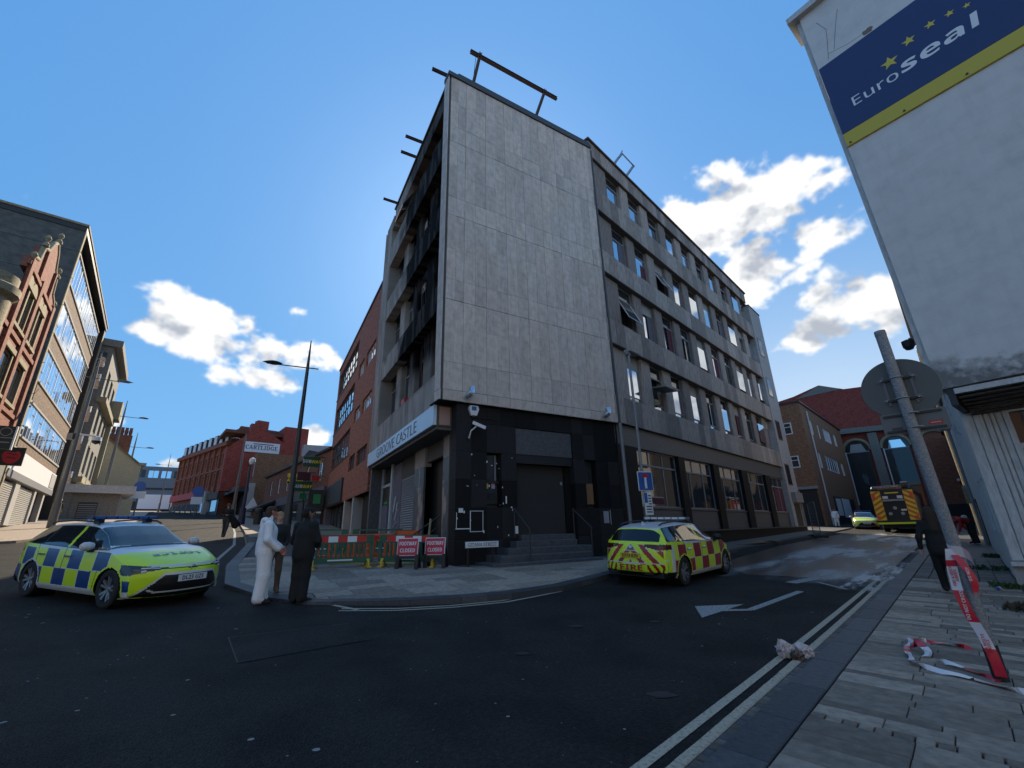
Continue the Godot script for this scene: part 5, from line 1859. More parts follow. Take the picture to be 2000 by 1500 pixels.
# ---------------------------------------------------------------- far end of the town street
func build_street_far():
	# cream gable house with chimney stack
	var c := thing("cream_house", "cream rendered gable house with a cluster of chimney pots", "building", frame(-48.6, -50.4, 45.0, 0.0))
	var gp := PackedVector2Array([Vector2(-1.6, 3.5), Vector2(4.3, 3.5), Vector2(4.3, 10.2), Vector2(1.0, 13.0), Vector2(-1.6, 11.6)])
	part("wall", prism(gp, -9.0, 0.0), M.cream, c)
	part("coping", beam(Vector3(0.9, 13.05, 0.0), Vector3(4.4, 10.25, 0.0), 0.2), M.sandstone, c)
	var f := part("front_wall", box(4.3, 4.5, 3.5, 10.4, -9.0, 0.0), M.cream, c)
	for k in 3:
		for j in 2:
			part("window", box(4.5, 4.56, 6.0 + j * 2.2, 7.5 + j * 2.2, -2.2 - k * 2.6, -1.0 - k * 2.6), M.glass, f)
	part("eaves", box(4.2, 4.95, 10.2, 10.5, -9.2, 0.1), M.curtain3, c)
	part("chimney", box(0.6, 3.2, 11.5, 14.2, -4.0, -3.0), M.brick_dull, c)
	for k in 6:
		part("chimney_pot", lathe([Vector2(0.16, 0.0), Vector2(0.2, 0.5), Vector2(0.16, 0.9), Vector2(0.19, 1.0), Vector2(0.1, 1.0)], 8, Transform3D(Basis.IDENTITY, Vector3(0.85 + k * 0.42, 14.2, -3.5))), M.brick_dull, c)
	# flat roofed shop in front of it
	var k1 := thing("flat_roof_shop", "low grey flat roofed shop with a louvred vent before the cream house", "building", frame(-39.4, -39.4, 45.0, 0.0))
	part("wall", box(0.0, 3.6, 2.8, 5.7, -7.0, 0.0), M.stone_grey, k1)
	part("shopfront", box(3.6, 3.75, 2.8, 5.4, -7.0, 0.05), M.frame_grey, k1)
	part("roof", box(-0.3, 4.6, 5.7, 6.4, -7.5, 0.5), M.white_board, k1)
	var vent := part("vent", box(0.9, 2.2, 3.5, 4.9, 0.0, 0.04), M.frame_dark, k1)
	for q in 7:
		part("louvre", box(0.95, 2.15, 3.58 + q * 0.18, 3.66 + q * 0.18, 0.04, 0.1), M.frame_grey, vent)
	for q in 3:
		part("window", box(3.75, 3.8, 3.4, 5.2, -2.2 - q * 2.2, -0.5 - q * 2.2), M.glass_dark, k1)
	# grey modern block closing the view
	var g := thing("grey_block", "long grey modern block with a strip of windows closing the street", "building", frame(-104.0, -104.0, 54.0, 0.0))
	var s := S()
	var hs := []
	for q in 12:
		hs.append([0.8 + q * 2.6, 3.0 + q * 2.6, 16.4, 18.4])
	wall_with_holes(s, -10.0, 36.0, 5.0, 19.3, hs, 0.3)
	shell(s, -10.0, 36.0, 5.0, 19.3, -12.0)
	part("wall", s.commit(), flat(Color(0.17, 0.185, 0.21), 0.7), g)
	for h in hs:
		window_in(g, h, 0.25, 2, 1, M.frame_grey, M.glass_bright if hs.find(h) % 3 != 1 else M.glass_dark, Transform3D.IDENTITY, 0.1)
	part("back_wall", box(-9.8, 35.8, 5.0, 19.0, -1.0, -0.8), M.core, g)
	part("band", box(-10.0, 36.0, 13.6, 14.0, 0.0, 0.2), M.frame_dark, g)
	part("base_shade", box(-10.0, 36.0, 5.0, 10.6, 0.0, 0.5), M.frame_dark, g)
	for q in 4:
		part("pier", box(2.0 + q * 9.0, 2.5 + q * 9.0, 8.0, 19.3, 0.0, 0.4), M.frame_dark, g)
	part("roof_box", box(8.0, 10.0, 19.3, 20.2, -6.0, -4.0), M.frame_dark, g)
	# right hand row: low red shops, then the brown gable, then the tall terrace
	low_shops()
	brown_gable()
	tall_terrace()

const LRX := Vector2(-17.03, -40.81)

func low_shops():
	var xf := frame(LRX.x, LRX.y, 140.0)
	var r := thing("low_brick_shops", "low two storey dark red brick shops with hanging signs next to the tiled office", "building", xf)
	var hs := []
	for k in 6:
		hs.append([-3.4 - k * 4.0, -2.2 - k * 4.0, 6.6, 8.4])
	var s := S()
	wall_with_holes(s, -26.5, 0.3, 2.0, 9.3, hs, 0.25)
	shell(s, -26.5, 0.3, 2.0, 9.3, -8.0)
	part("wall", s.commit(), M.brick_dull, r)
	part("back_wall", box(-26.2, 0.0, 2.0, 9.0, -1.0, -0.8), M.core, r)
	var rf := PackedVector2Array([Vector2(-8.0, 9.3), Vector2(0.35, 9.3), Vector2(-4.0, 12.0)])
	part("roof", prism(rf, -26.6, 0.4, Transform3D(Basis(Vector3(0, 0, 1), UP, Vector3(1, 0, 0)), Vector3.ZERO)), M.slate, r)
	part("gutter", box(-26.6, 0.4, 9.2, 9.4, 0.0, 0.3), M.frame_dark, r)
	for h in hs:
		window_in(r, h, 0.18, 1, 2, M.frame_white, M.glass, Transform3D.IDENTITY, 0.1)
	for k in 4:
		var x0 := -0.4 - k * 6.4
		part("shopfront", box(x0 - 5.8, x0, 2.2, 5.0, 0.0, 0.12), M.frame_dark, r)
		part("shop_window", box(x0 - 5.2, x0 - 2.0, 2.9, 4.8, 0.12, 0.15), M.glass_dark, r)
		part("fascia", box(x0 - 5.9, x0 + 0.1, 5.0, 5.9, 0.0, 0.25), [M.curtain2, M.sign_black, M.curtain2, M.sign_black][k], r)
	# rounded arch door of the nearest shop
	var arch := PackedVector2Array()
	arch.append(Vector2(-1.9, 2.4))
	arch.append(Vector2(-0.5, 2.4))
	for k in 9:
		var a := PI * k / 8.0
		arch.append(Vector2(-1.2 + 0.7 * cos(a), 4.3 + 0.8 * sin(a)))
	part("arched_door", prism(arch, 0.12, 0.2), M.glass_dark, r)
	part("awning", prism(PackedVector2Array([Vector2(0.0, 5.9), Vector2(2.6, 4.7), Vector2(2.6, 4.5), Vector2(0.0, 5.6)]), -26.0, -18.0, Transform3D(Basis(Vector3(0, 0, 1), UP, Vector3(1, 0, 0)), Vector3.ZERO)), M.sign_black, r)
	part("awning_end", prism(PackedVector2Array([Vector2(0.2, 4.7), Vector2(2.4, 4.7), Vector2(1.3, 6.6)]), -26.05, -26.0, Transform3D(Basis(Vector3(0, 0, 1), UP, Vector3(1, 0, 0)), Vector3.ZERO)), M.white, r)
	var signs := [["yellow_letting_sign", "yellow letting board on the low brick shops", -6.6, 6.6, 1.0, 1.5, M.sign_yellow, "FOR SALE"], ["dark_red_sign", "dark red hanging board beside the yellow letting board", -4.2, 6.7, 0.8, 1.2, flat(Color(0.06, 0.015, 0.02), 0.5), ""], ["green_shop_sign", "upper dark green hanging shop sign with a yellow stroke by the tiled office", -1.6, 7.7, 0.95, 1.5, flat(Color(0.012, 0.07, 0.03), 0.5), "SUBWAY"], ["green_shop_sign", "lower dark green shop sign near the arched door", -3.3, 5.6, 0.9, 1.7, flat(Color(0.012, 0.07, 0.03), 0.5), "SUBWAY"], ["red_round_sign", "small red hanging sign under the upper green sign", -1.2, 6.4, 0.45, 0.7, M.red, ""], ["green_round_sign", "small bright green hanging sign low on the brick shops", -4.6, 5.0, 0.5, 0.7, M.green, ""]]
	for q in signs:
		var o := thing(q[0], q[1], "sign", xf * Transform3D(Basis.IDENTITY, Vector3(q[2], q[3], 0.3)))
		part("board", box(-0.06, 0.06, 0.0, q[4], 0.15, 0.15 + q[5]), q[6], o)
		part("bracket", pipe(Vector3(0, q[4], -0.3), Vector3(0, q[4], 0.15 + q[5]), 0.03), M.frame_dark, o)
		var right := Transform3D(Basis(Vector3(0, 0, -1), UP, Vector3(1, 0, 0)), Vector3(0.065, q[4] * 0.5, 0.15 + q[5] * 0.5))
		if q[7] == "FOR SALE":
			text(q[7], 0.26, M.sign_black, o, right)
			part("foot_band", box(-0.065, 0.065, 0.0, 0.22, 0.16, 0.14 + q[5]), M.sign_black, o)
		elif q[7] != "":
			text("SUB", 0.3, M.sign_white, o, right * Transform3D(Basis.IDENTITY, Vector3(-0.42, 0, 0)))
			text("WAY", 0.3, M.sign_yellow, o, right * Transform3D(Basis.IDENTITY, Vector3(0.4, 0, 0)))

func brown_gable():
	var p := frame(LRX.x, LRX.y, 140.0) * Vector3(-29.7, 0, 0.5)
	var xf := frame(p.x, p.z, 50.0)
	var base := Vector3(0, 0, 0)
	# scale of features measured at the corner 65 to 80 m away
	var k := Vector2(p.x, p.z).length() / 79.96
	var r := thing("brown_gable_building", "brown brick building with a white painted sign high on its red gable", "building", xf)
	var Y := func(y: float) -> float: return 1.6 + (y - 1.6) * k
	var top: float = Y.call(14.2)
	part("end_wall", box(-0.2, 11.0, 2.5, top, -9.0, 0.0), M.brick_orange, r)
	part("front_wall", box(-0.5, -0.2, 2.5, top, -13.0, 0.0), M.brick_orange, r)
	for q in 4:
		part("front_window", box(-0.56, -0.5, Y.call(10.6), Y.call(12.7), -2.6 - q * 2.7, -0.6 - q * 2.7), M.glass_bright, r)
		part("window_frame", box(-0.6, -0.56, Y.call(10.5), Y.call(12.8), -0.62 - q * 2.7, -0.42 - q * 2.7), M.frame_white, r)
	part("canopy", box(-2.6, -0.5, Y.call(8.2), Y.call(8.9), -13.0, 0.0), M.frame_dark, r)
	part("shopfront", box(-0.56, -0.5, 3.0, Y.call(8.2), -13.0, -0.3), M.black, r)
	part("stone_post", box(-0.9, -0.2, 3.0, Y.call(9.5), -0.3, 0.2), M.curtain3, r)
	# tall red gable behind with the painted board
	var gab := PackedVector2Array([Vector2(-4.2 * k, 8.0), Vector2(9.5 * k, 8.0), Vector2(9.0 * k, Y.call(14.0)), Vector2(1.2 * k, Y.call(18.8)), Vector2(-1.0 * k, Y.call(18.6)), Vector2(-4.2 * k, Y.call(15.4))])
	part("gable", prism(gab, -6.4, -4.6), M.brick_theatre, r)
	part("gable_roof", box(-4.6 * k, 6.0 * k, Y.call(18.4), Y.call(18.9), -14.0, -6.4), M.brick_dull, r)
	part("chimney", box(-1.2 * k, 0.9 * k, Y.call(17.5), Y.call(20.0), -6.6, -5.2), M.brick_theatre, r)
	part("stair_tower", box(4.2 * k, 8.2 * k, 8.0, Y.call(20.2), -12.0, -5.6), M.brick_theatre, r)
	part("pitched_roof", prism(PackedVector2Array([Vector2(7.0 * k, Y.call(14.2)), Vector2(14.5 * k, Y.call(14.4)), Vector2(13.5 * k, Y.call(17.2)), Vector2(7.2 * k, Y.call(17.0))]), -5.0, -4.0), M.pale_render, r)
	part("roof_light", prism(PackedVector2Array([Vector2(7.4 * k, Y.call(14.9)), Vector2(9.8 * k, Y.call(15.0)), Vector2(9.9 * k, Y.call(15.9)), Vector2(8.2 * k, Y.call(16.1))]), -4.0, -3.95), M.slate, r)
	var sg := thing("painted_gable_sign", "white painted board with dark lettering on the red gable", "sign", xf * Transform3D(Basis.IDENTITY, Vector3(0.75 * k, Y.call(15.9), -4.5)))
	part("board", box(-2.75 * k, 2.75 * k, -0.85 * k, 0.85 * k, -0.08, 0.02), M.sign_white, sg)
	text("CARTLIDGE", 0.62, flat(Color(0.035, 0.02, 0.05), 0.6), sg, Transform3D(Basis.IDENTITY, Vector3(0.0, -0.05, 0.025)), true, "Droid Serif", 0.86)
	part("faded_line", box(-1.2, 1.6, 0.42, 0.56, 0.02, 0.026), M.curtain2, sg)

func tall_terrace():
	var xf := frame(-44.88, -68.62, 128.6, -0.27) * Transform3D(Basis.from_scale(Vector3.ONE * 1.171), Vector3.ZERO)
	var r := thing("red_terrace", "tall red brick terrace with a dark mansard roof and white dormers", "building", xf)
	var hs := []
	for k in 9:
		hs.append([-1.7 - k * 2.15, -0.75 - k * 2.15, 8.3, 9.9])
		hs.append([-1.7 - k * 2.15, -0.75 - k * 2.15, 10.8, 12.4])
	var s := S()
	wall_with_holes(s, -20.0, 0.0, 3.0, 13.4, hs, 0.3)
	shell(s, -20.0, 0.0, 3.0, 13.4, -8.0)
	part("wall", s.commit(), M.brick_red, r)
	part("back_wall", box(-19.8, -0.2, 3.0, 13.2, -1.0, -0.8), M.core, r)
	for h in hs:
		window_in(r, h, 0.22, 1, 2, M.frame_white, M.glass, Transform3D.IDENTITY, 0.08)
		part("window_head", box(h[0] - 0.12, h[1] + 0.12, h[3], h[3] + 0.2, 0.0, 0.16), M.brick_red, r)
	for k in 10:
		part("pilaster", box(-0.45 - k * 2.15, -0.1 - k * 2.15, 7.2, 13.4, 0.0, 0.25), M.brick_red, r)
	part("cornice", box(-20.2, 0.2, 13.4, 13.9, -8.0, 0.5), M.brick_red, r)
	part("string_course", box(-20.0, 0.0, 10.2, 10.45, 0.0, 0.25), M.brick_red, r)
	var side := Transform3D(Basis(Vector3(0, 0, 1), UP, Vector3(1, 0, 0)), Vector3.ZERO)
	part("mansard", prism(PackedVector2Array([Vector2(-8.0, 13.9), Vector2(0.2, 13.9), Vector2(-1.0, 16.0), Vector2(-7.0, 16.0)]), -20.0, 0.0, side), M.slate, r)
	part("end_gable", prism(PackedVector2Array([Vector2(-7.9, 13.9), Vector2(0.15, 13.9), Vector2(-0.9, 16.2), Vector2(-6.9, 16.2)]), 0.0, 0.3, side), M.brick_dull, r)
	part("chimney", box(-0.9, 0.2, 15.5, 17.4, -4.5, -3.0), M.brick_theatre, r)
	for k in 9:
		var d := part("dormer", box(-1.9 - k * 2.15, -0.6 - k * 2.15, 14.1, 15.5, -1.4, 0.05), M.slate, r)
		part("dormer_window", box(-1.75 - k * 2.15, -0.75 - k * 2.15, 14.2, 15.4, 0.05, 0.1), M.frame_white, d)
	part("red_fascia", box(-20.0, -9.0, 7.0, 7.9, 0.0, 0.4), flat(Color(0.42, 0.02, 0.02), 0.5), r)
	part("grey_fascia", box(-8.8, 0.0, 6.4, 7.3, 0.0, 0.4), M.concrete_dark, r)
	part("shop_base", box(-20.0, 0.0, 3.0, 6.4, 0.0, 0.12), M.frame_dark, r)
	for k in 8:
		part("shop_window", box(-2.4 - k * 2.4, -0.6 - k * 2.4, 4.9, 6.3, 0.12, 0.16), M.glass, r)
	part("stone_portal", box(-4.4, -3.8, 3.0, 7.6, 0.1, 0.6), M.curtain3, r)

# added blocks out of view behind the viewpoint, bouncing sunlight onto shaded faces
func build_bounce_blocks():
	var p := [Vector2(30.0, 12.0), Vector2(6.0, 24.0), Vector2(-20.0, 26.0)]
	var az := [236.0, 262.0, 282.0]
	var lb := ["added pale stone terrace out of view behind the viewpoint, bouncing sunlight toward the white building", "added cream block out of view behind the viewpoint, bouncing sunlight onto the burnt offices", "added brown brick block out of view behind the viewpoint, bouncing sunlight toward the police car"]
	for k in 3:
		var r := thing(["bounce_stone_terrace", "bounce_cream_block", "bounce_brick_block"][k], lb[k], "building", frame(p[k].x, p[k].y, az[k] + 0.0))
		var w: float = [26.0, 24.0, 22.0][k]
		var top: float = [13.0, 15.0, 13.5][k]
		var hs := []
		for j in 3:
			for i in int(w / 3.0):
				hs.append([1.0 + i * 3.0, 2.4 + i * 3.0, 4.6 + j * 3.2, 6.6 + j * 3.2])
		var s := S()
		wall_with_holes(s, 0.0, w, -1.0, top, hs, 0.2)
		shell(s, 0.0, w, -1.0, top, -8.0)
		part("wall", s.commit(), [M.sandstone, M.cream, M.brick_orange][k], r)
		part("back_wall", box(0.2, w - 0.2, -1.0, top - 0.2, -0.6, -0.4), M.core, r)
		part("window_panes", box(0.3, w - 0.3, 4.0, top - 0.5, -0.2, -0.17), M.glass, r)
		part("cornice", box(-0.2, w + 0.2, top, top + 0.5, -8.0, 0.5), M.sandstone, r)
		part("shopfront", box(0.3, w - 0.3, 0.2, 3.4, 0.0, 0.15), M.frame_dark, r)
		part("fascia", box(0.2, w - 0.2, 3.4, 4.2, 0.0, 0.3), [M.white, M.curtain2, M.white][k], r)

# ---------------------------------------------------------------- end of the side street
func build_gitana_end():
	var o := st2(84.5, 0.0)
	var r := thing("brick_theatre", "large dark red brick theatre with tall arched windows closing the side street", "building", frame(o.x, o.y, 134.3))
	var wall := PackedVector2Array([Vector2(-20.0, 0.0), Vector2(8.0, 0.0), Vector2(8.0, 16.0), Vector2(0.7, 18.9), Vector2(-6.3, 21.5), Vector2(-9.0, 21.7), Vector2(-12.1, 23.1), Vector2(-16.0, 22.0), Vector2(-20.0, 21.4)])
	part("wall", prism(wall, -16.0, 0.0), M.brick_theatre, r)
	part("pediment", prism(PackedVector2Array([Vector2(-15.6, 21.5), Vector2(-9.2, 21.8), Vector2(-12.1, 23.0)]), 0.0, 0.06), M.stone_grey, r)
	part("cornice", prism(PackedVector2Array([Vector2(-12.5, 14.7), Vector2(4.0, 14.0), Vector2(4.0, 14.7), Vector2(-12.5, 15.5)]), 0.0, 0.7), M.stone_grey, r)
	for q in [[-11.9, 0.7], [-7.1, 1.1], [-2.6, 0.9], [1.4, 0.8]]:
		part("pilaster", box(q[0] - q[1] / 2, q[0] + q[1] / 2, 1.0, 14.3, 0.0, 0.45), M.stone_grey, r)
	for k in 3:
		var cx: float = [-9.4, -4.8, -0.6][k]
		var half := 1.45
		var a := PackedVector2Array([Vector2(cx - half, 3.0), Vector2(cx + half, 3.0)])
		for q in 13:
			var t := PI * q / 12.0
			a.append(Vector2(cx + half * cos(t), 11.9 + half * sin(t)))
		if k < 2:
			var w := part("arched_window", prism(a, 0.0, 0.08), M.glass_dark, r)
			part("mullion", box(cx - half, cx + half, 11.6, 11.75, 0.08, 0.16), M.frame_grey, w)
			part("mullion", box(cx - half - 0.05, cx - half + 0.08, 4.0, 11.8, 0.08, 0.3), M.frame_white, w)
			part("glazed_head", prism(PackedVector2Array([Vector2(cx - 0.9, 11.75), Vector2(cx + 1.1, 11.75), Vector2(cx + 0.7, 12.9), Vector2(cx - 0.6, 12.9)]), 0.08, 0.1), M.glass_bright if k == 1 else M.pale_render, w)
		else:
			part("blind_arch", prism(a, 0.0, 0.08), M.brick_red, r)
		var s := S()
		for q in 12:
			var t0 := PI * q / 12.0
			var t1 := PI * (q + 1) / 12.0
			tube(s, Vector3(cx + (half + 0.25) * cos(t0), 11.9 + (half + 0.25) * sin(t0), 0.1), Vector3(cx + (half + 0.25) * cos(t1), 11.9 + (half + 0.25) * sin(t1), 0.1), 0.25, 0.25, 6)
		part("arch_trim", s.commit(), M.sandstone, r)
	part("drain_pipe", pipe(Vector3(1.9, 1.0, 0.3), Vector3(1.7, 14.0, 0.3), 0.09), M.frame_grey, r)
	part("wall_lamp", lathe([Vector2(0, 0.25), Vector2(0.3, 0.15), Vector2(0.3, -0.1), Vector2(0, -0.2)], 10, Transform3D(Basis.IDENTITY, Vector3(0.6, 6.6, 0.3))), M.plastic_white, r)
	part("dark_base", box(-13.0, 6.0, 0.5, 3.6, 0.0, 0.2), M.black, r)
	# brown brick wing facing down the street
	var b := st2(58.8, -10.7)
	var xf := frame(b.x, b.y, 44.3)
	var w1 := thing("brown_brick_wing", "brown brick three storey wing with white windows at the end of the side street", "building", xf)
	part("end_wall", box(-0.3, 0.0, 0.5, 15.0, -4.2, 0.0), M.brick_orange, w1)
	var hs := [[3.5, 4.6, 11.7, 13.5], [7.3, 8.3, 11.7, 13.5], [10.5, 15.0, 11.8, 13.5], [17.2, 19.0, 11.9, 13.6], [3.8, 5.2, 7.8, 9.6], [7.3, 15.3, 7.8, 9.6], [17.4, 19.2, 7.8, 9.5]]
	var s2 := S()
	wall_with_holes(s2, 0.0, 24.0, 0.5, 15.0, hs, 0.2)
	part("wall", s2.commit(), M.brick_orange, w1)
	part("back_wall", box(0.0, 24.0, 0.5, 14.9, -4.0, -0.5), M.core, w1)
	for h in hs:
		window_in(w1, h, 0.12, 2 if h[1] - h[0] < 3.0 else 6, 1, M.frame_white, M.glass_bright, Transform3D.IDENTITY, 0.12)
	part("coping", box(-0.4, 24.0, 15.0, 15.2, -4.3, 0.15), M.frame_dark, w1)
	for q in [[11.44, 12.8], [7.62, 8.95]]:
		var ww := part("end_window", box(-0.36, -0.3, q[0], q[1], -2.05, -1.2), M.frame_white, w1)
		part("pane", box(-0.37, -0.36, q[0] + 0.12, lerpf(q[0], q[1], 0.6), -1.93, -1.32), M.glass_dark, ww)
		part("pane", box(-0.37, -0.36, lerpf(q[0], q[1], 0.66), q[1] - 0.1, -1.93, -1.32), M.glass_dark, ww)
	part("yard_opening", box(-0.34, -0.3, 0.8, 5.2, -2.4, -0.2), M.black, w1)
	part("lintel", box(-0.5, -0.3, 5.2, 5.5, -2.6, 0.0), M.frame_grey, w1)
	part("drain_pipe", pipe(Vector3(2.3, 0.8, 0.12), Vector3(2.3, 14.3, 0.12), 0.08), M.frame_white, w1)
	part("painted_shopfront", box(6.5, 20.0, 1.0, 4.6, 0.0, 0.08), M.frame_dark, w1)
	part("mural_panel", box(7.2, 10.0, 2.4, 4.4, 0.08, 0.12), M.sign_white, w1)
	part("mural_panel", box(11.0, 16.0, 2.2, 4.5, 0.08, 0.12), M.sign_white, w1)

# ---------------------------------------------------------------- street lamps, signs, poles
func street_lamp(label: String, base: Vector3, top: float, arm_y: float, arm: Vector3, r: float, dark := false):
	var o := thing("street_lamp", label, "street lamp", Transform3D(Basis.IDENTITY, base), "tall street lamps with leaf shaped heads")
	var m: Material = M.steel_grey if not dark else M.steel_slate
	part("pole", pipe(Vector3(0, -0.2, 0), Vector3(0, arm_y - base.y, 0), r, r * 0.5, 14), m, o)
	part("spike", pipe(Vector3(0, arm_y - base.y, 0), Vector3(0, top - base.y, 0), r * 0.5, r * 0.16, 8), m, o)
	part("base_sleeve", pipe(Vector3(0, -0.1, 0), Vector3(0, 1.5, 0), r * 1.25, r * 1.2, 14), m, o)
	var y := arm_y - base.y
	part("arm", pipe(Vector3(0, y, 0) - arm * 0.25, Vector3(0, y, 0) + arm * 0.9, 0.03, 0.03, 8), m, o)
	# leaf shaped lantern
	var d := arm.normalized()
	var side := d.cross(UP)
	var s := S()
	var n := 8
	var c0 := Vector3(0, y, 0) + arm * 0.55
	var prof := [0.0, 0.16, 0.24, 0.25, 0.2, 0.12, 0.0]
	for k in prof.size() - 1:
		for q in 10:
			var P := []
			for e in [[k, q], [k, q + 1], [k + 1, q + 1], [k + 1, q]]:
				var a: float = TAU * e[1] / 10.0
				var w: float = prof[e[0]]
				P.append(c0 + d * (0.95 * e[0] / 6.0) + side * w * cos(a) + UP * (0.07 + w * 0.36 * sin(a)))
			quad(s, P[0], P[1], P[2], P[3])
	part("lantern", s.commit(), m, o)

func build_lamps_signs():
	M.steel_grey = flat(Color(0.13, 0.135, 0.14), 0.45, 0.3)
	M.steel_slate = flat(Color(0.045, 0.05, 0.055), 0.45, 0.3)
	street_lamp("dark street lamp with a spike, standing beside the green barriers before the tiled office", G3(-10.7, -21.5, 0.1), 11.5, 9.95, Vector3(-1.9, 0, 0.9), 0.16, true)
	street_lamp("nearest street lamp on the sunny side, carrying a small camera", G3(-28.5, -28.1, 0.1), 13.96, 12.15, Vector3(1.5, 0, -1.35), 0.17)
	street_lamp("middle street lamp on the sunny side, before the cream house", G3(-40.6, -44.2, 0.1), 15.55, 13.84, Vector3(1.6, 0, -1.5), 0.17)
	street_lamp("farthest street lamp on the sunny side, beyond the flat roofed shop", G3(-49.4, -56.5, 0.1), 14.97, 13.06, Vector3(1.6, 0, -1.4), 0.17)
	street_lamp("thin street lamp before the brown gable building", G3(-27.0, -43.5, 0.1), 11.6, 10.9, Vector3(-0.6, 0, 0.3), 0.16)
	street_lamp("distant street lamp near the lorry at the top of the street", G3(-66.0, -84.0, 0.1), 17.2, 15.0, Vector3(-1.6, 0, 1.4), 0.14)
	var cam := thing("street_camera", "white dome camera on a bracket of the nearest sunny side lamp", "camera", Transform3D(Basis.IDENTITY, Vector3(-28.5, 7.9, -28.1)))
	part("arm", pipe(Vector3(0.1, 0.35, 0), Vector3(0.75, 0.3, -0.6), 0.05), M.plastic_white, cam)
	part("housing", lathe([Vector2(0, 0.3), Vector2(0.22, 0.25), Vector2(0.26, 0.0), Vector2(0.0, 0.0)], 12, Transform3D(Basis.IDENTITY, Vector3(0.75, 0.0, -0.6))), M.plastic_white, cam)
	part("dome", lathe([Vector2(0.24, 0.0), Vector2(0.2, -0.14), Vector2(0.0, -0.24)], 12, Transform3D(Basis.IDENTITY, Vector3(0.75, 0.0, -0.6))), M.black, cam)
	part("box", box(-0.5, -0.12, 0.0, 0.4, -0.2, 0.2), M.steel_grey, cam)
	# cctv column before the brown gable
	var cc := thing("camera_column", "dark blue camera column with a white camera before the brown gable building", "camera pole", Transform3D(Basis.IDENTITY, G3(-23.1, -38.6, 0.1)))
	part("column", pipe(Vector3(0, 0, 0), Vector3(0, 5.0, 0), 0.15, 0.1), flat(Color(0.02, 0.025, 0.06), 0.5), cc)
	part("base", pipe(Vector3(0, 0, 0), Vector3(0, 1.3, 0), 0.28, 0.24), flat(Color(0.02, 0.025, 0.06), 0.5), cc)
	part("camera", lathe([Vector2(0, 0.5), Vector2(0.22, 0.4), Vector2(0.26, 0.1), Vector2(0.16, -0.1), Vector2(0.0, -0.14)], 12, Transform3D(Basis.IDENTITY, Vector3(0.1, 5.1, 0))), M.plastic_white, cc)
	var bin := thing("litter_bin", "dark litter bin beside the camera column", "bin", Transform3D(Basis.IDENTITY, G3(-21.9, -38.9, 0.1)))
	part("body", lathe([Vector2(0.0, 0.0), Vector2(0.32, 0.0), Vector2(0.34, 1.1), Vector2(0.3, 1.3), Vector2(0.0, 1.35)], 12), M.frame_dark, bin)
	part("opening", box(-0.2, 0.2, 0.85, 1.05, 0.25, 0.35), M.black, bin)
	# slim lamp with square head in front of the street windows
	var lp := thing("street_lamp", "slim galvanised street lamp with a flat square head before the street windows", "street lamp", FG * Transform3D(Basis.IDENTITY, Vector3(-2.05, 0.0, 2.0)))
	part("pole", pipe(Vector3(0, 0.3, 0), Vector3(0, 1.9, 0), 0.085, 0.08, 12), M.galv, lp)
	part("pole", pipe(Vector3(0, 1.9, 0), Vector3(0, 8.05, 0), 0.055, 0.045, 12), M.galv, lp)
	part("lantern", cbox(-0.08, 0.62, 8.02, 8.12, -0.14, 0.14, 0.03), M.frame_grey, lp)
	part("bracket", box(-0.12, 0.1, 7.9, 8.05, -0.05, 0.05), M.galv, lp)
	var ns := thing("no_through_road_sign", "square blue sign with a white T and red bar on the slim lamp post", "sign", FG * Transform3D(Basis(UP, -0.45), Vector3(-2.05, 2.8, 2.08)))
	part("plate", cbox(-0.3, 0.3, 0.0, 0.66, 0.0, 0.02, 0.008), M.sign_white, ns)
	part("blue_field", box(-0.275, 0.275, 0.025, 0.635, 0.02, 0.024), M.sign_blue, ns)
	part("white_bar", box(-0.045, 0.045, 0.08, 0.46, 0.024, 0.028), M.sign_white, ns)
	part("red_bar", box(-0.13, 0.13, 0.46, 0.57, 0.024, 0.03), M.sign_red, ns)
	var ps := thing("parking_plate", "narrow white parking plate with a blue corner under the blue sign", "sign", FG * Transform3D(Basis(UP, -0.45), Vector3(-2.0, 2.0, 2.08)))
	part("plate", cbox(-0.16, 0.16, 0.0, 0.76, 0.0, 0.015, 0.005), M.sign_white, ps)
	part("blue_corner", box(-0.15, -0.02, 0.4, 0.74, 0.015, 0.018), M.sign_blue, ps)
	var pr := S()
	for k in 7:
		bx(pr, -0.1 if k < 3 else 0.01, 0.12, 0.08 + k * 0.09, 0.12 + k * 0.09, 0.015, 0.018)
	part("print_lines", pr.commit(), M.sign_black, ps)
	# leaning sign pole close to the camera with the backs of two signs
	near_sign_pole()
	# street name plate on two short posts
	var np := thing("street_name_sign", "white street name plate on two black posts before the dark stone wall", "sign", FP * Transform3D(Basis.IDENTITY, Vector3(1.3, 0.0, 0.4)))
	part("plate", cbox(-0.58, 0.58, 1.12, 1.30, 0.0, 0.03, 0.01), M.sign_white, np)
	part("plate_edge", box(-0.6, 0.6, 1.1, 1.32, -0.03, 0.0), M.sign_black, np)
	text("GITANA STREET", 0.1, M.sign_black, np, Transform3D(Basis.IDENTITY, Vector3(0, 1.21, 0.032)), false, "Droid Serif", 0.95)
	part("post", pipe(Vector3(-0.47, 0.4, -0.05), Vector3(-0.47, 1.25, -0.05), 0.035), M.sign_black, np)
	part("post", pipe(Vector3(0.42, 0.4, -0.05), Vector3(0.42, 1.25, -0.05), 0.035), M.sign_black, np)
	# things fixed to the front wall
	var lbs := ["chrome twin floodlight at the base of the stone wall above the alarm box", "chrome twin floodlight at the base of the stone wall near the drainpipe"]
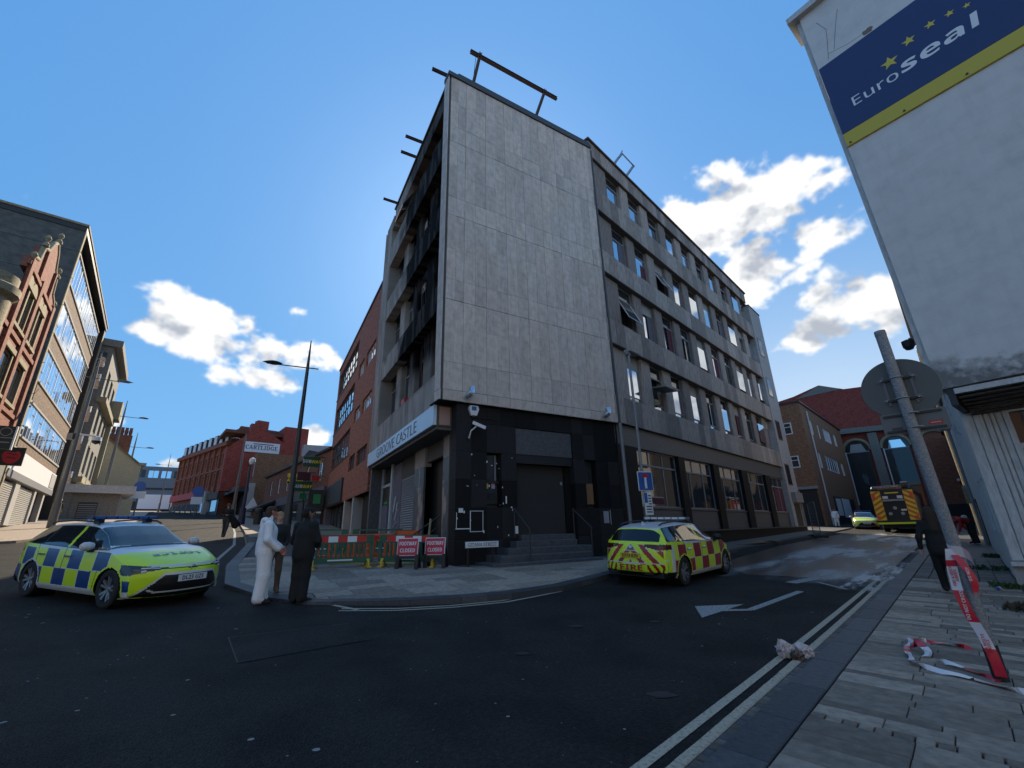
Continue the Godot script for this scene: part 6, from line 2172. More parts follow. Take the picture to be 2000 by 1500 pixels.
	for k in 2:
		var fl := thing("floodlight", lbs[k], "floodlight", FP * Transform3D(Basis.IDENTITY, Vector3([0.95, 7.3][k], 6.12, 0.03)), "twin floodlights on the stone wall")
		for q in 2:
			var t := Transform3D(Basis(UP, 0.5 - q) * Basis(Vector3.RIGHT, 1.1 if q == 0 else -0.5), Vector3(-0.06 + 0.12 * q, 0.02 + 0.14 * q, 0.2))
			part("lamp_can", lathe([Vector2(0, -0.13), Vector2(0.09, -0.13), Vector2(0.11, 0.0), Vector2(0.12, 0.15), Vector2(0.1, 0.16), Vector2(0.0, 0.12)], 14, t), M.chrome, fl)
		part("bracket", pipe(Vector3(0, 0, -0.02), Vector3(0, 0.04, 0.2), 0.035), M.steel_dark, fl)
	var al := thing("alarm_box", "white hexagonal alarm box with a blue print on the dark stone wall", "alarm box", FP * Transform3D(Basis.IDENTITY, Vector3(1.22, 5.5, -0.15)))
	part("cover", prism(PackedVector2Array([Vector2(-0.11, 0.0), Vector2(0.11, 0.0), Vector2(0.2, 0.24), Vector2(0.16, 0.36), Vector2(-0.16, 0.36), Vector2(-0.2, 0.24)]), 0.0, 0.1), M.plastic_white, al)
	part("blue_print", box(-0.09, 0.09, 0.18, 0.33, 0.1, 0.105), M.sign_blue, al)
	part("strobe", lathe([Vector2(0, 0.0), Vector2(0.06, 0.0), Vector2(0.07, -0.06), Vector2(0.0, -0.07)], 10, Transform3D(Basis.IDENTITY, Vector3(0, 0.0, 0.05))), M.steel_dark, al)
	var cv := thing("wall_camera", "white bullet security camera on a bracket on the dark stone wall", "camera", FP * Transform3D(Basis.IDENTITY, Vector3(1.05, 4.68, -0.15)))
	part("foot", pipe(Vector3(0, 0, 0), Vector3(0, 0.0, 0.06), 0.06), M.steel_dark, cv)
	part("arm", pipe(Vector3(0, 0, 0.05), Vector3(0.03, 0.24, 0.14), 0.025), M.plastic_white, cv)
	part("arm", pipe(Vector3(0.03, 0.24, 0.14), Vector3(0.2, 0.4, 0.22), 0.025), M.plastic_white, cv)
	part("housing", cbox(-0.06, 0.06, -0.05, 0.06, -0.2, 0.3, 0.02), M.plastic_white, cv, Transform3D(Basis(Vector3(0.35, 0.4, -0.5).normalized(), 0.0) * Basis(UP, 1.15) * Basis(Vector3.RIGHT, 0.42), Vector3(0.25, 0.45, 0.24)))
	# town street signs
	var bs := thing("blue_route_sign", "round blue and white sign plates on a post by the crossing up the street", "sign", Transform3D(Basis(UP, 0.55), G3(-40.3, -57.1, 0.1)))
	part("post", pipe(Vector3(0, 0, 0), Vector3(0, 3.4, 0), 0.06), M.steel_grey, bs)
	part("blue_disc", lathe([Vector2(0, 0.04), Vector2(0.62, 0.04), Vector2(0.62, 0), Vector2(0, 0)], 18, Transform3D(Basis(Vector3.RIGHT, PI / 2), Vector3(0, 3.0, 0.05))), M.sign_blue, bs)
	part("white_plate", box(-0.6, 0.6, 1.4, 2.3, 0.04, 0.09), M.sign_white, bs)
	var b2 := thing("blue_plate_sign", "white and blue sign plate on a post by the flat roofed shop", "sign", Transform3D(Basis(UP, 0.6), G3(-38.6, -46.0, 0.1)))
	part("post", pipe(Vector3(0, 0, 0), Vector3(0, 3.4, 0), 0.06), M.steel_grey, b2)
	part("plate", box(-0.6, 0.6, 1.9, 2.6, 0.04, 0.09), M.sign_white, b2)
	part("blue_disc", lathe([Vector2(0, 0.04), Vector2(0.5, 0.04), Vector2(0.5, 0), Vector2(0, 0)], 18, Transform3D(Basis(Vector3.RIGHT, PI / 2), Vector3(0, 3.1, 0.05))), M.sign_blue, b2)

func near_sign_pole():
	var base := G3(4.73, -5.04, 0.04)
	var top := Vector3(4.68, 3.83, -5.11)
	var o := thing("sign_pole", "leaning galvanised sign pole wrapped with red and white tape on the near pavement", "sign pole", Transform3D(Basis.IDENTITY, base))
	var d := (top - base)
	part("tube", pipe(Vector3(0, -0.1, 0), d, 0.057, 0.057, 20), M.galv, o)
	part("cap", pipe(d, d + d.normalized() * 0.06, 0.06, 0.058, 20), M.galv, o)
	part("black_sleeve", pipe(d * -0.01, d * 0.085, 0.061, 0.061, 20), flat(g3(0.008), 0.7), o)
	var at := func(y: float) -> Vector3: return base + d * ((y - base.y) / d.y)
	# plates face away, square to the side street
	var face := Basis(Vector3(ST_N.x, 0, ST_N.y), UP, Vector3(-ST_D.x, 0, -ST_D.y))
	var c: Vector3 = at.call(3.14)
	var s1 := thing("round_sign", "dark grey back of a round road sign near the top of the leaning pole", "sign", Transform3D(face, c + Vector3(ST_D.x, 0, ST_D.y) * 0.09))
	var turn := Transform3D(Basis(Vector3.RIGHT, PI / 2), Vector3.ZERO)
	part("plate", lathe([Vector2(0.0, 0.006), Vector2(0.372, 0.006), Vector2(0.378, 0.0), Vector2(0.372, -0.006), Vector2(0.0, -0.006)], 48, turn), flat(Color(0.085, 0.095, 0.09), 0.5), s1)
	for y in [0.12, -0.14]:
		part("clamp", box(-0.17, 0.17, y - 0.012, y + 0.012, 0.01, 0.03), M.steel_dark, s1)
		var cl := S()
		for k in 12:
			var a := PI * k / 12.0
			var b := PI * (k + 1) / 12.0
			tube(cl, Vector3(0.064 * cos(a), y, 0.09 + 0.064 * sin(a)), Vector3(0.064 * cos(b), y, 0.09 + 0.064 * sin(b)), 0.008, 0.008, 6)
		part("band", cl.commit(), M.metal, s1)
		for x in [-0.15, 0.15]:
			part("bolt", lathe([Vector2(0, 0.05), Vector2(0.014, 0.05), Vector2(0.014, 0.0), Vector2(0.03, 0.0), Vector2(0.03, -0.01)], 8, Transform3D(Basis(Vector3.RIGHT, PI / 2), Vector3(x, y, 0.02))), M.galv, s1)
	for x in [-0.13, 0.13]:
		part("rail", box(x - 0.012, x + 0.012, -0.2, 0.18, 0.006, 0.022), M.steel_grey, s1)
	part("scuff", prism(PackedVector2Array([Vector2(-0.1, -0.37), Vector2(0.13, -0.365), Vector2(0.16, -0.31), Vector2(-0.02, -0.33)]), 0.006, 0.007), flat(Color(0.25, 0.26, 0.25), 0.6), s1)
	c = at.call(2.72)
	var s2 := thing("plate_sign", "dark grey back of a rectangular road sign with a small red sticker", "sign", Transform3D(face, c + Vector3(ST_D.x, 0, ST_D.y) * 0.085 + Vector3(0.02, 0, 0.02)))
	var rr := PackedVector2Array()
	for k in 4:
		for q in 4:
			var a := PI / 2 * k + PI / 2 * q / 3.0
			rr.append(Vector2([0.27, -0.27, -0.27, 0.27][k] + 0.03 * cos(a), [0.1, 0.1, -0.1, -0.1][k] + 0.03 * sin(a)))
	part("plate", prism(rr, -0.005, 0.005), flat(Color(0.12, 0.13, 0.13), 0.5), s2)
	for y in [0.1, -0.09]:
		part("rail", box(-0.27, 0.26, y - 0.016, y + 0.008, 0.005, 0.022), M.steel_dark, s2)
	for y in [0.09, -0.08]:
		var cl := S()
		for k in 12:
			var a := PI * k / 12.0
			var b := PI * (k + 1) / 12.0
			tube(cl, Vector3(0.063 * cos(a), y, 0.085 + 0.063 * sin(a)), Vector3(0.063 * cos(b), y, 0.085 + 0.063 * sin(b)), 0.009, 0.009, 6)
		part("band", cl.commit(), M.metal, s2)
	part("red_sticker", box(0.12, 0.24, -0.06, -0.015, 0.005, 0.0065), flat(Color(0.4, 0.03, 0.02), 0.6), s2)
	part("sticker_print", box(0.135, 0.225, -0.045, -0.03, 0.0065, 0.0072), flat(Color(0.5, 0.25, 0.2), 0.6), s2)
	part("grey_sticker", box(-0.22, -0.12, -0.075, -0.045, 0.005, 0.0065), flat(Color(0.05, 0.045, 0.04), 0.6), s2)
	barrier_tape(base, d)

# a twisting ribbon of barrier tape: points with widths, red and white bands along it
func ribbon(o: Node3D, called: String, pts: Array, ups: Array, w: float, bands: Array):
	# bands: list of [from, to, material]
	for b in bands:
		var s := S()
		var n := pts.size() - 1
		for k in n:
			var m := float(k) / n
			if m < b[0] or m >= b[1]:
				continue
			var a: Vector3 = pts[k]
			var c: Vector3 = pts[k + 1]
			var ua: Vector3 = ups[k] * w * 0.5
			var uc: Vector3 = ups[k + 1] * w * 0.5
			quad(s, a + ua, c + uc, c - uc, a - ua)
		part(called, s.commit(), b[2], o)

func curve(ctrl: Array, n: int) -> Array:
	var c := Curve3D.new()
	for k in ctrl.size():
		var t := Vector3.ZERO
		if k > 0 and k < ctrl.size() - 1:
			t = (ctrl[k + 1] - ctrl[k - 1]) * 0.18
		c.add_point(ctrl[k], -t, t)
	var out := []
	for k in n + 1:
		out.append(c.sample_baked(c.get_baked_length() * k / n, true))
	return out

func barrier_tape(base: Vector3, d: Vector3):
	var red := flat(Color(0.50, 0.012, 0.035), 0.35)
	var wht := flat(Color(0.62, 0.60, 0.62), 0.35)
	var pink := flat(Color(0.50, 0.36, 0.40), 0.3)
	var o := thing("barrier_tape", "red and white fire cordon tape trailing down the leaning pole and over the paving", "tape", Transform3D(Basis.IDENTITY, base))
	var L := -Vector3(ST_N.x, 0, ST_N.y)
	var C := -Vector3(ST_D.x, 0, ST_D.y)
	var p := func(y: float, l: float, c: float) -> Vector3: return d * (y / d.y) + L * l + C * c
	# long fall beside the pole
	var a := curve([p.call(1.22, 0.04, 0.07), p.call(1.05, 0.075, 0.07), p.call(0.8, 0.09, 0.08), p.call(0.62, 0.07, 0.08), p.call(0.4, 0.02, 0.085), p.call(0.2, -0.005, 0.09), p.call(0.06, -0.01, 0.1)], 40)
	var ups := []
	for k in a.size():
		ups.append((L * 0.98 + C * 0.2 * sin(k * 0.4)).normalized())
	ribbon(o, "tape_band", a, ups, 0.085, [[0.0, 0.08, wht], [0.08, 0.15, red], [0.15, 0.34, wht], [0.34, 0.58, red], [0.58, 0.8, wht], [0.8, 1.0, red]])
	var rt := Transform3D(Basis(C.cross(UP), UP, C), Vector3.ZERO)
	var vert := Basis(Vector3(0, 1, 0), L, C)
	text("DO NOT CROSS", 0.028, wht, o, Transform3D(vert, p.call(0.68, 0.075, 0.088)), true, "Droid Sans", 1.0, 0.001)
	text("FIRE & RESCUE", 0.022, red, o, Transform3D(vert, p.call(0.96, 0.095, 0.083)), true, "Droid Sans", 1.0, 0.001)
	text("SERVICE", 0.022, red, o, Transform3D(vert, p.call(0.96, 0.065, 0.083)), true, "Droid Sans", 1.0, 0.001)
	text("FIRE & RESCUE", 0.022, red, o, Transform3D(vert, p.call(0.32, 0.028, 0.099)), true, "Droid Sans", 1.0, 0.001)
	text("SERVICE", 0.022, red, o, Transform3D(vert, p.call(0.32, 0.0, 0.099)), true, "Droid Sans", 1.0, 0.001)
	# loop hanging beside it
	var b := curve([p.call(1.16, 0.02, 0.07), p.call(1.06, -0.02, 0.09), p.call(0.93, -0.055, 0.1), p.call(0.8, -0.04, 0.1)], 24)
	ups = []
	for k in b.size():
		ups.append((L * cos(k * 0.05) + C * 0.5).normalized())
	ribbon(o, "tape_band", b, ups, 0.07, [[0.0, 1.0, red]])
	text("DO NOT", 0.025, wht, o, Transform3D(vert, p.call(0.98, -0.035, 0.125)), true, "Droid Sans", 1.0, 0.001)
	# knot of white tape round the pole
	var k1 := curve([p.call(1.22, 0.06, 0.03), p.call(1.2, 0.03, 0.068), p.call(1.19, -0.04, 0.065), p.call(1.14, -0.09, 0.05), p.call(1.06, -0.1, 0.05)], 14)
	ups = []
	for k in k1.size():
		ups.append((UP * 0.8 + C * 0.2).normalized())
	ribbon(o, "tape_band", k1, ups, 0.11, [[0.0, 0.5, wht], [0.5, 1.0, pink]])
	# run over the paving
	var g := func(s: float, t: float, h: float) -> Vector3:
		var q := st2(s, t)
		return G3(q.x, q.y, h) - base
	var runs := [
		[[g.call(8.12, -0.33, 0.055), g.call(8.2, -0.5, 0.07), g.call(8.22, -0.72, 0.06), g.call(8.2, -0.88, 0.075)], 0.07, [[0.0, 0.75, red], [0.75, 1.0, wht]]],
		[[g.call(8.2, -0.88, 0.075), g.call(7.75, -0.9, 0.06), g.call(7.4, -0.86, 0.06), g.call(7.0, -0.8, 0.09)], 0.06, [[0.0, 0.3, wht], [0.3, 0.55, red], [0.55, 1.0, wht]]],
		[[g.call(7.62, -0.86, 0.08), g.call(7.7, -0.78, 0.14), g.call(7.55, -0.7, 0.1), g.call(7.35, -0.72, 0.07)], 0.085, [[0.0, 0.45, red], [0.45, 1.0, wht]]],
		[[g.call(7.0, -0.8, 0.09), g.call(6.85, -0.66, 0.06), g.call(6.78, -0.45, 0.07), g.call(6.66, -0.2, 0.06), g.call(6.52, -0.02, 0.065), g.call(6.42, 0.2, 0.06)], 0.08, [[0.0, 0.1, pink], [0.1, 0.45, wht], [0.45, 0.7, pink], [0.7, 1.0, wht]]],
		[[g.call(7.3, -0.62, 0.06), g.call(7.12, -0.45, 0.08), g.call(6.98, -0.28, 0.06), g.call(6.82, -0.15, 0.06)], 0.055, [[0.0, 0.45, wht], [0.45, 1.0, red]]],
	]
	for r in runs:
		var q := curve(r[0], 28)
		var u2 := []
		for k in q.size():
			var t: Vector3 = (q[mini(k + 1, q.size() - 1)] - q[maxi(k - 1, 0)]).normalized()
			var sd := t.cross(UP).normalized()
			u2.append((sd * cos(k * 0.35) + UP * (0.25 + 0.25 * sin(k * 0.35))).normalized())
		ribbon(o, "tape_band", q, u2, r[1], r[2])

# ---------------------------------------------------------------- roadworks
func make_barrier(label: String, a: Vector3, b: Vector3) -> Node3D:
	var d := b - a
	d.y = 0
	var L := d.length() - 0.05
	var x := d.normalized()
	var z := Vector3(-x.z, 0, x.x)
	var up := ((b - a).normalized().cross(z)).normalized()
	var o := thing("safety_barrier", label, "barrier", Transform3D(Basis(x, UP, z), a), "green plastic safety barriers")
	var sl := (b.y - a.y) / L
	var s := S()
	var sh := Transform3D(Basis(Vector3(1, sl, 0), UP, Vector3(0, 0, 1)), Vector3.ZERO)
	bx(s, 0, L, 0.86, 0.92, -0.03, 0.03, sh)
	bx(s, 0, L, 0.68, 0.72, -0.03, 0.03, sh)
	bx(s, 0, 0.1, 0.14, 0.86, -0.03, 0.03, sh)
	bx(s, L - 0.1, L, 0.14, 0.86, -0.03, 0.03, sh)
	bx(s, 0.1, L - 0.1, 0.14, 0.3, -0.03, 0.03, sh)
	bx(s, 0.1, 0.22, 0.72, 0.86, -0.02, 0.02, sh)
	bx(s, L - 0.22, L - 0.1, 0.72, 0.86, -0.02, 0.02, sh)
	part("frame", s.commit(), M.barrier, o)
	var n := 11
	for k in n:
		var xx := lerpf(0.12, L - 0.12, float(k + 1) / (n + 1))
		part("bar", cbox(xx - 0.028, xx + 0.028, 0.3 + sl * xx, 0.68 + sl * xx, -0.02, 0.02, 0.006), M.barrier, o)
	for k in (5 if not label.begins_with("rear") else 0):
		var x0 := lerpf(0.26, L - 0.24, k / 5.0)
		var x1 := lerpf(0.26, L - 0.24, (k + 1) / 5.0)
		var q := S()
		bx(q, x0, x1, 0.72, 0.885, 0.02, 0.036, sh)
		part("reflective_panel", q.commit(), M.sign_red if k % 2 == 0 else M.sign_white, o)
	var rs := S()
	bx(rs, L * 0.3, L * 0.68, 0.205, 0.245, 0.03, 0.036, sh)
	part("reflective_strip", rs.commit(), M.sign_white, o)
	for xx in [0.14, L - 0.14]:
		var f := S()
		bx(f, xx - 0.04, xx + 0.04, 0.04, 0.16, -0.03, 0.03, sh)
		tri(f, sh * Vector3(xx - 0.05, 0.24, 0.03), sh * Vector3(xx + 0.05, 0.24, 0.03), sh * Vector3(xx, 0.02, 0.3))
		tri(f, sh * Vector3(xx - 0.07, 0.04, -0.3), sh * Vector3(xx + 0.07, 0.04, -0.3), sh * Vector3(xx, 0.24, -0.02))
		bx(f, xx - 0.06, xx + 0.06, 0.0, 0.04, -0.3, 0.32, sh)
		part("foot", f.commit(), M.yellow, o)
	return o

func build_roadworks():
	make_barrier("front green barrier behind the people in white and black", G3(-5.95, -13.35, 0.11), G3(-4.3, -14.25, 0.11))
	make_barrier("front green barrier behind the two red footway signs", G3(-4.2, -14.3, 0.11), G3(-2.35, -14.35, 0.11))
	make_barrier("rear green barrier nearest the cash machine", G3(-6.2, -17.6, 0.11), G3(-4.4, -18.2, 0.11))
	make_barrier("rear green barrier toward the dark street lamp", G3(-8.0, -17.0, 0.11), G3(-6.3, -17.5, 0.11))
	make_barrier("side green barrier seen almost edge on beside the person in white", G3(-7.0, -15.7, 0.11), G3(-6.0, -13.5, 0.11))
	# orange frames stacked inside the barriers
	var lbs := ["orange plastic work barrier inside the green barriers", "orange plastic work barrier leaning inside the green barriers behind the bars"]
	var at2 := [Vector2(-5.6, -15.3), Vector2(-4.9, -15.9)]
	for k in 2:
		var ob := thing("orange_barrier", lbs[k], "barrier", Transform3D(Basis(UP, 0.3 - 0.5 * k), G3(at2[k].x, at2[k].y, 0.11)), "orange work barriers")
		part("frame", ladder_mesh(1.7, 0.85, 8), M.orange, ob)
		part("foot", box(-0.8, -0.6, 0.0, 0.08, -0.25, 0.25), M.yellow, ob)
		part("foot", box(0.6, 0.8, 0.0, 0.08, -0.25, 0.25), M.yellow, ob)
		part("reflective_panel", box(-0.6, 0.6, 0.66, 0.8, 0.03, 0.04), M.sign_red, ob)
	var rb := thing("orange_barrier", "orange topped work barrier by the tiled office shopfront", "barrier", Transform3D(Basis(UP, 0.2), G3(-4.1, -17.6, 0.0)), "orange work barriers")
	part("frame", ladder_mesh(0.9, 1.0, 5), M.orange, rb)
	# sandbags and hose inside
	var hose := S()
	var hp := curve([G3(-5.8, -14.6, 0.13), G3(-5.2, -14.9, 0.13), G3(-4.7, -14.6, 0.13), G3(-4.2, -15.0, 0.13), G3(-3.6, -14.8, 0.13), G3(-3.1, -15.2, 0.13)], 30)
	for k in 30:
		tube(hose, hp[k], hp[k + 1], 0.03, 0.03, 6, false)
	tag(part("work_hose", hose.commit(), M.yellow, self), "yellow hose lying on the footway inside the barriers", "hose")
	var fs := ["red footway closed sign on a black frame, nearer the people", "red footway closed sign on a black frame, against the dark corner"]
	var pos := [Vector2(-3.2, -13.75), Vector2(-2.45, -14.05)]
	for k in 2:
		var o := thing("footway_sign", fs[k], "sign", Transform3D(Basis(UP, -0.1 - 0.1 * k) * Basis(Vector3.RIGHT, -0.12), G3(pos[k].x, pos[k].y, 0.11)), "footway closed signs")
		part("plate", cbox(-0.32, 0.32, 0.36, 0.86, 0.0, 0.025, 0.01), M.sign_white, o)
		part("red_field", box(-0.3, 0.3, 0.38, 0.84, 0.025, 0.028), flat(Color(0.43, 0.02, 0.05), 0.4), o)
		text("FOOTWAY", 0.105, M.sign_white, o, Transform3D(Basis.IDENTITY, Vector3(0, 0.70, 0.03)), true, "Droid Sans", 0.76)
		text("CLOSED", 0.105, M.sign_white, o, Transform3D(Basis.IDENTITY, Vector3(0.0, 0.51, 0.03)), true, "Droid Sans", 0.86)
		for x in [-0.29, 0.29]:
			part("leg", cbox(x - 0.055, x + 0.055, 0.0, 0.40, -0.04, 0.03, 0.01), M.sign_black, o)
			part("rear_leg", box(x - 0.04, x + 0.04, 0.0, 0.62, -0.03, 0.03), M.sign_black, o, Transform3D(Basis(Vector3.RIGHT, 0.5), Vector3(0, 0.06, -0.34)))
		part("cross_bar", box(-0.24, 0.24, 0.28, 0.36, -0.03, 0.01), M.sign_black, o)
	# mesh fence panel in the side street
	var fp := G3(18.0, -27.5, 0.1)
	var fd := thing("mesh_fence_panel", "temporary wire mesh fence panel standing at the kerb of the side street", "fence", Transform3D(frame(0, 0, 44.6).basis * Basis(UP, 0.35), fp))
	var s := S()
	for y in [0.1, 2.05]:
		tube(s, Vector3(0, y, 0), Vector3(2.6, y, 0), 0.025, 0.025, 6)
	for x in [0.0, 2.6]:
		tube(s, Vector3(x, 0.0, 0), Vector3(x, 2.08, 0), 0.025, 0.025, 6)
	part("frame", s.commit(), M.galv, fd)
	s = S()
	for k in 26:
		tube(s, Vector3(k * 0.1 + 0.05, 0.1, 0), Vector3(k * 0.1 + 0.05, 2.05, 0), 0.003, 0.003, 3, false)
	for k in 10:
		tube(s, Vector3(0, 0.2 + k * 0.2, 0), Vector3(2.6, 0.2 + k * 0.2, 0), 0.003, 0.003, 3, false)
	part("wire_mesh", s.commit(), M.galv, fd)
	for x in [0.0, 2.6]:
		part("foot", cbox(x - 0.12, x + 0.12, 0.0, 0.14, -0.35, 0.35, 0.02), M.sign_black, fd)

func ladder_mesh(w: float, h: float, n: int) -> ArrayMesh:
	var s := S()
	bx(s, -w / 2, w / 2, h - 0.22, h, -0.03, 0.03)
	bx(s, -w / 2, w / 2, 0.1, 0.22, -0.03, 0.03)
	bx(s, -w / 2, -w / 2 + 0.08, 0.0, h, -0.03, 0.03)
	bx(s, w / 2 - 0.08, w / 2, 0.0, h, -0.03, 0.03)
	for k in n:
		var x := lerpf(-w / 2 + 0.08, w / 2 - 0.08, (k + 0.5) / n)
		bx(s, x - 0.03, x + 0.03, 0.22, h - 0.22, -0.02, 0.02)
	return s.commit()

# ---------------------------------------------------------------- estate cars with livery
func car_xf(x: float, z: float, f: Vector2, off := 0.0) -> Transform3D:
	f = f.normalized()
	var r := Vector2(-f.y, f.x)
	var pf := G3(x + f.x * 1.35, z + f.y * 1.35, off)
	var pb := G3(x - f.x * 1.35, z - f.y * 1.35, off)
	var pr := G3(x + r.x * 0.75, z + r.y * 0.75, off)
	var pl := G3(x - r.x * 0.75, z - r.y * 0.75, off)
	var bxv := (pf - pb).normalized()
	var bz := (pr - pl).normalized()
	var by := bz.cross(bxv).normalized()
	bz = bxv.cross(by).normalized()
	return Transform3D(Basis(bxv, by, bz), G3(x, z, off))

const CAR_TOP := [Vector2(2.18, 0.19), Vector2(2.28, 0.27), Vector2(2.325, 0.40), Vector2(2.335, 0.54), Vector2(2.31, 0.655), Vector2(2.235, 0.735), Vector2(2.05, 0.81), Vector2(1.7, 0.905), Vector2(1.3, 0.972), Vector2(0.98, 1.015), Vector2(0.6, 1.215), Vector2(0.2, 1.385), Vector2(0.0, 1.418), Vector2(-0.5, 1.438), Vector2(-1.1, 1.422), Vector2(-1.6, 1.388), Vector2(-1.93, 1.34), Vector2(-2.02, 1.295), Vector2(-2.2, 1.04), Vector2(-2.26, 0.955), Vector2(-2.31, 0.80), Vector2(-2.33, 0.62), Vector2(-2.335, 0.50), Vector2(-2.31, 0.36), Vector2(-2.2, 0.26)]

func poly_at(pts: Array, lens: Array, d: float) -> Vector2:
	for k in pts.size() - 1:
		if d <= lens[k + 1] or k == pts.size() - 2:
			var a: Vector2 = pts[k]
			var b: Vector2 = pts[k + 1]
			var p0: Vector2 = pts[maxi(k - 1, 0)]
			var p3: Vector2 = pts[mini(k + 2, pts.size() - 1)]
			var t: float = clampf((d - lens[k]) / maxf(1e-6, lens[k + 1] - lens[k]), 0, 1)
			var ma := (b - p0) * 0.32
			var mb := (p3 - a) * 0.32
			var t2 := t * t
			var t3 := t2 * t
			return a * (2 * t3 - 3 * t2 + 1) + ma * (t3 - 2 * t2 + t) + b * (-2 * t3 + 3 * t2) + mb * (t3 - t2)
	return pts[0]

func lerp_tab(tab: Array, x: float) -> float:
	# table of (x descending)
	for k in tab.size() - 1:
		var a: Vector2 = tab[k]
		var b: Vector2 = tab[k + 1]
		if x >= b.x:
			return lerpf(a.y, b.y, clampf((a.x - x) / (a.x - b.x), 0, 1))
	return tab[tab.size() - 1].y

func build_car(root: Node3D, fire: bool):
	var lens := [0.0]
	for k in CAR_TOP.size() - 1:
		lens.append(lens[k] + (CAR_TOP[k] as Vector2).distance_to(CAR_TOP[k + 1]))
	var total: float = lens[lens.size() - 1]
	var NU := 340
	var seg := [5, 17, 17, 22, 8, 20]
	var NV := 0
	for q in seg:
		NV += q
	var wtab := [Vector2(2.34, 0.83), Vector2(2.0, 0.875), Vector2(1.4, 0.893), Vector2(0.5, 0.895), Vector2(-1.4, 0.893), Vector2(-2.0, 0.86), Vector2(-2.34, 0.80)]
	var P := []
	var T := PackedFloat32Array()
	for u in NU + 1:
		var c := poly_at(CAR_TOP, lens, total * u / NU)
		var X := c.x
		var yt := c.y
		var w := lerp_tab(wtab, X)
		var yb := 0.19 if absf(X) < 1.6 else lerpf(0.19, 0.2 if X > 0 else 0.26, clampf((absf(X) - 1.6) / 0.6, 0, 1))
		yb = minf(yb, yt - 0.01)
		var belt := 0.935 + 0.025 * clampf(0.9 - X, 0.0, 2.8)
		var ysh := minf(belt, yt - 0.05)
		ysh = maxf(ysh, yb + (yt - yb) * 0.55)
		var cf := clampf((yt - belt - 0.05) / 0.28, 0, 1)
		var wr := 0.60 if X > -1.2 else lerpf(0.60, 0.52, clampf((-1.2 - X) / 0.9, 0, 1))
		var h: float = yt - yb
		var c3 := Vector2(w * 0.965, ysh)
		var c4 := Vector2(w * 0.84, lerpf(ysh, yt, 0.62)).lerp(Vector2(wr, yt - 0.055), cf)
		var cp := [Vector2(w * 0.93, yb), Vector2(w * 0.985, yb + minf(0.09, h * 0.2)), Vector2(w, lerpf(yb, ysh, 0.52)), c3, c4, Vector2(c4.x * 0.78, lerpf(c4.y, yt, 0.72)), Vector2(0, yt)]
		var row := []
		for k in 6:
			var a: Vector2 = cp[k]
			var b: Vector2 = cp[k + 1]
			var p0: Vector2 = cp[maxi(k - 1, 0)]
			var p3: Vector2 = cp[k + 2] if k < 5 else Vector2(-cp[5].x, cp[5].y)
			var ten := 0.28 if k != 3 and k != 2 else 0.12
			var ma := (b - p0) * ten
			var mb := (p3 - a) * ten
			for q in seg[k]:
				var t: float = float(q) / seg[k]
				var t2: float = t * t
				var t3: float = t2 * t
				row.append(a * (2 * t3 - 3 * t2 + 1) + ma * (t3 - 2 * t2 + t) + b * (-2 * t3 + 3 * t2) + mb * (t3 - t2))
		row.append(cp[6])
		var fc := 0.46 * smoothstep(0.9, 2.25, X)
		var rc := 0.24 * smoothstep(-1.6, -2.3, X) if X < -1.6 else 0.0
		var line := []
		for p: Vector2 in row:
			var zn := clampf(p.x / w, 0, 1)
			line.append(Vector3(X - fc * pow(zn, 2.5) + rc * pow(zn, 2.6), p.y, p.x))
		P.append(line)
		T.append(X)
	# normals on the half grid
	var N := []
	for u in NU + 1:
		var line := []
		for v in NV + 1:
			var du: Vector3 = P[mini(u + 1, NU)][v] - P[maxi(u - 1, 0)][v]
			var v0 := maxi(v - 1, 0)
			var dv: Vector3 = P[u][mini(v + 1, NV)] - P[u][v0]
			if v == NV:
				dv = P[u][v] - P[u][v0]
				dv.y = 0
			var n := dv.cross(du)
			if n.length() < 1e-9:
				n = UP
			line.append(n.normalized())
		N.append(line)
	var tools := {}
	var white := Color(0.55, 0.57, 0.58)
	var lime := Color(0.55, 0.76, 0.02)
	var other := Color(0.27, 0.010, 0.014) if fire else Color(0.004, 0.045, 0.18)
	var i3: int = seg[0] + seg[1] + seg[2]
	var i4: int = i3 + seg[3]
	for u in NU:
		for v in NV:
			var a: Vector3 = P[u][v]
			var b: Vector3 = P[u + 1][v]
			var c: Vector3 = P[u + 1][v + 1]
			var d: Vector3 = P[u][v + 1]
			var m := (a + b + c + d) * 0.25
			var X: float = (T[u] + T[u + 1]) * 0.5
			for side in [1, -1]:
				var res: Array = car_region(m, X, v, i3, i4, fire, side, white, lime, other)
				if res.is_empty():
					continue
				var key: String = res[0] + ("|%d" % side if res[2] else "")
				if not tools.has(key):
					tools[key] = S()
				var s: SurfaceTool = tools[key]
				s.set_color(res[1])
				var sc := Vector3(1, 1, side)
				var q := [a, b, c, a, c, d]
				var nn := [N[u][v], N[u + 1][v], N[u + 1][v + 1], N[u][v], N[u + 1][v + 1], N[u][v + 1]]
				var order: Array = [0, 1, 2, 3, 4, 5] if side == 1 else [0, 2, 1, 3, 5, 4]
				for k: int in order:
					s.set_normal((nn[k] as Vector3) * sc)
					s.set_uv(Vector2.ZERO)
					s.add_vertex((q[k] as Vector3) * sc)
	var mats := {"windscreen": M.car_glass, "rear_window": M.car_glass_dark, "side_window": M.car_glass, "headlight": M.car_lamp, "tail_light": M.car_tail, "grille": M.car_black, "bumper_trim": M.car_black}
	var keys := tools.keys()
	keys.sort()
	for key: String in keys:
		var base := key.split("|")[0]
		part(base, (tools[key] as SurfaceTool).commit(), mats.get(base, M.car_paint), root)
	car_fittings(root, fire)

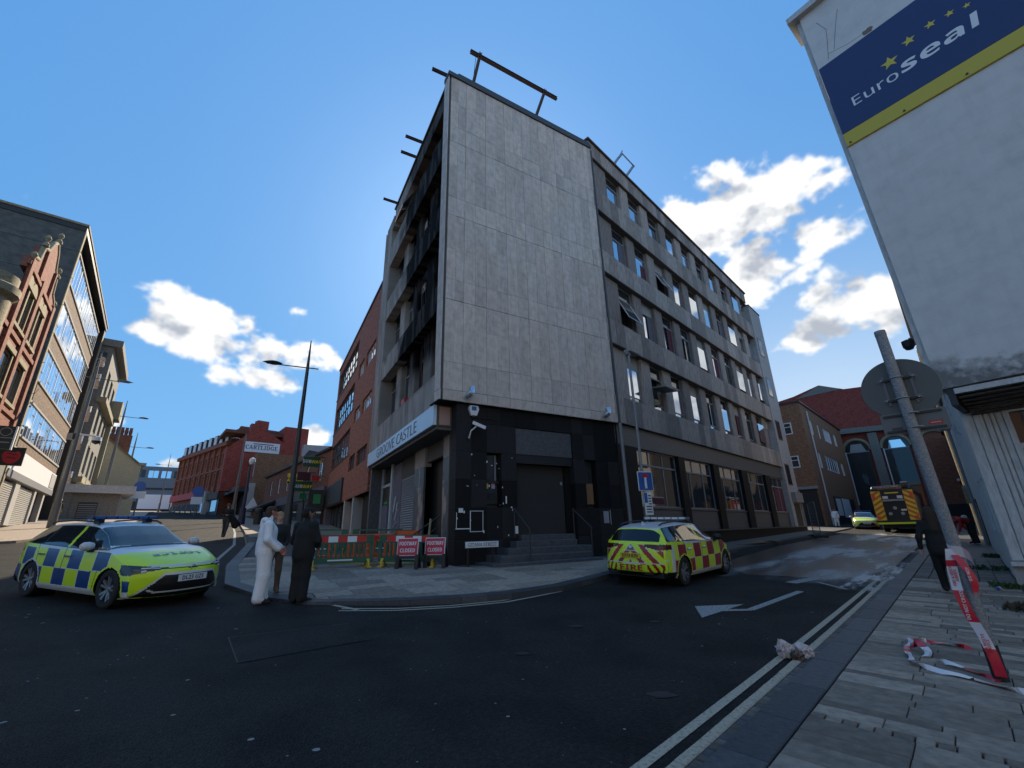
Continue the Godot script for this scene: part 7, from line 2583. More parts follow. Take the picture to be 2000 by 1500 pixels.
func car_region(m: Vector3, X: float, v: int, i3: int, i4: int, fire: bool, side: int, white: Color, lime: Color, other: Color) -> Array:
	var az := m.z
	var y := m.y
	var x := m.x
	for xa in [1.375, -1.325]:
		var r := Vector2(x - xa, y - 0.32).length()
		if r < 0.365 and az > 0.5:
			return []
		if r < 0.395 and az > 0.6:
			return ["body", lime if (x > 0) != fire or fire else white, false]
	# glass
	if v >= i3 and v < i4:
		var t := float(v - i3) / (i4 - i3)
		var xa := 0.98 - 2.02 * (y - 1.015)
		if t > 0.07 and t < 0.90 and y > 0.97 and X < xa - 0.10 and x > -1.93 + (y - 1.0) * 0.75:
			var bp := -0.24 + (1.2 - y) * 0.10
			if absf(x - bp) < 0.045:
				return ["body", lime, false]
			if absf(x + 1.18) < 0.018:
				return ["grille", Color.BLACK, true]
			return ["side_window", Color.WHITE, true]
		if t > 0.02 and t < 0.95 and X < xa - 0.06 and x > -1.99 + (y - 1.0) * 0.75 and y > 0.96:
			return ["grille", Color.BLACK, true]
	if v >= i4 and X > 0.235 and X < 0.945 and y > 1.03:
		return ["windscreen", Color.WHITE, false]
	if v >= i4 and X > 0.945 and X < 1.02:
		return ["grille", Color.BLACK, false]
	if X < -2.02 and X > -2.215 and az < 0.66 - (y - 1.0) * 0.15 and v > i3 + 4 and y > 0.995:
		return ["rear_window", Color.WHITE, false]
	# front lamps and grilles
	if x > 1.5 and az > 0.36:
		var q := clampf((az - 0.36) / 0.46, 0, 1)
		var hi := 0.688 + 0.052 * q
		var lo := 0.668 - 0.10 * q * q
		if y > lo and y < hi and x > 1.62:
			return ["headlight", Color.WHITE, true]
	if x > 2.1 and az <= 0.36 and y > 0.664 and y < 0.69:
		return ["grille", Color.BLACK, false]
	if x > 2.0 and y > 0.705 and y < 0.738 and az < 0.62:
		return ["bumper", white, false]
	if x > 1.75 and y < 0.60 and y > 0.20:
		var hw := 0.44 + (0.575 - y) * 0.85
		if (az >= hw and az < hw + 0.035) or (y >= 0.575 and az < hw):
			return ["bumper", white, false]
		if az < hw:
			if y > 0.27 and y < 0.30 and az < 0.56:
				return ["body", white, false]
			if az > 0.5 and absf(y - (0.27 + (az - 0.5) * 0.5)) < 0.014 and az < 0.62:
				return ["body", white, false]
			return ["grille", Color.BLACK, false]
	# rear lamps and lower bumper
	if x < -1.86 and az > 0.34 and y > 0.835 and y < 0.955:
		var lo2 := 0.905 - 0.09 * clampf((az - 0.34) / 0.4, 0, 1)
		if y > lo2:
			return ["tail_light", Color.WHITE, true]
	if x < -1.75 and y < 0.345:
		return ["bumper_trim", Color.BLACK, false]
	if y < 0.265 and absf(x) < 1.05:
		return ["sill", white, true]
	var col := car_livery(x, y, az, X, v, i3, i4, fire, side, white, lime, other)
	# opening panels and their shut lines
	if az > 0.7 and y > 0.27 and v < i3 + 1:
		for e in [0.96, -0.22, -1.12]:
			var xe: float = e + ((y - 0.4) * 0.18 if e > 0.5 else (0.0 if e > -1.0 else (y - 0.45) * -0.25))
			if absf(x - xe) < 0.009:
				return ["body", Color(0.02, 0.02, 0.02), false]
		if x < 0.95 and x > -0.22:
			return ["front_door", col, true]
		if x <= -0.22 and x > -1.12 - (y - 0.45) * 0.25:
			return ["rear_door", col, true]
	if X > 1.02 and X < 2.24 and v >= i3 + 6 and az < 0.74:
		return ["bonnet", col, false]
	if X < -2.02 and az < 0.70 and y > 0.50:
		return ["tailgate", col, false]
	return ["body", col, false]

func car_livery(x: float, y: float, az: float, X: float, v: int, i3: int, i4: int, fire: bool, side: int, white: Color, lime: Color, other: Color) -> Color:
	if v >= i4 - 1 and X < 1.0 and X > -2.0:
		return white
	if v > i3 and X < 1.0 and X > -2.05:
		if X > 0.2:
			return white
		return lime
	if X < -2.0 and az < 0.75 or x < -2.12:
		# rear chevrons
		if not fire:
			return lime if y > 0.6 else white
		if y > 0.345 and y < 0.52:
			if az < 0.40:
				return lime
			var k2 := fposmod(az * 1.0 + y * 0.55, 0.16)
			return other if k2 < 0.075 else lime
		if absf(y - 0.535) < 0.012 or absf(y - 0.82) < 0.006:
			return white
		var k := fposmod(az * 0.85 + (y - 0.5) * 0.75 + 0.03, 0.26)
		if y > 0.95:
			return white if y > 1.28 else lime
		return other if k < 0.115 else (white if k < 0.128 else lime)
	if x > 1.0 and v >= i3 + 3:
		# bonnet: white at the windscreen, lime towards the nose
		var e := 1.28 + 0.10 * az
		if fire:
			return lime
		return lime if X > e + 0.18 else white
	if x > 1.72:
		if az > 0.55 and absf(y - 0.545 - (az - 0.55) * 0.12) < 0.010:
			return white
		if y > 0.3 and y < 0.70:
			if az > 0.80 and x < 1.9 and y < 0.48:
				return other
			return lime
		return white
	# battenburg on the flanks
	var top := 0.945
	if y > top - 0.01:
		return lime if x < -1.2 or x > 0.9 else white
	var mid := 0.60
	if absf(y - mid) < 0.007:
		return white
	if y < 0.30:
		return white
	var shift := 0.21 if not fire else 0.05
	var pitch := 0.43
	var ph := (x + 2.4 + shift) / pitch
	var cell := int(floor(ph))
	var fr := ph - cell
	if fr < 0.018 or fr > 0.982:
		return white
	var upper := 1 if y > mid else 0
	if fire and x < -1.78:
		return white if x > -1.9 else lime
	return lime if (cell + upper) % 2 == 0 else other

func car_fittings(root: Node3D, fire: bool):
	# wheels
	var tyre := lathe([Vector2(0.20, -0.10), Vector2(0.29, -0.105), Vector2(0.322, -0.085), Vector2(0.328, 0.0), Vector2(0.322, 0.085), Vector2(0.29, 0.105), Vector2(0.215, 0.10)], 32)
	var rim := S()
	var rp := [Vector2(0.218, 0.10), Vector2(0.212, 0.085), Vector2(0.2, 0.06), Vector2(0.195, -0.05), Vector2(0.0, -0.05)]
	var barrel := lathe(rp, 28)
	for k in 10:
		var a := TAU * (k / 2) / 5.0 + (0.17 if k % 2 else -0.17)
		var d := Vector3(cos(a), 0, sin(a))
		var e := Vector3(cos(a * 1.0 + (0.05 if k % 2 else -0.05)), 0, sin(a + (0.05 if k % 2 else -0.05)))
		var sd := d.cross(UP) * 0.017
		var p0 := d * 0.045 + UP * 0.07
		var p1 := e * 0.212 + UP * 0.088
		quad(rim, p0 - sd, p1 - sd * 1.3, p1 + sd * 1.3, p0 + sd)
		quad(rim, p0 + sd, p1 + sd * 1.3, p1 + sd * 1.3 - UP * 0.05, p0 + sd - UP * 0.05)
		quad(rim, p0 - sd - UP * 0.05, p1 - sd * 1.3 - UP * 0.05, p1 - sd * 1.3, p0 - sd)
	tube(rim, Vector3(0, 0.02, 0), Vector3(0, 0.08, 0), 0.055, 0.045, 12)
	var rim_mesh := rim.commit()
	for xa in [1.375, -1.325]:
		for side in [1, -1]:
			var w := Node3D.new()
			w.name = pname(root, "wheel")
			root.add_child(w)
			w.transform = Transform3D(Basis(Vector3.RIGHT, PI / 2 * side) * Basis(UP, 0.3 * xa + side), Vector3(xa, 0.328, 0.775 * side))
			part("tyre", tyre, M.tyre, w)
			part("rim", barrel, M.car_black, w)
			part("spokes", rim_mesh, M.alloy, w)
			part("wheel_well", lathe([Vector2(0.0, -0.30), Vector2(0.37, -0.30), Vector2(0.37, 0.05)], 20), M.black, w)
	# cabin
	part("floor", box(-2.15, 1.2, 0.22, 0.42, -0.74, 0.74), M.black, root)
	part("dashboard", cbox(0.62, 1.05, 0.62, 0.98, -0.72, 0.72, 0.05), M.car_black, root)
	for side in [-1, 1]:
		part("seat", cbox(-0.42, 0.12, 0.42, 0.62, side * 0.37 - 0.24, side * 0.37 + 0.24, 0.05), M.car_cloth, root)
		part("seat_back", cbox(-0.52, -0.36, 0.55, 1.08, side * 0.37 - 0.24, side * 0.37 + 0.24, 0.05), M.car_cloth, root)
		part("head_rest", cbox(-0.52, -0.42, 1.1, 1.28, side * 0.37 - 0.12, side * 0.37 + 0.12, 0.03), M.car_cloth, root)
	part("rear_seat", cbox(-1.45, -1.25, 0.5, 1.1, -0.66, 0.66, 0.05), M.car_cloth, root)
	part("steering_wheel", ring(0.18, 0.016, Transform3D(Basis(UP, PI / 2) * Basis(Vector3.RIGHT, 0.4), Vector3(0.5, 0.92, 0.36))), M.car_black, root)
	# mirrors, handles, roof rails, light bar
	for side in [-1, 1]:
		var mr := part("door_mirror", lathe([Vector2(0.0, -0.11), Vector2(0.07, -0.10), Vector2(0.095, -0.03), Vector2(0.09, 0.06), Vector2(0.05, 0.10), Vector2(0.0, 0.11)], 12, Transform3D(Basis(Vector3(0.8, 0, 0), Vector3(0, 0, 1.0), Vector3(0, -0.85, 0)), Vector3(0.66, 1.03, 0.98 * side))), M.car_white if not fire else M.car_black, root)
		part("foot", box(0.6, 0.7, 0.92, 0.99, 0.84 * side - 0.05, 0.84 * side + 0.1), M.car_black, mr)
		for xx in [-0.08, -1.02]:
			part("door_handle", cbox(xx - 0.1, xx + 0.1, 0.80, 0.835, -0.02, 0.035, 0.012), M.chrome, root, Transform3D(Basis(UP, 0.0 if side > 0 else PI), Vector3(0.0 if side > 0 else 2 * xx, 0.0, 0.885 * side)))
		var rl := S()
		var last := Vector3(0.05, 1.41, 0.58 * side)
		for q in [Vector3(-0.1, 1.455, 0.575 * side), Vector3(-0.9, 1.465, 0.57 * side), Vector3(-1.6, 1.425, 0.545 * side), Vector3(-1.78, 1.38, 0.535 * side)]:
			tube(rl, last, q, 0.017, 0.017, 8)
			last = q
		part("roof_rail", rl.commit(), M.car_black, root)
	var lb := part("light_bar", cbox(-0.62, 0.62, 1.495, 1.56, -0.12, 0.12, 0.03), M.car_bar if not fire else M.car_bar_grey, root, Transform3D(Basis(UP, PI / 2), Vector3(-0.25, 0, 0)))
	for k in 6:
		part("lens", cbox(-0.58 + k * 0.2, -0.42 + k * 0.2, 1.505, 1.552, 0.1, 0.125, 0.005), M.sign_blue if not fire else M.plastic_white, lb)
		part("lens", box(-0.58 + k * 0.2, -0.42 + k * 0.2, 1.505, 1.552, -0.125, -0.118), M.sign_blue if not fire else M.plastic_white, lb)
	for z in [-0.45, 0.45]:
		part("light_bar_foot", box(-0.32, -0.18, 1.42, 1.5, z - 0.06, z + 0.06), M.car_black, root)
	part("aerial_fin", prism(PackedVector2Array([Vector2(-1.62, 1.38), Vector2(-1.42, 1.39), Vector2(-1.6, 1.46)]), -0.02, 0.02), M.car_white, root)
	# plates, badges, lettering
	var pf := part("number_plate", box(-0.26, 0.26, -0.056, 0.056, 0.0, 0.012), M.plate_white, root, Transform3D(Basis(UP, PI / 2), Vector3(2.338, 0.50, 0)))
	var pb := part("number_plate", box(-0.26, 0.26, -0.056, 0.056, 0.0, 0.012), M.plate_yellow, root, Transform3D(Basis(UP, -PI / 2), Vector3(-2.335, 0.70, 0)))
	var reg := "DX74 BZN" if fire else "DL23 UZS"
	text(reg, 0.072, M.sign_black, pf, Transform3D(Basis.IDENTITY, Vector3(0, 0, 0.013)), true, "Droid Sans", 0.92, 0.002)
	text(reg, 0.072, M.sign_black, pb, Transform3D(Basis.IDENTITY, Vector3(0, 0, 0.013)), true, "Droid Sans", 0.92, 0.002)
	part("badge", ring(0.045, 0.008, Transform3D(Basis(UP, PI / 2), Vector3(2.31, 0.665, 0))), M.chrome, root)
	part("badge", lathe([Vector2(0, 0.02), Vector2(0.05, 0.015), Vector2(0.055, 0.0)], 14, Transform3D(Basis(Vector3.BACK, PI / 2), Vector3(-2.295, 0.87, 0))), M.chrome, root)
	for side in [-1, 1]:
		var ls := S()
		tube(ls, Vector3(2.165, 0.684, 0.50 * side), Vector3(2.09, 0.69, 0.60 * side), 0.011, 0.014, 6)
		tube(ls, Vector3(2.09, 0.69, 0.60 * side), Vector3(1.985, 0.685, 0.715 * side), 0.014, 0.016, 6)
		tube(ls, Vector3(2.05, 0.64, 0.655 * side), Vector3(2.0, 0.625, 0.71 * side), 0.022, 0.024, 8)
		part("lamp_lens", ls.commit(), M.plastic_white, root)
		part("exhaust_trim", box(-2.33, -2.25, 0.3, 0.33, 0.45 * side - 0.12, 0.45 * side + 0.12), M.car_black, root)
	if fire:
		text("FIRE", 0.125, flat(Color(0.33, 0.01, 0.03), 0.4), root, Transform3D(Basis(UP, -PI / 2), Vector3(-2.34, 0.435, 0)), true, "Droid Sans", 1.75, 0.004)
	else:
		# mirrored for the driver ahead; each letter sits flush on the bonnet
		var tilt := 0.165
		var X := Vector3(0, 0, 1)
		var Y := Vector3(cos(tilt) * -1.0, sin(tilt), 0)
		var blue := flat(Color(0.13, 0.21, 0.36), 0.4)
		for k in 6:
			var z := -0.375 + 0.15 * k
			var sl := -0.13 * z
			var xx := Vector3(0, sl, 1).normalized()
			text("POLICE"[k], 0.15, blue, root, Transform3D(Basis(xx, Y, xx.cross(Y) * -1.0), Vector3(1.74 - 0.10 * z * z, 0.897 - 0.075 * z * z, z)), true, "Droid Sans", 1.25, 0.008)

func build_cars():
	M.car_paint = flat(Color.WHITE, 0.28)
	M.car_paint.vertex_color_use_as_albedo = true
	M.car_paint.clearcoat_enabled = true
	M.car_paint.clearcoat = 0.25
	M.car_paint.clearcoat_roughness = 0.06
	M.car_white = flat(Color(0.55, 0.57, 0.58), 0.3)
	M.car_glass = flat(Color(0.02, 0.023, 0.026), 0.03)
	M.car_glass.albedo_color.a = 0.84
	M.car_glass.transparency = BaseMaterial3D.TRANSPARENCY_ALPHA
	M.car_glass.metallic_specular = 0.9
	M.car_glass_dark = flat(Color(0.01, 0.01, 0.012), 0.04)
	M.car_black = flat(g3(0.008), 0.45)
	M.car_cloth = flat(g3(0.03), 0.9)
	M.car_lamp = flat(Color(0.05, 0.055, 0.06), 0.08, 0.3)
	M.car_tail = flat(Color(0.07, 0.004, 0.006), 0.12)
	M.car_bar = flat(Color(0.01, 0.02, 0.07), 0.2)
	M.car_bar_grey = flat(Color(0.16, 0.165, 0.17), 0.3)
	M.plate_white = flat(Color(0.62, 0.63, 0.62), 0.45)
	M.plate_yellow = flat(Color(0.62, 0.42, 0.02), 0.45)
	var pol := thing("police_car", "yellow and blue chequered police estate car at the road junction", "car", car_xf(-8.36, -9.94, Vector2(0.928, 0.372)))
	build_car(pol, false)
	var fire := thing("fire_car", "yellow and red chequered fire service estate car parked at the kerb by the steps", "car", car_xf(4.35, -13.05, Vector2(0.695, -0.719)))
	build_car(fire, true)
	var far_car := copy(pol, "distant yellow and blue police car facing the camera beside the fire engine", car_xf(31.6, -41.9, Vector2(-0.55, 0.83)))
	far_car.set_meta("label", "distant yellow and blue police car facing out beside the fire engine")
	# lorry at the top of the street
	var lo := thing("lorry", "white box lorry crossing the far top of the street", "lorry", Transform3D(frame(0, 0, 52.0).basis, Vector3(-76.5, 6.5, -91.5)))
	part("box_body", cbox(0.0, 5.2, 1.0, 3.9, -2.4, 0.0, 0.05), M.white, lo)
	part("chassis", box(0.0, 7.2, 0.5, 1.0, -2.2, -0.1), M.black, lo)
	part("cab", prism(PackedVector2Array([Vector2(5.4, 0.6), Vector2(7.4, 0.6), Vector2(7.4, 1.9), Vector2(7.0, 3.2), Vector2(5.4, 3.3)]), -2.3, -0.1), M.white, lo)
	part("side_window", box(6.0, 7.0, 1.9, 2.8, -0.1, -0.06), M.glass_dark, lo)
	for x in [1.0, 3.6, 6.4]:
		part("wheel", lathe([Vector2(0, 0.13), Vector2(0.3, 0.15), Vector2(0.48, 0.12), Vector2(0.48, -0.12)], 16, Transform3D(Basis(Vector3.RIGHT, PI / 2), Vector3(x, 0.48, -0.15))), M.tyre, lo)
	var yb := thing("yellow_advert_panel", "yellow green advert panel beside the far lorry", "sign", Transform3D(frame(0, 0, 52.0).basis, Vector3(-66.5, 6.4, -97.5)))
	part("panel", box(-0.8, 0.8, 0.3, 3.4, 0.0, 0.2), flat(Color(0.35, 0.42, 0.12), 0.5), yb)
	part("head", box(-0.8, 0.8, 2.4, 3.4, 0.2, 0.22), M.sign_yellow, yb)

# ---------------------------------------------------------------- fire engine seen from behind
func build_fire_engine():
	var p := st2(43.8, -3.55)
	var o := thing("fire_engine", "fire engine seen from behind with red and yellow chevrons and ladders on its roof", "fire engine", Transform3D(frame(0, 0, 134.3).basis, G3(p.x, p.y)))
	# local x across (to the right), y up, z towards the camera
	part("body", box(-1.2, 1.2, 0.75, 3.0, -7.5, -0.12), M.fe_red if M.has("fe_red") else fe_mats(), o)
	part("cab", box(-1.22, 1.22, 0.7, 3.05, -9.4, -7.6), M.fe_red, o)
	part("rear_bulkhead", box(-1.22, 1.22, 0.72, 3.12, -0.12, 0.0), M.sign_black, o)
	for side in [-1, 1]:
		var w0 := 0.66
		var rc := part("rear_corner", box(minf(side * w0, side * 1.22), maxf(side * w0, side * 1.22), 0.9, 3.0, 0.0, 0.05), M.fe_yellow, o)
		# chevron stripes, clipped to the corner panel
		var rect := PackedVector2Array([Vector2(w0, 0.92), Vector2(1.2, 0.92), Vector2(1.2, 2.98), Vector2(w0, 2.98)])
		for k in 9:
			var y := 0.5 + k * 0.36
			var band := PackedVector2Array([Vector2(w0, y + 0.3), Vector2(1.2, y - 0.05), Vector2(1.2, y + 0.12), Vector2(w0, y + 0.47)])
			for c in Geometry2D.intersect_polygons(band, rect):
				var q := PackedVector2Array()
				for e in c:
					q.append(Vector2(e.x * side, e.y))
				part("chevron", prism(q, 0.05, 0.056), M.fe_orange, rc)
		part("rear_light", cbox(side * 1.1 - 0.09, side * 1.1 + 0.09, 2.45, 2.85, 0.05, 0.12, 0.02), flat(Color(0.6, 0.07, 0.02), 0.3), o)
		part("rear_light", cbox(side * 1.08 - 0.1, side * 1.08 + 0.1, 0.95, 1.2, 0.05, 0.12, 0.02), flat(Color(0.6, 0.07, 0.02), 0.3), o)
		part("work_lamp", cbox(side * 0.42 - 0.16, side * 0.42 + 0.16, 2.42, 2.62, 0.0, 0.06, 0.02), M.plastic_white, o)
		part("beacon", lathe([Vector2(0.1, 0.0), Vector2(0.11, 0.12), Vector2(0.06, 0.2), Vector2(0, 0.21)], 12, Transform3D(Basis.IDENTITY, Vector3(side * 1.05, 3.12, -0.2))), M.sign_blue, o)
		for x in [-1.8, -7.9]:
			part("wheel", lathe([Vector2(0, 0.16), Vector2(0.3, 0.18), Vector2(0.5, 0.15), Vector2(0.5, -0.15), Vector2(0, -0.16)], 20, Transform3D(Basis(Vector3.BACK, PI / 2), Vector3(side * 0.98, 0.5, x))), M.tyre, o)
		for k in 3:
			part("locker_shutter", box(side * 1.2 - 0.02, side * 1.2 + 0.02, 1.0, 2.7, -2.2 - k * 1.5, -0.9 - k * 1.5), M.metal, o)
	part("pump_recess", box(-0.62, 0.62, 0.95, 2.25, 0.0, 0.02), M.black, o)
	part("recess_lip", box(-0.64, 0.64, 2.25, 2.32, 0.0, 0.1), M.metal, o)
	part("grab_rail", pipe(Vector3(-0.6, 2.35, 0.12), Vector3(0.6, 2.35, 0.12), 0.025), M.metal, o)
	part("reflective_mark", box(-0.4, 0.4, 2.8, 2.88, 0.0, 0.012), M.sign_yellow, o)
	part("pump_panel", box(-0.55, 0.55, 1.0, 1.75, 0.02, 0.05), M.car_black if M.has("car_black") else M.black, o)
	part("gauge", lathe([Vector2(0, 0.03), Vector2(0.1, 0.03), Vector2(0.12, 0.0)], 14, Transform3D(Basis(Vector3.RIGHT, PI / 2), Vector3(-0.02, 1.75, 0.05))), M.metal, o)
	part("outlet", lathe([Vector2(0, 0.1), Vector2(0.1, 0.1), Vector2(0.12, 0.0)], 14, Transform3D(Basis(Vector3.RIGHT, PI / 2), Vector3(-0.35, 1.35, 0.05))), M.metal, o)
	part("outlet", lathe([Vector2(0, 0.1), Vector2(0.1, 0.1), Vector2(0.12, 0.0)], 14, Transform3D(Basis(Vector3.RIGHT, PI / 2), Vector3(0.35, 1.35, 0.05))), M.metal, o)
	part("number_plate", box(0.3, 0.62, 1.55, 1.66, 0.05, 0.06), M.plate_white if M.has("plate_white") else M.white, o)
	part("yellow_step", box(-1.2, 1.2, 0.62, 0.75, -0.1, 0.28), flat(Color(0.55, 0.66, 0.03), 0.4), o)
	part("under_frame", box(-1.0, 1.0, 0.35, 0.75, -7.0, -0.2), M.black, o)
	# roof load: ladders and rails
	var s := S()
	for x in [-0.9, -0.45, 0.1, 0.5]:
		tube(s, Vector3(x, 3.28, -7.0), Vector3(x, 3.3, 0.35), 0.035, 0.035, 6)
	for k in 22:
		tube(s, Vector3(-0.9, 3.29, -7.0 + k * 0.33), Vector3(-0.45, 3.29, -7.0 + k * 0.33), 0.02, 0.02, 5)
		tube(s, Vector3(0.1, 3.29, -7.0 + k * 0.33), Vector3(0.5, 3.29, -7.0 + k * 0.33), 0.02, 0.02, 5)
	part("ladder", s.commit(), M.metal, o)
	s = S()
	for k in 9:
		tube(s, Vector3(-1.0 + k * 0.18, 3.16 + 0.03 * (k % 3), -0.9), Vector3(-0.95 + k * 0.18, 3.2 + 0.05 * (k % 2), 0.12), 0.045, 0.045, 7)
	for k in 3:
		tube(s, Vector3(-1.1, 3.2 + 0.08 * k, -0.1 - 0.1 * k), Vector3(0.7, 3.24 + 0.07 * k, -0.05 - 0.1 * k), 0.03, 0.03, 6)
	part("roof_gear", s.commit(), M.stone_grey, o)
	part("hose_reel", lathe([Vector2(0, 0.2), Vector2(0.25, 0.2), Vector2(0.25, -0.2), Vector2(0, -0.2)], 14, Transform3D(Basis(Vector3.BACK, PI / 2), Vector3(0.85, 3.35, -0.3))), M.steel_dark, o)

func fe_mats() -> Material:
	M.fe_red = flat(Color(0.16, 0.012, 0.012), 0.35)
	M.fe_yellow = flat(Color(0.62, 0.50, 0.02), 0.4)
	M.fe_orange = flat(Color(0.50, 0.09, 0.015), 0.4)
	return M.fe_red

# ---------------------------------------------------------------- people
# bones: [from, to, r0, r1, colour]; joined with a smooth minimum and meshed with surface nets
func body_mesh(bones: Array, cell: float, k := 0.035) -> ArrayMesh:
	var lo := Vector3(1e9, 1e9, 1e9)
	var hi := -lo
	for b in bones:
		var r: float = maxf(b[2], b[3]) + cell * 2.5
		for p: Vector3 in [b[0], b[1]]:
			lo = lo.min(p - Vector3.ONE * r)
			hi = hi.max(p + Vector3.ONE * r)
	var nx := int((hi.x - lo.x) / cell) + 2
	var ny := int((hi.y - lo.y) / cell) + 2
	var nz := int((hi.z - lo.z) / cell) + 2
	var F := PackedFloat32Array()
	F.resize(nx * ny * nz)
	F.fill(1.0)
	var I := PackedInt32Array()
	I.resize(nx * ny * nz)
	var D := PackedFloat32Array()
	D.resize(nx * ny * nz)
	D.fill(1.0)
	for bi in bones.size():
		var b: Array = bones[bi]
		var A: Vector3 = b[0]
		var B: Vector3 = b[1]
		var r0: float = b[2]
		var r1: float = b[3]
		var sc: float = b[5] if b.size() > 5 else 1.0
		var R := maxf(r0, r1) * maxf(1.0, sc) + k + cell * 1.5
		var a0 := ((A.min(B) - Vector3.ONE * R) - lo) / cell
		var a1 := ((A.max(B) + Vector3.ONE * R) - lo) / cell
		var ab := B - A
		var l2 := maxf(ab.length_squared(), 1e-8)
		for z in range(maxi(0, int(a0.z)), mini(nz - 1, int(a1.z) + 1) + 1):
			for y in range(maxi(0, int(a0.y)), mini(ny - 1, int(a1.y) + 1) + 1):
				var base := (z * ny + y) * nx
				for x in range(maxi(0, int(a0.x)), mini(nx - 1, int(a1.x) + 1) + 1):
					var p := lo + Vector3(x, y, z) * cell
					var t := clampf((p - A).dot(ab) / l2, 0.0, 1.0)
					var q := p - A - ab * t
					if sc != 1.0:
						q.x /= sc
					var d := q.length() - lerpf(r0, r1, t)
					var i := base + x
					if d < D[i]:
						D[i] = d
						I[i] = bi
					var f := F[i]
					var h := maxf(k - absf(f - d), 0.0) / k
					F[i] = minf(f, d) - h * h * k * 0.25
	var id := PackedInt32Array()
	id.resize(nx * ny * nz)
	id.fill(-1)
	var verts := PackedVector3Array()
	var cols := PackedColorArray()
	var offs := [0, 1, nx, nx + 1, nx * ny, nx * ny + 1, nx * ny + nx, nx * ny + nx + 1]
	var ed := [[0, 1], [2, 3], [4, 5], [6, 7], [0, 2], [1, 3], [4, 6], [5, 7], [0, 4], [1, 5], [2, 6], [3, 7]]
	for z in nz - 1:
		for y in ny - 1:
			for x in nx - 1:
				var i := (z * ny + y) * nx + x
				var c := 0
				for q in 8:
					if F[i + offs[q]] < 0.0:
						c += 1
				if c == 0 or c == 8:
					continue
				var s := Vector3.ZERO
				var n := 0
				for e in ed:
					var f0 := F[i + offs[e[0]]]
					var f1 := F[i + offs[e[1]]]
					if (f0 < 0.0) != (f1 < 0.0):
						var t := f0 / (f0 - f1)
						var p0 := Vector3(e[0] & 1, (e[0] >> 1) & 1, (e[0] >> 2) & 1)
						var p1 := Vector3(e[1] & 1, (e[1] >> 1) & 1, (e[1] >> 2) & 1)
						s += p0.lerp(p1, t)
						n += 1
				id[i] = verts.size()
				verts.append(lo + (Vector3(x, y, z) + s / n) * cell)
				cols.append(bones[I[i]][4])
	var idx := PackedInt32Array()
	for z in range(1, nz - 1):
		for y in range(1, ny - 1):
			for x in range(1, nx - 1):
				var i := (z * ny + y) * nx + x
				var f := F[i] < 0.0
				for ax in 3:
					var st: int = [1, nx, nx * ny][ax]
					if f == (F[i + st] < 0.0):
						continue
					var u: int = [nx, nx * ny, 1][ax]
					var v: int = [nx * ny, 1, nx][ax]
					var a := id[i]
					var b := id[i - u]
					var c := id[i - u - v]
					var d := id[i - v]
					if a < 0 or b < 0 or c < 0 or d < 0:
						continue
					if f:
						idx.append_array([a, b, c, a, c, d])
					else:
						idx.append_array([a, c, b, a, d, c])
	var nrm := PackedVector3Array()
	nrm.resize(verts.size())
	for q in range(0, idx.size(), 3):
		var n := (verts[idx[q + 2]] - verts[idx[q]]).cross(verts[idx[q + 1]] - verts[idx[q]])
		for w in 3:
			nrm[idx[q + w]] += n
	for q in nrm.size():
		nrm[q] = nrm[q].normalized()
	var arr := []
	arr.resize(Mesh.ARRAY_MAX)
	arr[Mesh.ARRAY_VERTEX] = verts
	arr[Mesh.ARRAY_NORMAL] = nrm
	arr[Mesh.ARRAY_COLOR] = cols
	arr[Mesh.ARRAY_INDEX] = idx
	var mesh := ArrayMesh.new()
	mesh.add_surface_from_arrays(Mesh.PRIMITIVE_TRIANGLES, arr)
	return mesh

func hand_bones(w: Vector3, dir: Vector3, side: Vector3, c: Color) -> Array:
	# palm, four fingers and a thumb; dir runs along the hand, side across it towards the thumb
	var n := dir.cross(side).normalized()
	var out := [[w, w + dir * 0.07, 0.026, 0.03, c]]
	for k in 4:
		var o := w + dir * 0.085 + side * (0.027 - 0.018 * k)
		var l: float = [0.072, 0.082, 0.076, 0.06][k]
		var m := o + dir * l * 0.5 + n * 0.008
		out.append([o, m, 0.0085, 0.008, c])
		out.append([m, m + dir * l * 0.36 + n * 0.024, 0.008, 0.007, c])
	out.append([w + dir * 0.025 + side * 0.028, w + dir * 0.07 + side * 0.058 + n * 0.012, 0.011, 0.009, c])
	return out

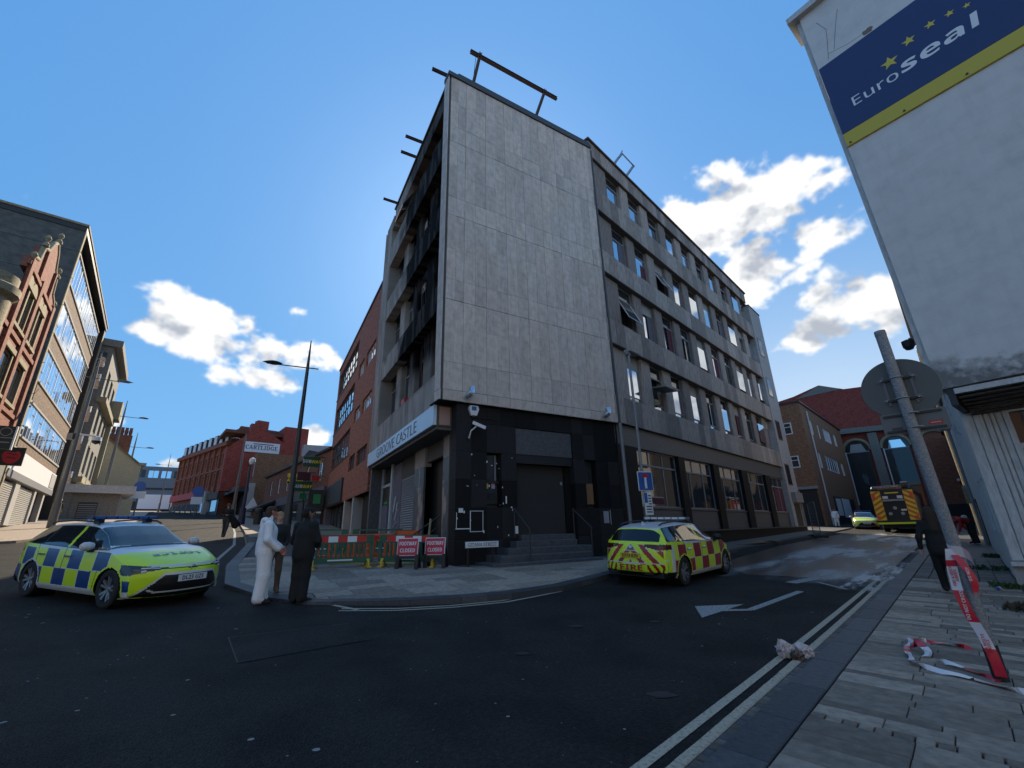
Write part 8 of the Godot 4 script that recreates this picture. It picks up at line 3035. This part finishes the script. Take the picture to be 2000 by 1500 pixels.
# faces +z; x to the figure's own left
func person(label: String, xf: Transform3D, h: float, o: Dictionary) -> Node3D:
	var root := thing("person", label, "person", xf)
	var k := h / 1.78
	var top: Color = o.top
	var leg: Color = o.leg
	var skin: Color = o.get("skin", Color(0.40, 0.22, 0.15))
	var shoe: Color = o.get("shoe", g3(0.012))
	var hair: Color = o.get("hair", Color(0.03, 0.02, 0.015))
	var loose: float = o.get("loose", 0.0)
	var J := {
		"hipL": Vector3(0.095, 0.92, 0), "hipR": Vector3(-0.095, 0.92, 0),
		"kneeL": Vector3(0.11, 0.50, 0.02), "kneeR": Vector3(-0.11, 0.50, 0.02),
		"ankL": Vector3(0.12, 0.09, -0.02), "ankR": Vector3(-0.12, 0.09, -0.02),
		"toeL": Vector3(0.15, 0.045, 0.16), "toeR": Vector3(-0.15, 0.045, 0.16),
		"waist": Vector3(0, 1.06, 0), "chest": Vector3(0, 1.30, 0.0), "neck": Vector3(0, 1.50, -0.01), "head": Vector3(0, 1.645, 0.015),
		"shL": Vector3(0.185, 1.42, -0.01), "shR": Vector3(-0.185, 1.42, -0.01),
		"elL": Vector3(0.25, 1.14, -0.02), "elR": Vector3(-0.25, 1.14, -0.02),
		"wrL": Vector3(0.25, 0.90, 0.08), "wrR": Vector3(-0.25, 0.90, 0.08)}
	var pose: Dictionary = o.get("pose", {})
	for q in pose:
		J[q] = pose[q]
	for q in J:
		J[q] = (J[q] as Vector3) * k
	var L := loose
	var B := []
	for s in ["L", "R"]:
		B.append([J["hip" + s], J["knee" + s], (0.088 + L) * k, (0.062 + L) * k, leg])
		B.append([J["knee" + s], J["ank" + s] + Vector3(0, 0.03, 0), (0.060 + L) * k, (0.046 + L * 1.1) * k, leg])
		B.append([J["ank" + s], J["toe" + s], 0.048 * k, 0.036 * k, shoe])
		B.append([J["ank" + s], J["ank" + s].lerp(J["toe" + s], -0.28) + Vector3(0, -0.04 * k, 0), 0.045 * k, 0.036 * k, shoe])
		B.append([J["sh" + s], J["el" + s], (0.056 + L * 0.5) * k, (0.045 + L * 0.6) * k, top])
		B.append([J["el" + s], J["wr" + s], (0.044 + L * 0.6) * k, (0.032 + L * 0.6) * k, top])
	B.append([(J.hipL + J.hipR) * 0.5 + Vector3(0, 0.02, 0), J.waist, (0.128 + L) * k, (0.120 + L) * k, leg if not o.has("coat") else top, 1.22])
	B.append([J.waist, J.chest, (0.118 + L) * k, (0.135 + L * 0.6) * k, top, 1.22])
	B.append([J.chest, J.neck - Vector3(0, 0.06, 0), (0.13 + L * 0.4) * k, 0.07 * k, top, 1.2])
	B.append([J.shL, J.shR, (0.062 + L * 0.3) * k, (0.062 + L * 0.3) * k, top])
	B.append([J.neck - Vector3(0, 0.05, 0), J.head - Vector3(0, 0.03, 0), 0.054 * k, 0.05 * k, o.get("neck", skin)])
	if o.has("coat"):
		# skirt of a long coat
		var cl: float = o.coat
		B.append([J.waist, Vector3(J.waist.x, cl * k, J.waist.z - 0.02), (0.12 + L) * k, (0.115 + L) * k, top, 1.25])
	part("body", body_mesh(B, o.get("cell", 0.02), 0.04), M.cloth, root)
	# hands
	for s in ["L", "R"]:
		var d: Vector3 = (J["wr" + s] - J["el" + s]).normalized()
		var side := Vector3(0, 0, 1) if absf(d.z) < 0.8 else Vector3(-1.0 if s == "L" else 1.0, 0, 0)
		side = (side - d * side.dot(d)).normalized()
		if o.get("cell", 0.02) < 0.025:
			part("hand", body_mesh(hand_bones(J["wr" + s] + d * 0.02, d, side, o.get("glove", skin)), 0.0065, 0.008), M.cloth, root)
		else:
			part("hand", body_mesh([[J["wr" + s], J["wr" + s] + d * 0.14, 0.03, 0.025, o.get("glove", skin)]], 0.015, 0.01), M.cloth, root)
	# head with face
	var hb := Node3D.new()
	hb.name = "head"
	root.add_child(hb)
	hb.transform = Transform3D(Basis(UP, o.get("turn", 0.0)) * Basis(Vector3.RIGHT, o.get("nod", 0.0)), J.head).scaled_local(Vector3.ONE * k)
	var fine: float = 0.0075 if o.get("cell", 0.02) < 0.025 else 0.014
	var lip := Color(skin.r * 0.8, skin.g * 0.55, skin.b * 0.55)
	var H := [[Vector3(0, 0.03, -0.015), Vector3(0, 0.02, 0.01), 0.083, 0.082, skin, 0.92], [Vector3(0, -0.02, 0.025), Vector3(0, -0.075, 0.045), 0.06, 0.036, skin],
		[Vector3(0, 0.01, 0.092), Vector3(0, -0.028, 0.108), 0.011, 0.016, skin], [Vector3(-0.02, -0.058, 0.082), Vector3(0.02, -0.058, 0.082), 0.009, 0.009, lip]]
	for s in [-1, 1]:
		H.append([Vector3(0.078 * s, 0.0, -0.01), Vector3(0.082 * s, 0.03, -0.018), 0.014, 0.018, skin])
		H.append([Vector3(0.03 * s, 0.022, 0.078), Vector3(0.034 * s, 0.022, 0.077), 0.011, 0.011, Color(0.5, 0.48, 0.45)])
	part("face", body_mesh(H, fine, 0.016), M.cloth, hb)
	for s in [-1, 1]:
		part("eye", lathe([Vector2(0, 0.006), Vector2(0.006, 0.004), Vector2(0.007, 0.0)], 8, Transform3D(Basis(Vector3.RIGHT, PI / 2), Vector3(0.032 * s, 0.022, 0.087))), M.black, hb)
	var hr: Array = []
	match o.get("style", "short"):
		"short":
			hr = [[Vector3(0, 0.055, -0.03), Vector3(0, 0.06, 0.02), 0.085, 0.078, hair], [Vector3(0, 0.0, -0.045), Vector3(0, -0.03, -0.05), 0.075, 0.06, hair]]
		"long":
			hr = [[Vector3(0, 0.05, -0.035), Vector3(0, 0.055, 0.015), 0.093, 0.085, hair], [Vector3(0, 0.0, -0.06), Vector3(0, -0.36, -0.11), 0.088, 0.075, hair, 1.15], [Vector3(0.07, 0.0, -0.03), Vector3(0.1, -0.3, -0.06), 0.035, 0.03, hair], [Vector3(-0.07, 0.0, -0.03), Vector3(-0.1, -0.3, -0.06), 0.035, 0.03, hair]]
		"tied":
			hr = [[Vector3(0, 0.045, -0.03), Vector3(0, 0.05, 0.012), 0.09, 0.083, hair], [Vector3(0, -0.01, -0.05), Vector3(0, -0.02, -0.05), 0.07, 0.06, hair], [Vector3(0, 0.0, -0.11), Vector3(0, -0.05, -0.12), 0.04, 0.03, hair]]
		"cap":
			hr = [[Vector3(0, 0.06, -0.02), Vector3(0, 0.065, 0.02), 0.094, 0.09, hair], [Vector3(-0.05, 0.05, 0.1), Vector3(0.05, 0.05, 0.1), 0.02, 0.02, hair]]
	part("hair" if o.get("style", "short") != "cap" else "helmet", body_mesh(hr, fine * 1.2, 0.02), M.cloth, hb)
	return root

func yaw(x: float, z: float, face: Vector2, off: float) -> Transform3D:
	return Transform3D(Basis(UP, atan2(face.x, face.y)), G3(x, z, off))

func build_people():
	M.cloth = flat(Color.WHITE, 0.85)
	M.cloth.vertex_color_use_as_albedo = true
	var nm := nnorm(0.02, 81, 6.0)
	M.suit = M.cloth.duplicate()
	M.suit.uv1_triplanar = true
	M.suit.uv1_scale = Vector3.ONE * 2.2
	M.suit.normal_enabled = true
	M.suit.normal_texture = nm
	M.suit.normal_scale = 2.2
	var w := Color(0.76, 0.77, 0.79)
	var p := person("person in a crumpled white coverall and dark boots standing in the road", yaw(-4.93, -9.2, Vector2(0.85, -0.5), 0.0), 1.80, {"top": w, "leg": w, "loose": 0.052, "shoe": g3(0.015), "hair": Color(0.05, 0.028, 0.018), "skin": Color(0.42, 0.17, 0.12), "turn": 0.35, "neck": w,
		"pose": {"elL": Vector3(0.26, 1.15, 0.05), "wrL": Vector3(0.22, 0.99, 0.26), "elR": Vector3(-0.27, 1.15, 0.0), "wrR": Vector3(-0.24, 0.98, 0.2), "ankL": Vector3(0.13, 0.09, 0.05), "toeL": Vector3(0.16, 0.045, 0.23)}})
	(p.get_node("body") as MeshInstance3D).material_override = M.suit
	part("hood", body_mesh([[Vector3(-0.07, 1.53, -0.07), Vector3(0.07, 1.53, -0.07), 0.055, 0.055, w], [Vector3(0, 1.52, -0.1), Vector3(0, 1.42, -0.13), 0.06, 0.04, w]], 0.012, 0.03), M.suit, p)
	# elasticated waist and cuffs
	part("belt", ring(0.162, 0.012, Transform3D(Basis(Vector3(1.18, 0, 0), Vector3(0, 0, 1), Vector3(0, 1, 0)), Vector3(0, 1.07, 0))), flat(Color(0.48, 0.5, 0.53), 0.9), p)
	person("person with fair tied hair facing out between the white coverall and the black coat", yaw(-5.25, -10.2, Vector2(0.45, 0.9), 0.02), 1.68, {"top": g3(0.014), "leg": Color(0.10, 0.065, 0.045), "loose": 0.01, "hair": Color(0.30, 0.19, 0.09), "skin": Color(0.48, 0.28, 0.21), "style": "tied", "shoe": Color(0.1, 0.06, 0.03), "turn": 0.25,
		"pose": {"elR": Vector3(-0.25, 1.13, 0.02), "wrR": Vector3(-0.2, 0.98, 0.24), "elL": Vector3(0.25, 1.13, 0.02), "wrL": Vector3(0.18, 1.0, 0.24)}})
	person("person in a long loose black outfit seen from behind, beside the white coverall", yaw(-4.22, -9.3, Vector2(0.25, -0.97), 0.0), 1.79, {"top": g3(0.009), "leg": g3(0.008), "loose": 0.043, "hair": g3(0.008), "skin": Color(0.3, 0.16, 0.11), "neck": g3(0.009), "coat": 0.86, "style": "tied", "turn": -0.4,
		"pose": {"elL": Vector3(0.28, 1.13, 0.03), "wrL": Vector3(0.16, 1.02, 0.2), "elR": Vector3(-0.28, 1.13, 0.03), "wrR": Vector3(-0.16, 1.04, 0.2), "hipL": Vector3(0.08, 0.92, 0), "hipR": Vector3(-0.08, 0.92, 0), "kneeL": Vector3(0.085, 0.5, 0.0), "kneeR": Vector3(-0.085, 0.5, 0.0), "ankL": Vector3(0.09, 0.09, -0.02), "ankR": Vector3(-0.09, 0.09, -0.02)}})
	var wk := person("person in black striding up the footway with a dark coat swinging from one arm", yaw(-15.4, -24.4, Vector2(0.45, 0.89), 0.1), 1.75, {"top": g3(0.012), "leg": g3(0.045), "loose": 0.008, "cell": 0.026, "skin": Color(0.42, 0.24, 0.16), "hair": Color(0.09, 0.05, 0.03), "nod": 0.35,
		"pose": {"kneeL": Vector3(0.08, 0.52, 0.2), "ankL": Vector3(0.03, 0.1, 0.26), "toeL": Vector3(0.03, 0.05, 0.44), "kneeR": Vector3(-0.06, 0.5, -0.05), "ankR": Vector3(-0.1, 0.13, -0.3), "toeR": Vector3(-0.1, 0.06, -0.14), "elL": Vector3(0.28, 1.15, -0.05), "wrL": Vector3(0.08, 1.14, 0.22), "elR": Vector3(-0.28, 1.15, -0.05), "wrR": Vector3(-0.06, 1.16, 0.22)}})
	part("coat", body_mesh([[Vector3(0.16, 1.12, 0.12), Vector3(0.42, 0.62, -0.1), 0.09, 0.17, g3(0.012)], [Vector3(0.3, 1.0, 0.0), Vector3(0.62, 0.66, -0.2), 0.1, 0.06, g3(0.012)]], 0.026, 0.05), M.cloth, wk)
	person("person with long brown hair in black walking away past the leaning pole", yaw(8.75, -9.75, Vector2(0.62, -0.78), 0.06), 1.68, {"top": g3(0.010), "leg": g3(0.007), "loose": 0.022, "hair": Color(0.028, 0.016, 0.011), "style": "long", "skin": Color(0.45, 0.26, 0.19), "cell": 0.02, "coat": 0.85,
		"pose": {"elL": Vector3(0.29, 1.13, -0.06), "wrL": Vector3(0.31, 0.90, 0.0), "elR": Vector3(-0.29, 1.13, -0.02), "wrR": Vector3(-0.3, 0.9, 0.1), "kneeL": Vector3(0.09, 0.5, 0.1), "ankL": Vector3(0.08, 0.09, 0.12), "toeL": Vector3(0.09, 0.045, 0.3), "kneeR": Vector3(-0.09, 0.5, -0.02), "ankR": Vector3(-0.1, 0.14, -0.24), "toeR": Vector3(-0.1, 0.06, -0.08)}})
	person("distant person in a white coverall by the brown brick wing", yaw(31.9, -45.9, Vector2(-0.5, 0.8), 0.0), 1.78, {"top": w, "leg": w, "loose": 0.03, "cell": 0.035})
	var bend := {"waist": Vector3(0, 1.0, 0.06), "chest": Vector3(0, 1.06, 0.34), "neck": Vector3(0, 1.08, 0.52), "head": Vector3(0, 1.1, 0.66), "shL": Vector3(0.19, 1.06, 0.45), "shR": Vector3(-0.19, 1.06, 0.45), "elL": Vector3(0.22, 0.8, 0.5), "elR": Vector3(-0.22, 0.8, 0.5), "wrL": Vector3(0.18, 0.58, 0.6), "wrR": Vector3(-0.18, 0.58, 0.6)}
	var b1 := st2(33.0, -0.75)
	person("person in a red jacket and dark trousers bending forward on the far footway", yaw(b1.x, b1.y, Vector2(0.6, 0.6), 0.05), 1.8, {"top": Color(0.42, 0.02, 0.015), "leg": Color(0.03, 0.028, 0.02), "loose": 0.03, "cell": 0.03, "style": "cap", "hair": Color(0.5, 0.5, 0.46), "pose": bend})
	var b2 := st2(31.0, 0.05)
	person("person in a red jacket stooping against the flank of the white building", yaw(b2.x, b2.y, Vector2(-0.75, -0.2), 0.05), 1.8, {"top": Color(0.42, 0.02, 0.015), "leg": g3(0.012), "loose": 0.03, "cell": 0.03, "style": "cap", "hair": Color(0.45, 0.05, 0.03), "pose": bend})
	var b3 := st2(36.0, -1.1)
	person("person in dark kit standing by the fire engine's corner", yaw(b3.x, b3.y, Vector2(0.6, 0.6), 0.05), 1.8, {"top": g3(0.015), "leg": g3(0.015), "loose": 0.03, "cell": 0.035, "style": "cap", "hair": g3(0.02)})
	person("distant person in a dark jacket beside the flat roofed shop", yaw(-49.9, -55.9, Vector2(-0.6, -0.8), 0.1), 1.75, {"top": g3(0.012), "leg": g3(0.012), "cell": 0.045})
	person("distant person in a blue and white top walking beside the dark jacket", yaw(-49.0, -56.4, Vector2(-0.6, -0.8), 0.1), 1.75, {"top": Color(0.05, 0.09, 0.22), "leg": g3(0.012), "cell": 0.045})
	person("distant person in dark clothes and a white cap by the nearest sunny lamp", yaw(-34.1, -33.8, Vector2(0.3, 0.9), 0.1), 1.7, {"top": g3(0.012), "leg": g3(0.012), "cell": 0.04, "hair": Color(0.5, 0.5, 0.5), "style": "cap"})

# ---------------------------------------------------------------- small things
func crumpled(r: Vector3, seed_: int, n := 14) -> ArrayMesh:
	var nz := noise(1.1, seed_, 3)
	var s := S()
	s.set_smooth_group(0)
	var P := []
	for j in n + 1:
		var row := []
		for i in n * 2 + 1:
			var th := PI * j / n
			var ph := TAU * (i % (n * 2)) / (n * 2)
			var d := Vector3(sin(th) * cos(ph), cos(th), sin(th) * sin(ph))
			var k := 1.0 + 0.75 * nz.get_noise_3dv(d * 1.2)
			var p := d * k * r
			p.y = maxf(p.y, -r.y * 0.55)
			row.append(p)
		P.append(row)
	for j in n:
		for i in n * 2:
			quad(s, P[j][i], P[j][i + 1], P[j + 1][i + 1], P[j + 1][i])
	return s.commit()

func build_small():
	var p := st2(6.6, -1.84)
	var b := thing("plastic_bag", "crumpled pale plastic bag lying across the yellow lines in the gutter", "bag", Transform3D(Basis(UP, 0.5), G3(p.x, p.y, 0.05)).scaled_local(Vector3.ONE * 0.78))
	var bagm := flat(Color(0.5, 0.43, 0.42), 0.5)
	part("bag", crumpled(Vector3(0.16, 0.10, 0.14), 5, 18), bagm, b, Transform3D(Basis.IDENTITY, Vector3(0.14, 0.0, 0.02)))
	part("bag_neck", crumpled(Vector3(0.10, 0.13, 0.09), 8, 16), bagm, b, Transform3D(Basis(Vector3.BACK, 0.5), Vector3(-0.16, 0.05, -0.05)))
	part("wet_contents", crumpled(Vector3(0.10, 0.07, 0.09), 12, 14), flat(Color(0.10, 0.065, 0.045), 0.35), b, Transform3D(Basis.IDENTITY, Vector3(-0.1, 0.0, 0.1)))
	part("bag_corner", crumpled(Vector3(0.13, 0.05, 0.09), 19, 16), bagm, b, Transform3D(Basis(UP, 0.7), Vector3(0.3, -0.01, -0.08)))
	# blue and white drink can by the wall
	p = st2(14.1, 0.12)
	var can := thing("drink_can", "crushed blue and white drink can lying near the wall", "can", Transform3D(Basis(UP, 0.5), G3(p.x, p.y, 0.085)))
	part("can", lathe([Vector2(0.0, -0.07), Vector2(0.028, -0.068), Vector2(0.034, -0.05), Vector2(0.033, 0.0)], 14, Transform3D(Basis(Vector3.BACK, PI / 2), Vector3.ZERO)), M.sign_white, can)
	part("blue_end", lathe([Vector2(0.033, 0.0), Vector2(0.034, 0.05), Vector2(0.028, 0.068), Vector2(0.0, 0.07)], 14, Transform3D(Basis(Vector3.BACK, PI / 2), Vector3.ZERO)), M.sign_blue, can)
	# weeds along the foot of the wall
	var wl := ["low green weed tuft at the foot of the white wall, nearest the drink can", "dry weed tuft growing in the paving beside the wall, closest to the camera", "long green weed patch along the dark part of the wall foot", "small weed tuft half way along the flank wall"]
	var wp := [st2(14.6, 0.3), st2(11.6, 0.3), st2(18.5, 0.28), st2(23.0, 0.3)]
	for k in 4:
		var w := thing("weed", wl[k], "plant", Transform3D(Basis.IDENTITY, G3(wp[k].x, wp[k].y, 0.05)), "weeds at the foot of the white wall")
		var s := S()
		for q in 90:
			var a := rng.randf() * TAU
			var c := Vector3(rng.randf_range(-0.25, 0.25), 0, rng.randf_range(-0.25, 0.25)) * (1.6 if k == 2 else 0.9)
			var d := Vector3(cos(a), rng.randf_range(0.5, 1.8), sin(a)).normalized()
			var l := rng.randf_range(0.05, 0.16)
			var sd := d.cross(Vector3(sin(a), 0.2, cos(a))).normalized() * l * 0.16
			tri(s, c - sd, c + d * l, c + sd)
			tri(s, c + d * l * 0.5 - sd * 1.8, c + d * l * 1.1, c + d * l * 0.6 + sd * 1.8)
		var col: Color = [Color(0.04, 0.08, 0.02), Color(0.07, 0.06, 0.035), Color(0.035, 0.075, 0.02), Color(0.04, 0.07, 0.02)][k]
		part("leaves", s.commit(), flat(col, 0.8), w)
	# broken boards on the footway by the plinth
	var cb := thing("broken_boards", "flat broken boards lying in a splash of light by the street plinth", "boards", FG * Transform3D(Basis.IDENTITY, Vector3(9.4, 0.0, 2.0)))
	for k in 4:
		var g := FG * Vector3(8.2 + k * 0.9, 0, 1.8 + 0.2 * (k % 2))
		var y := gh(g.x, g.z) + 0.13 + k * 0.012
		part("board", box(-0.7, 0.7, 0.0, 0.02, -0.22, 0.22), M.osb, cb, Transform3D(Basis(UP, 0.4 * k - 0.5) * Basis(Vector3.BACK, 0.03), Vector3(-1.2 + k * 0.9, y, -0.2 + 0.2 * (k % 2))))
	# chewing gum spots, grit and scraps scattered on the road
	var s := S()
	for k in 420:
		var x := rng.randf_range(-9.0, 7.0)
		var z := rng.randf_range(-11.0, -2.0)
		if x * 0.7157 + z * 0.6984 > -2.1 or z < -8.9:
			continue
		var r := rng.randf_range(0.004, 0.013) if rng.randf() < 0.85 else rng.randf_range(0.013, 0.03)
		var c := G3(x, z, 0.0045)
		var n := 6
		for q in n:
			var a := TAU * q / n
			var e := TAU * (q + 1) / n
			tri(s, c, c + Vector3(cos(a) * r * rng.randf_range(0.7, 1.3), 0, sin(a) * r), c + Vector3(cos(e) * r, 0, sin(e) * r))
	var gm := part("road_grit", s.commit(), flat(Color(0.25, 0.25, 0.25), 0.8), self)
	tag(gm, "pale specks of grit and gum scattered over the asphalt", "grit")
	gm.set_meta("kind", "stuff")
	s = S()
	for q in [[0.9, -7.6, 0.12], [0.05, -6.2, 0.1], [1.35, -4.9, 0.13], [2.2, -7.9, 0.08]]:
		var c := G3(q[0], q[1], 0.0052)
		for k in 12:
			var a := TAU * k / 12
			var e := TAU * (k + 1) / 12
			tri(s, c, c + Vector3(cos(a) * q[2] * (1.0 + 0.3 * sin(k * 2.1)), 0, sin(a) * q[2] * 0.7), c + Vector3(cos(e) * q[2] * (1.0 + 0.3 * sin(k * 2.1 + 2.1)), 0, sin(e) * q[2] * 0.7))
	structure("oil_spot", s.commit(), flat(g3(0.012), 0.6))
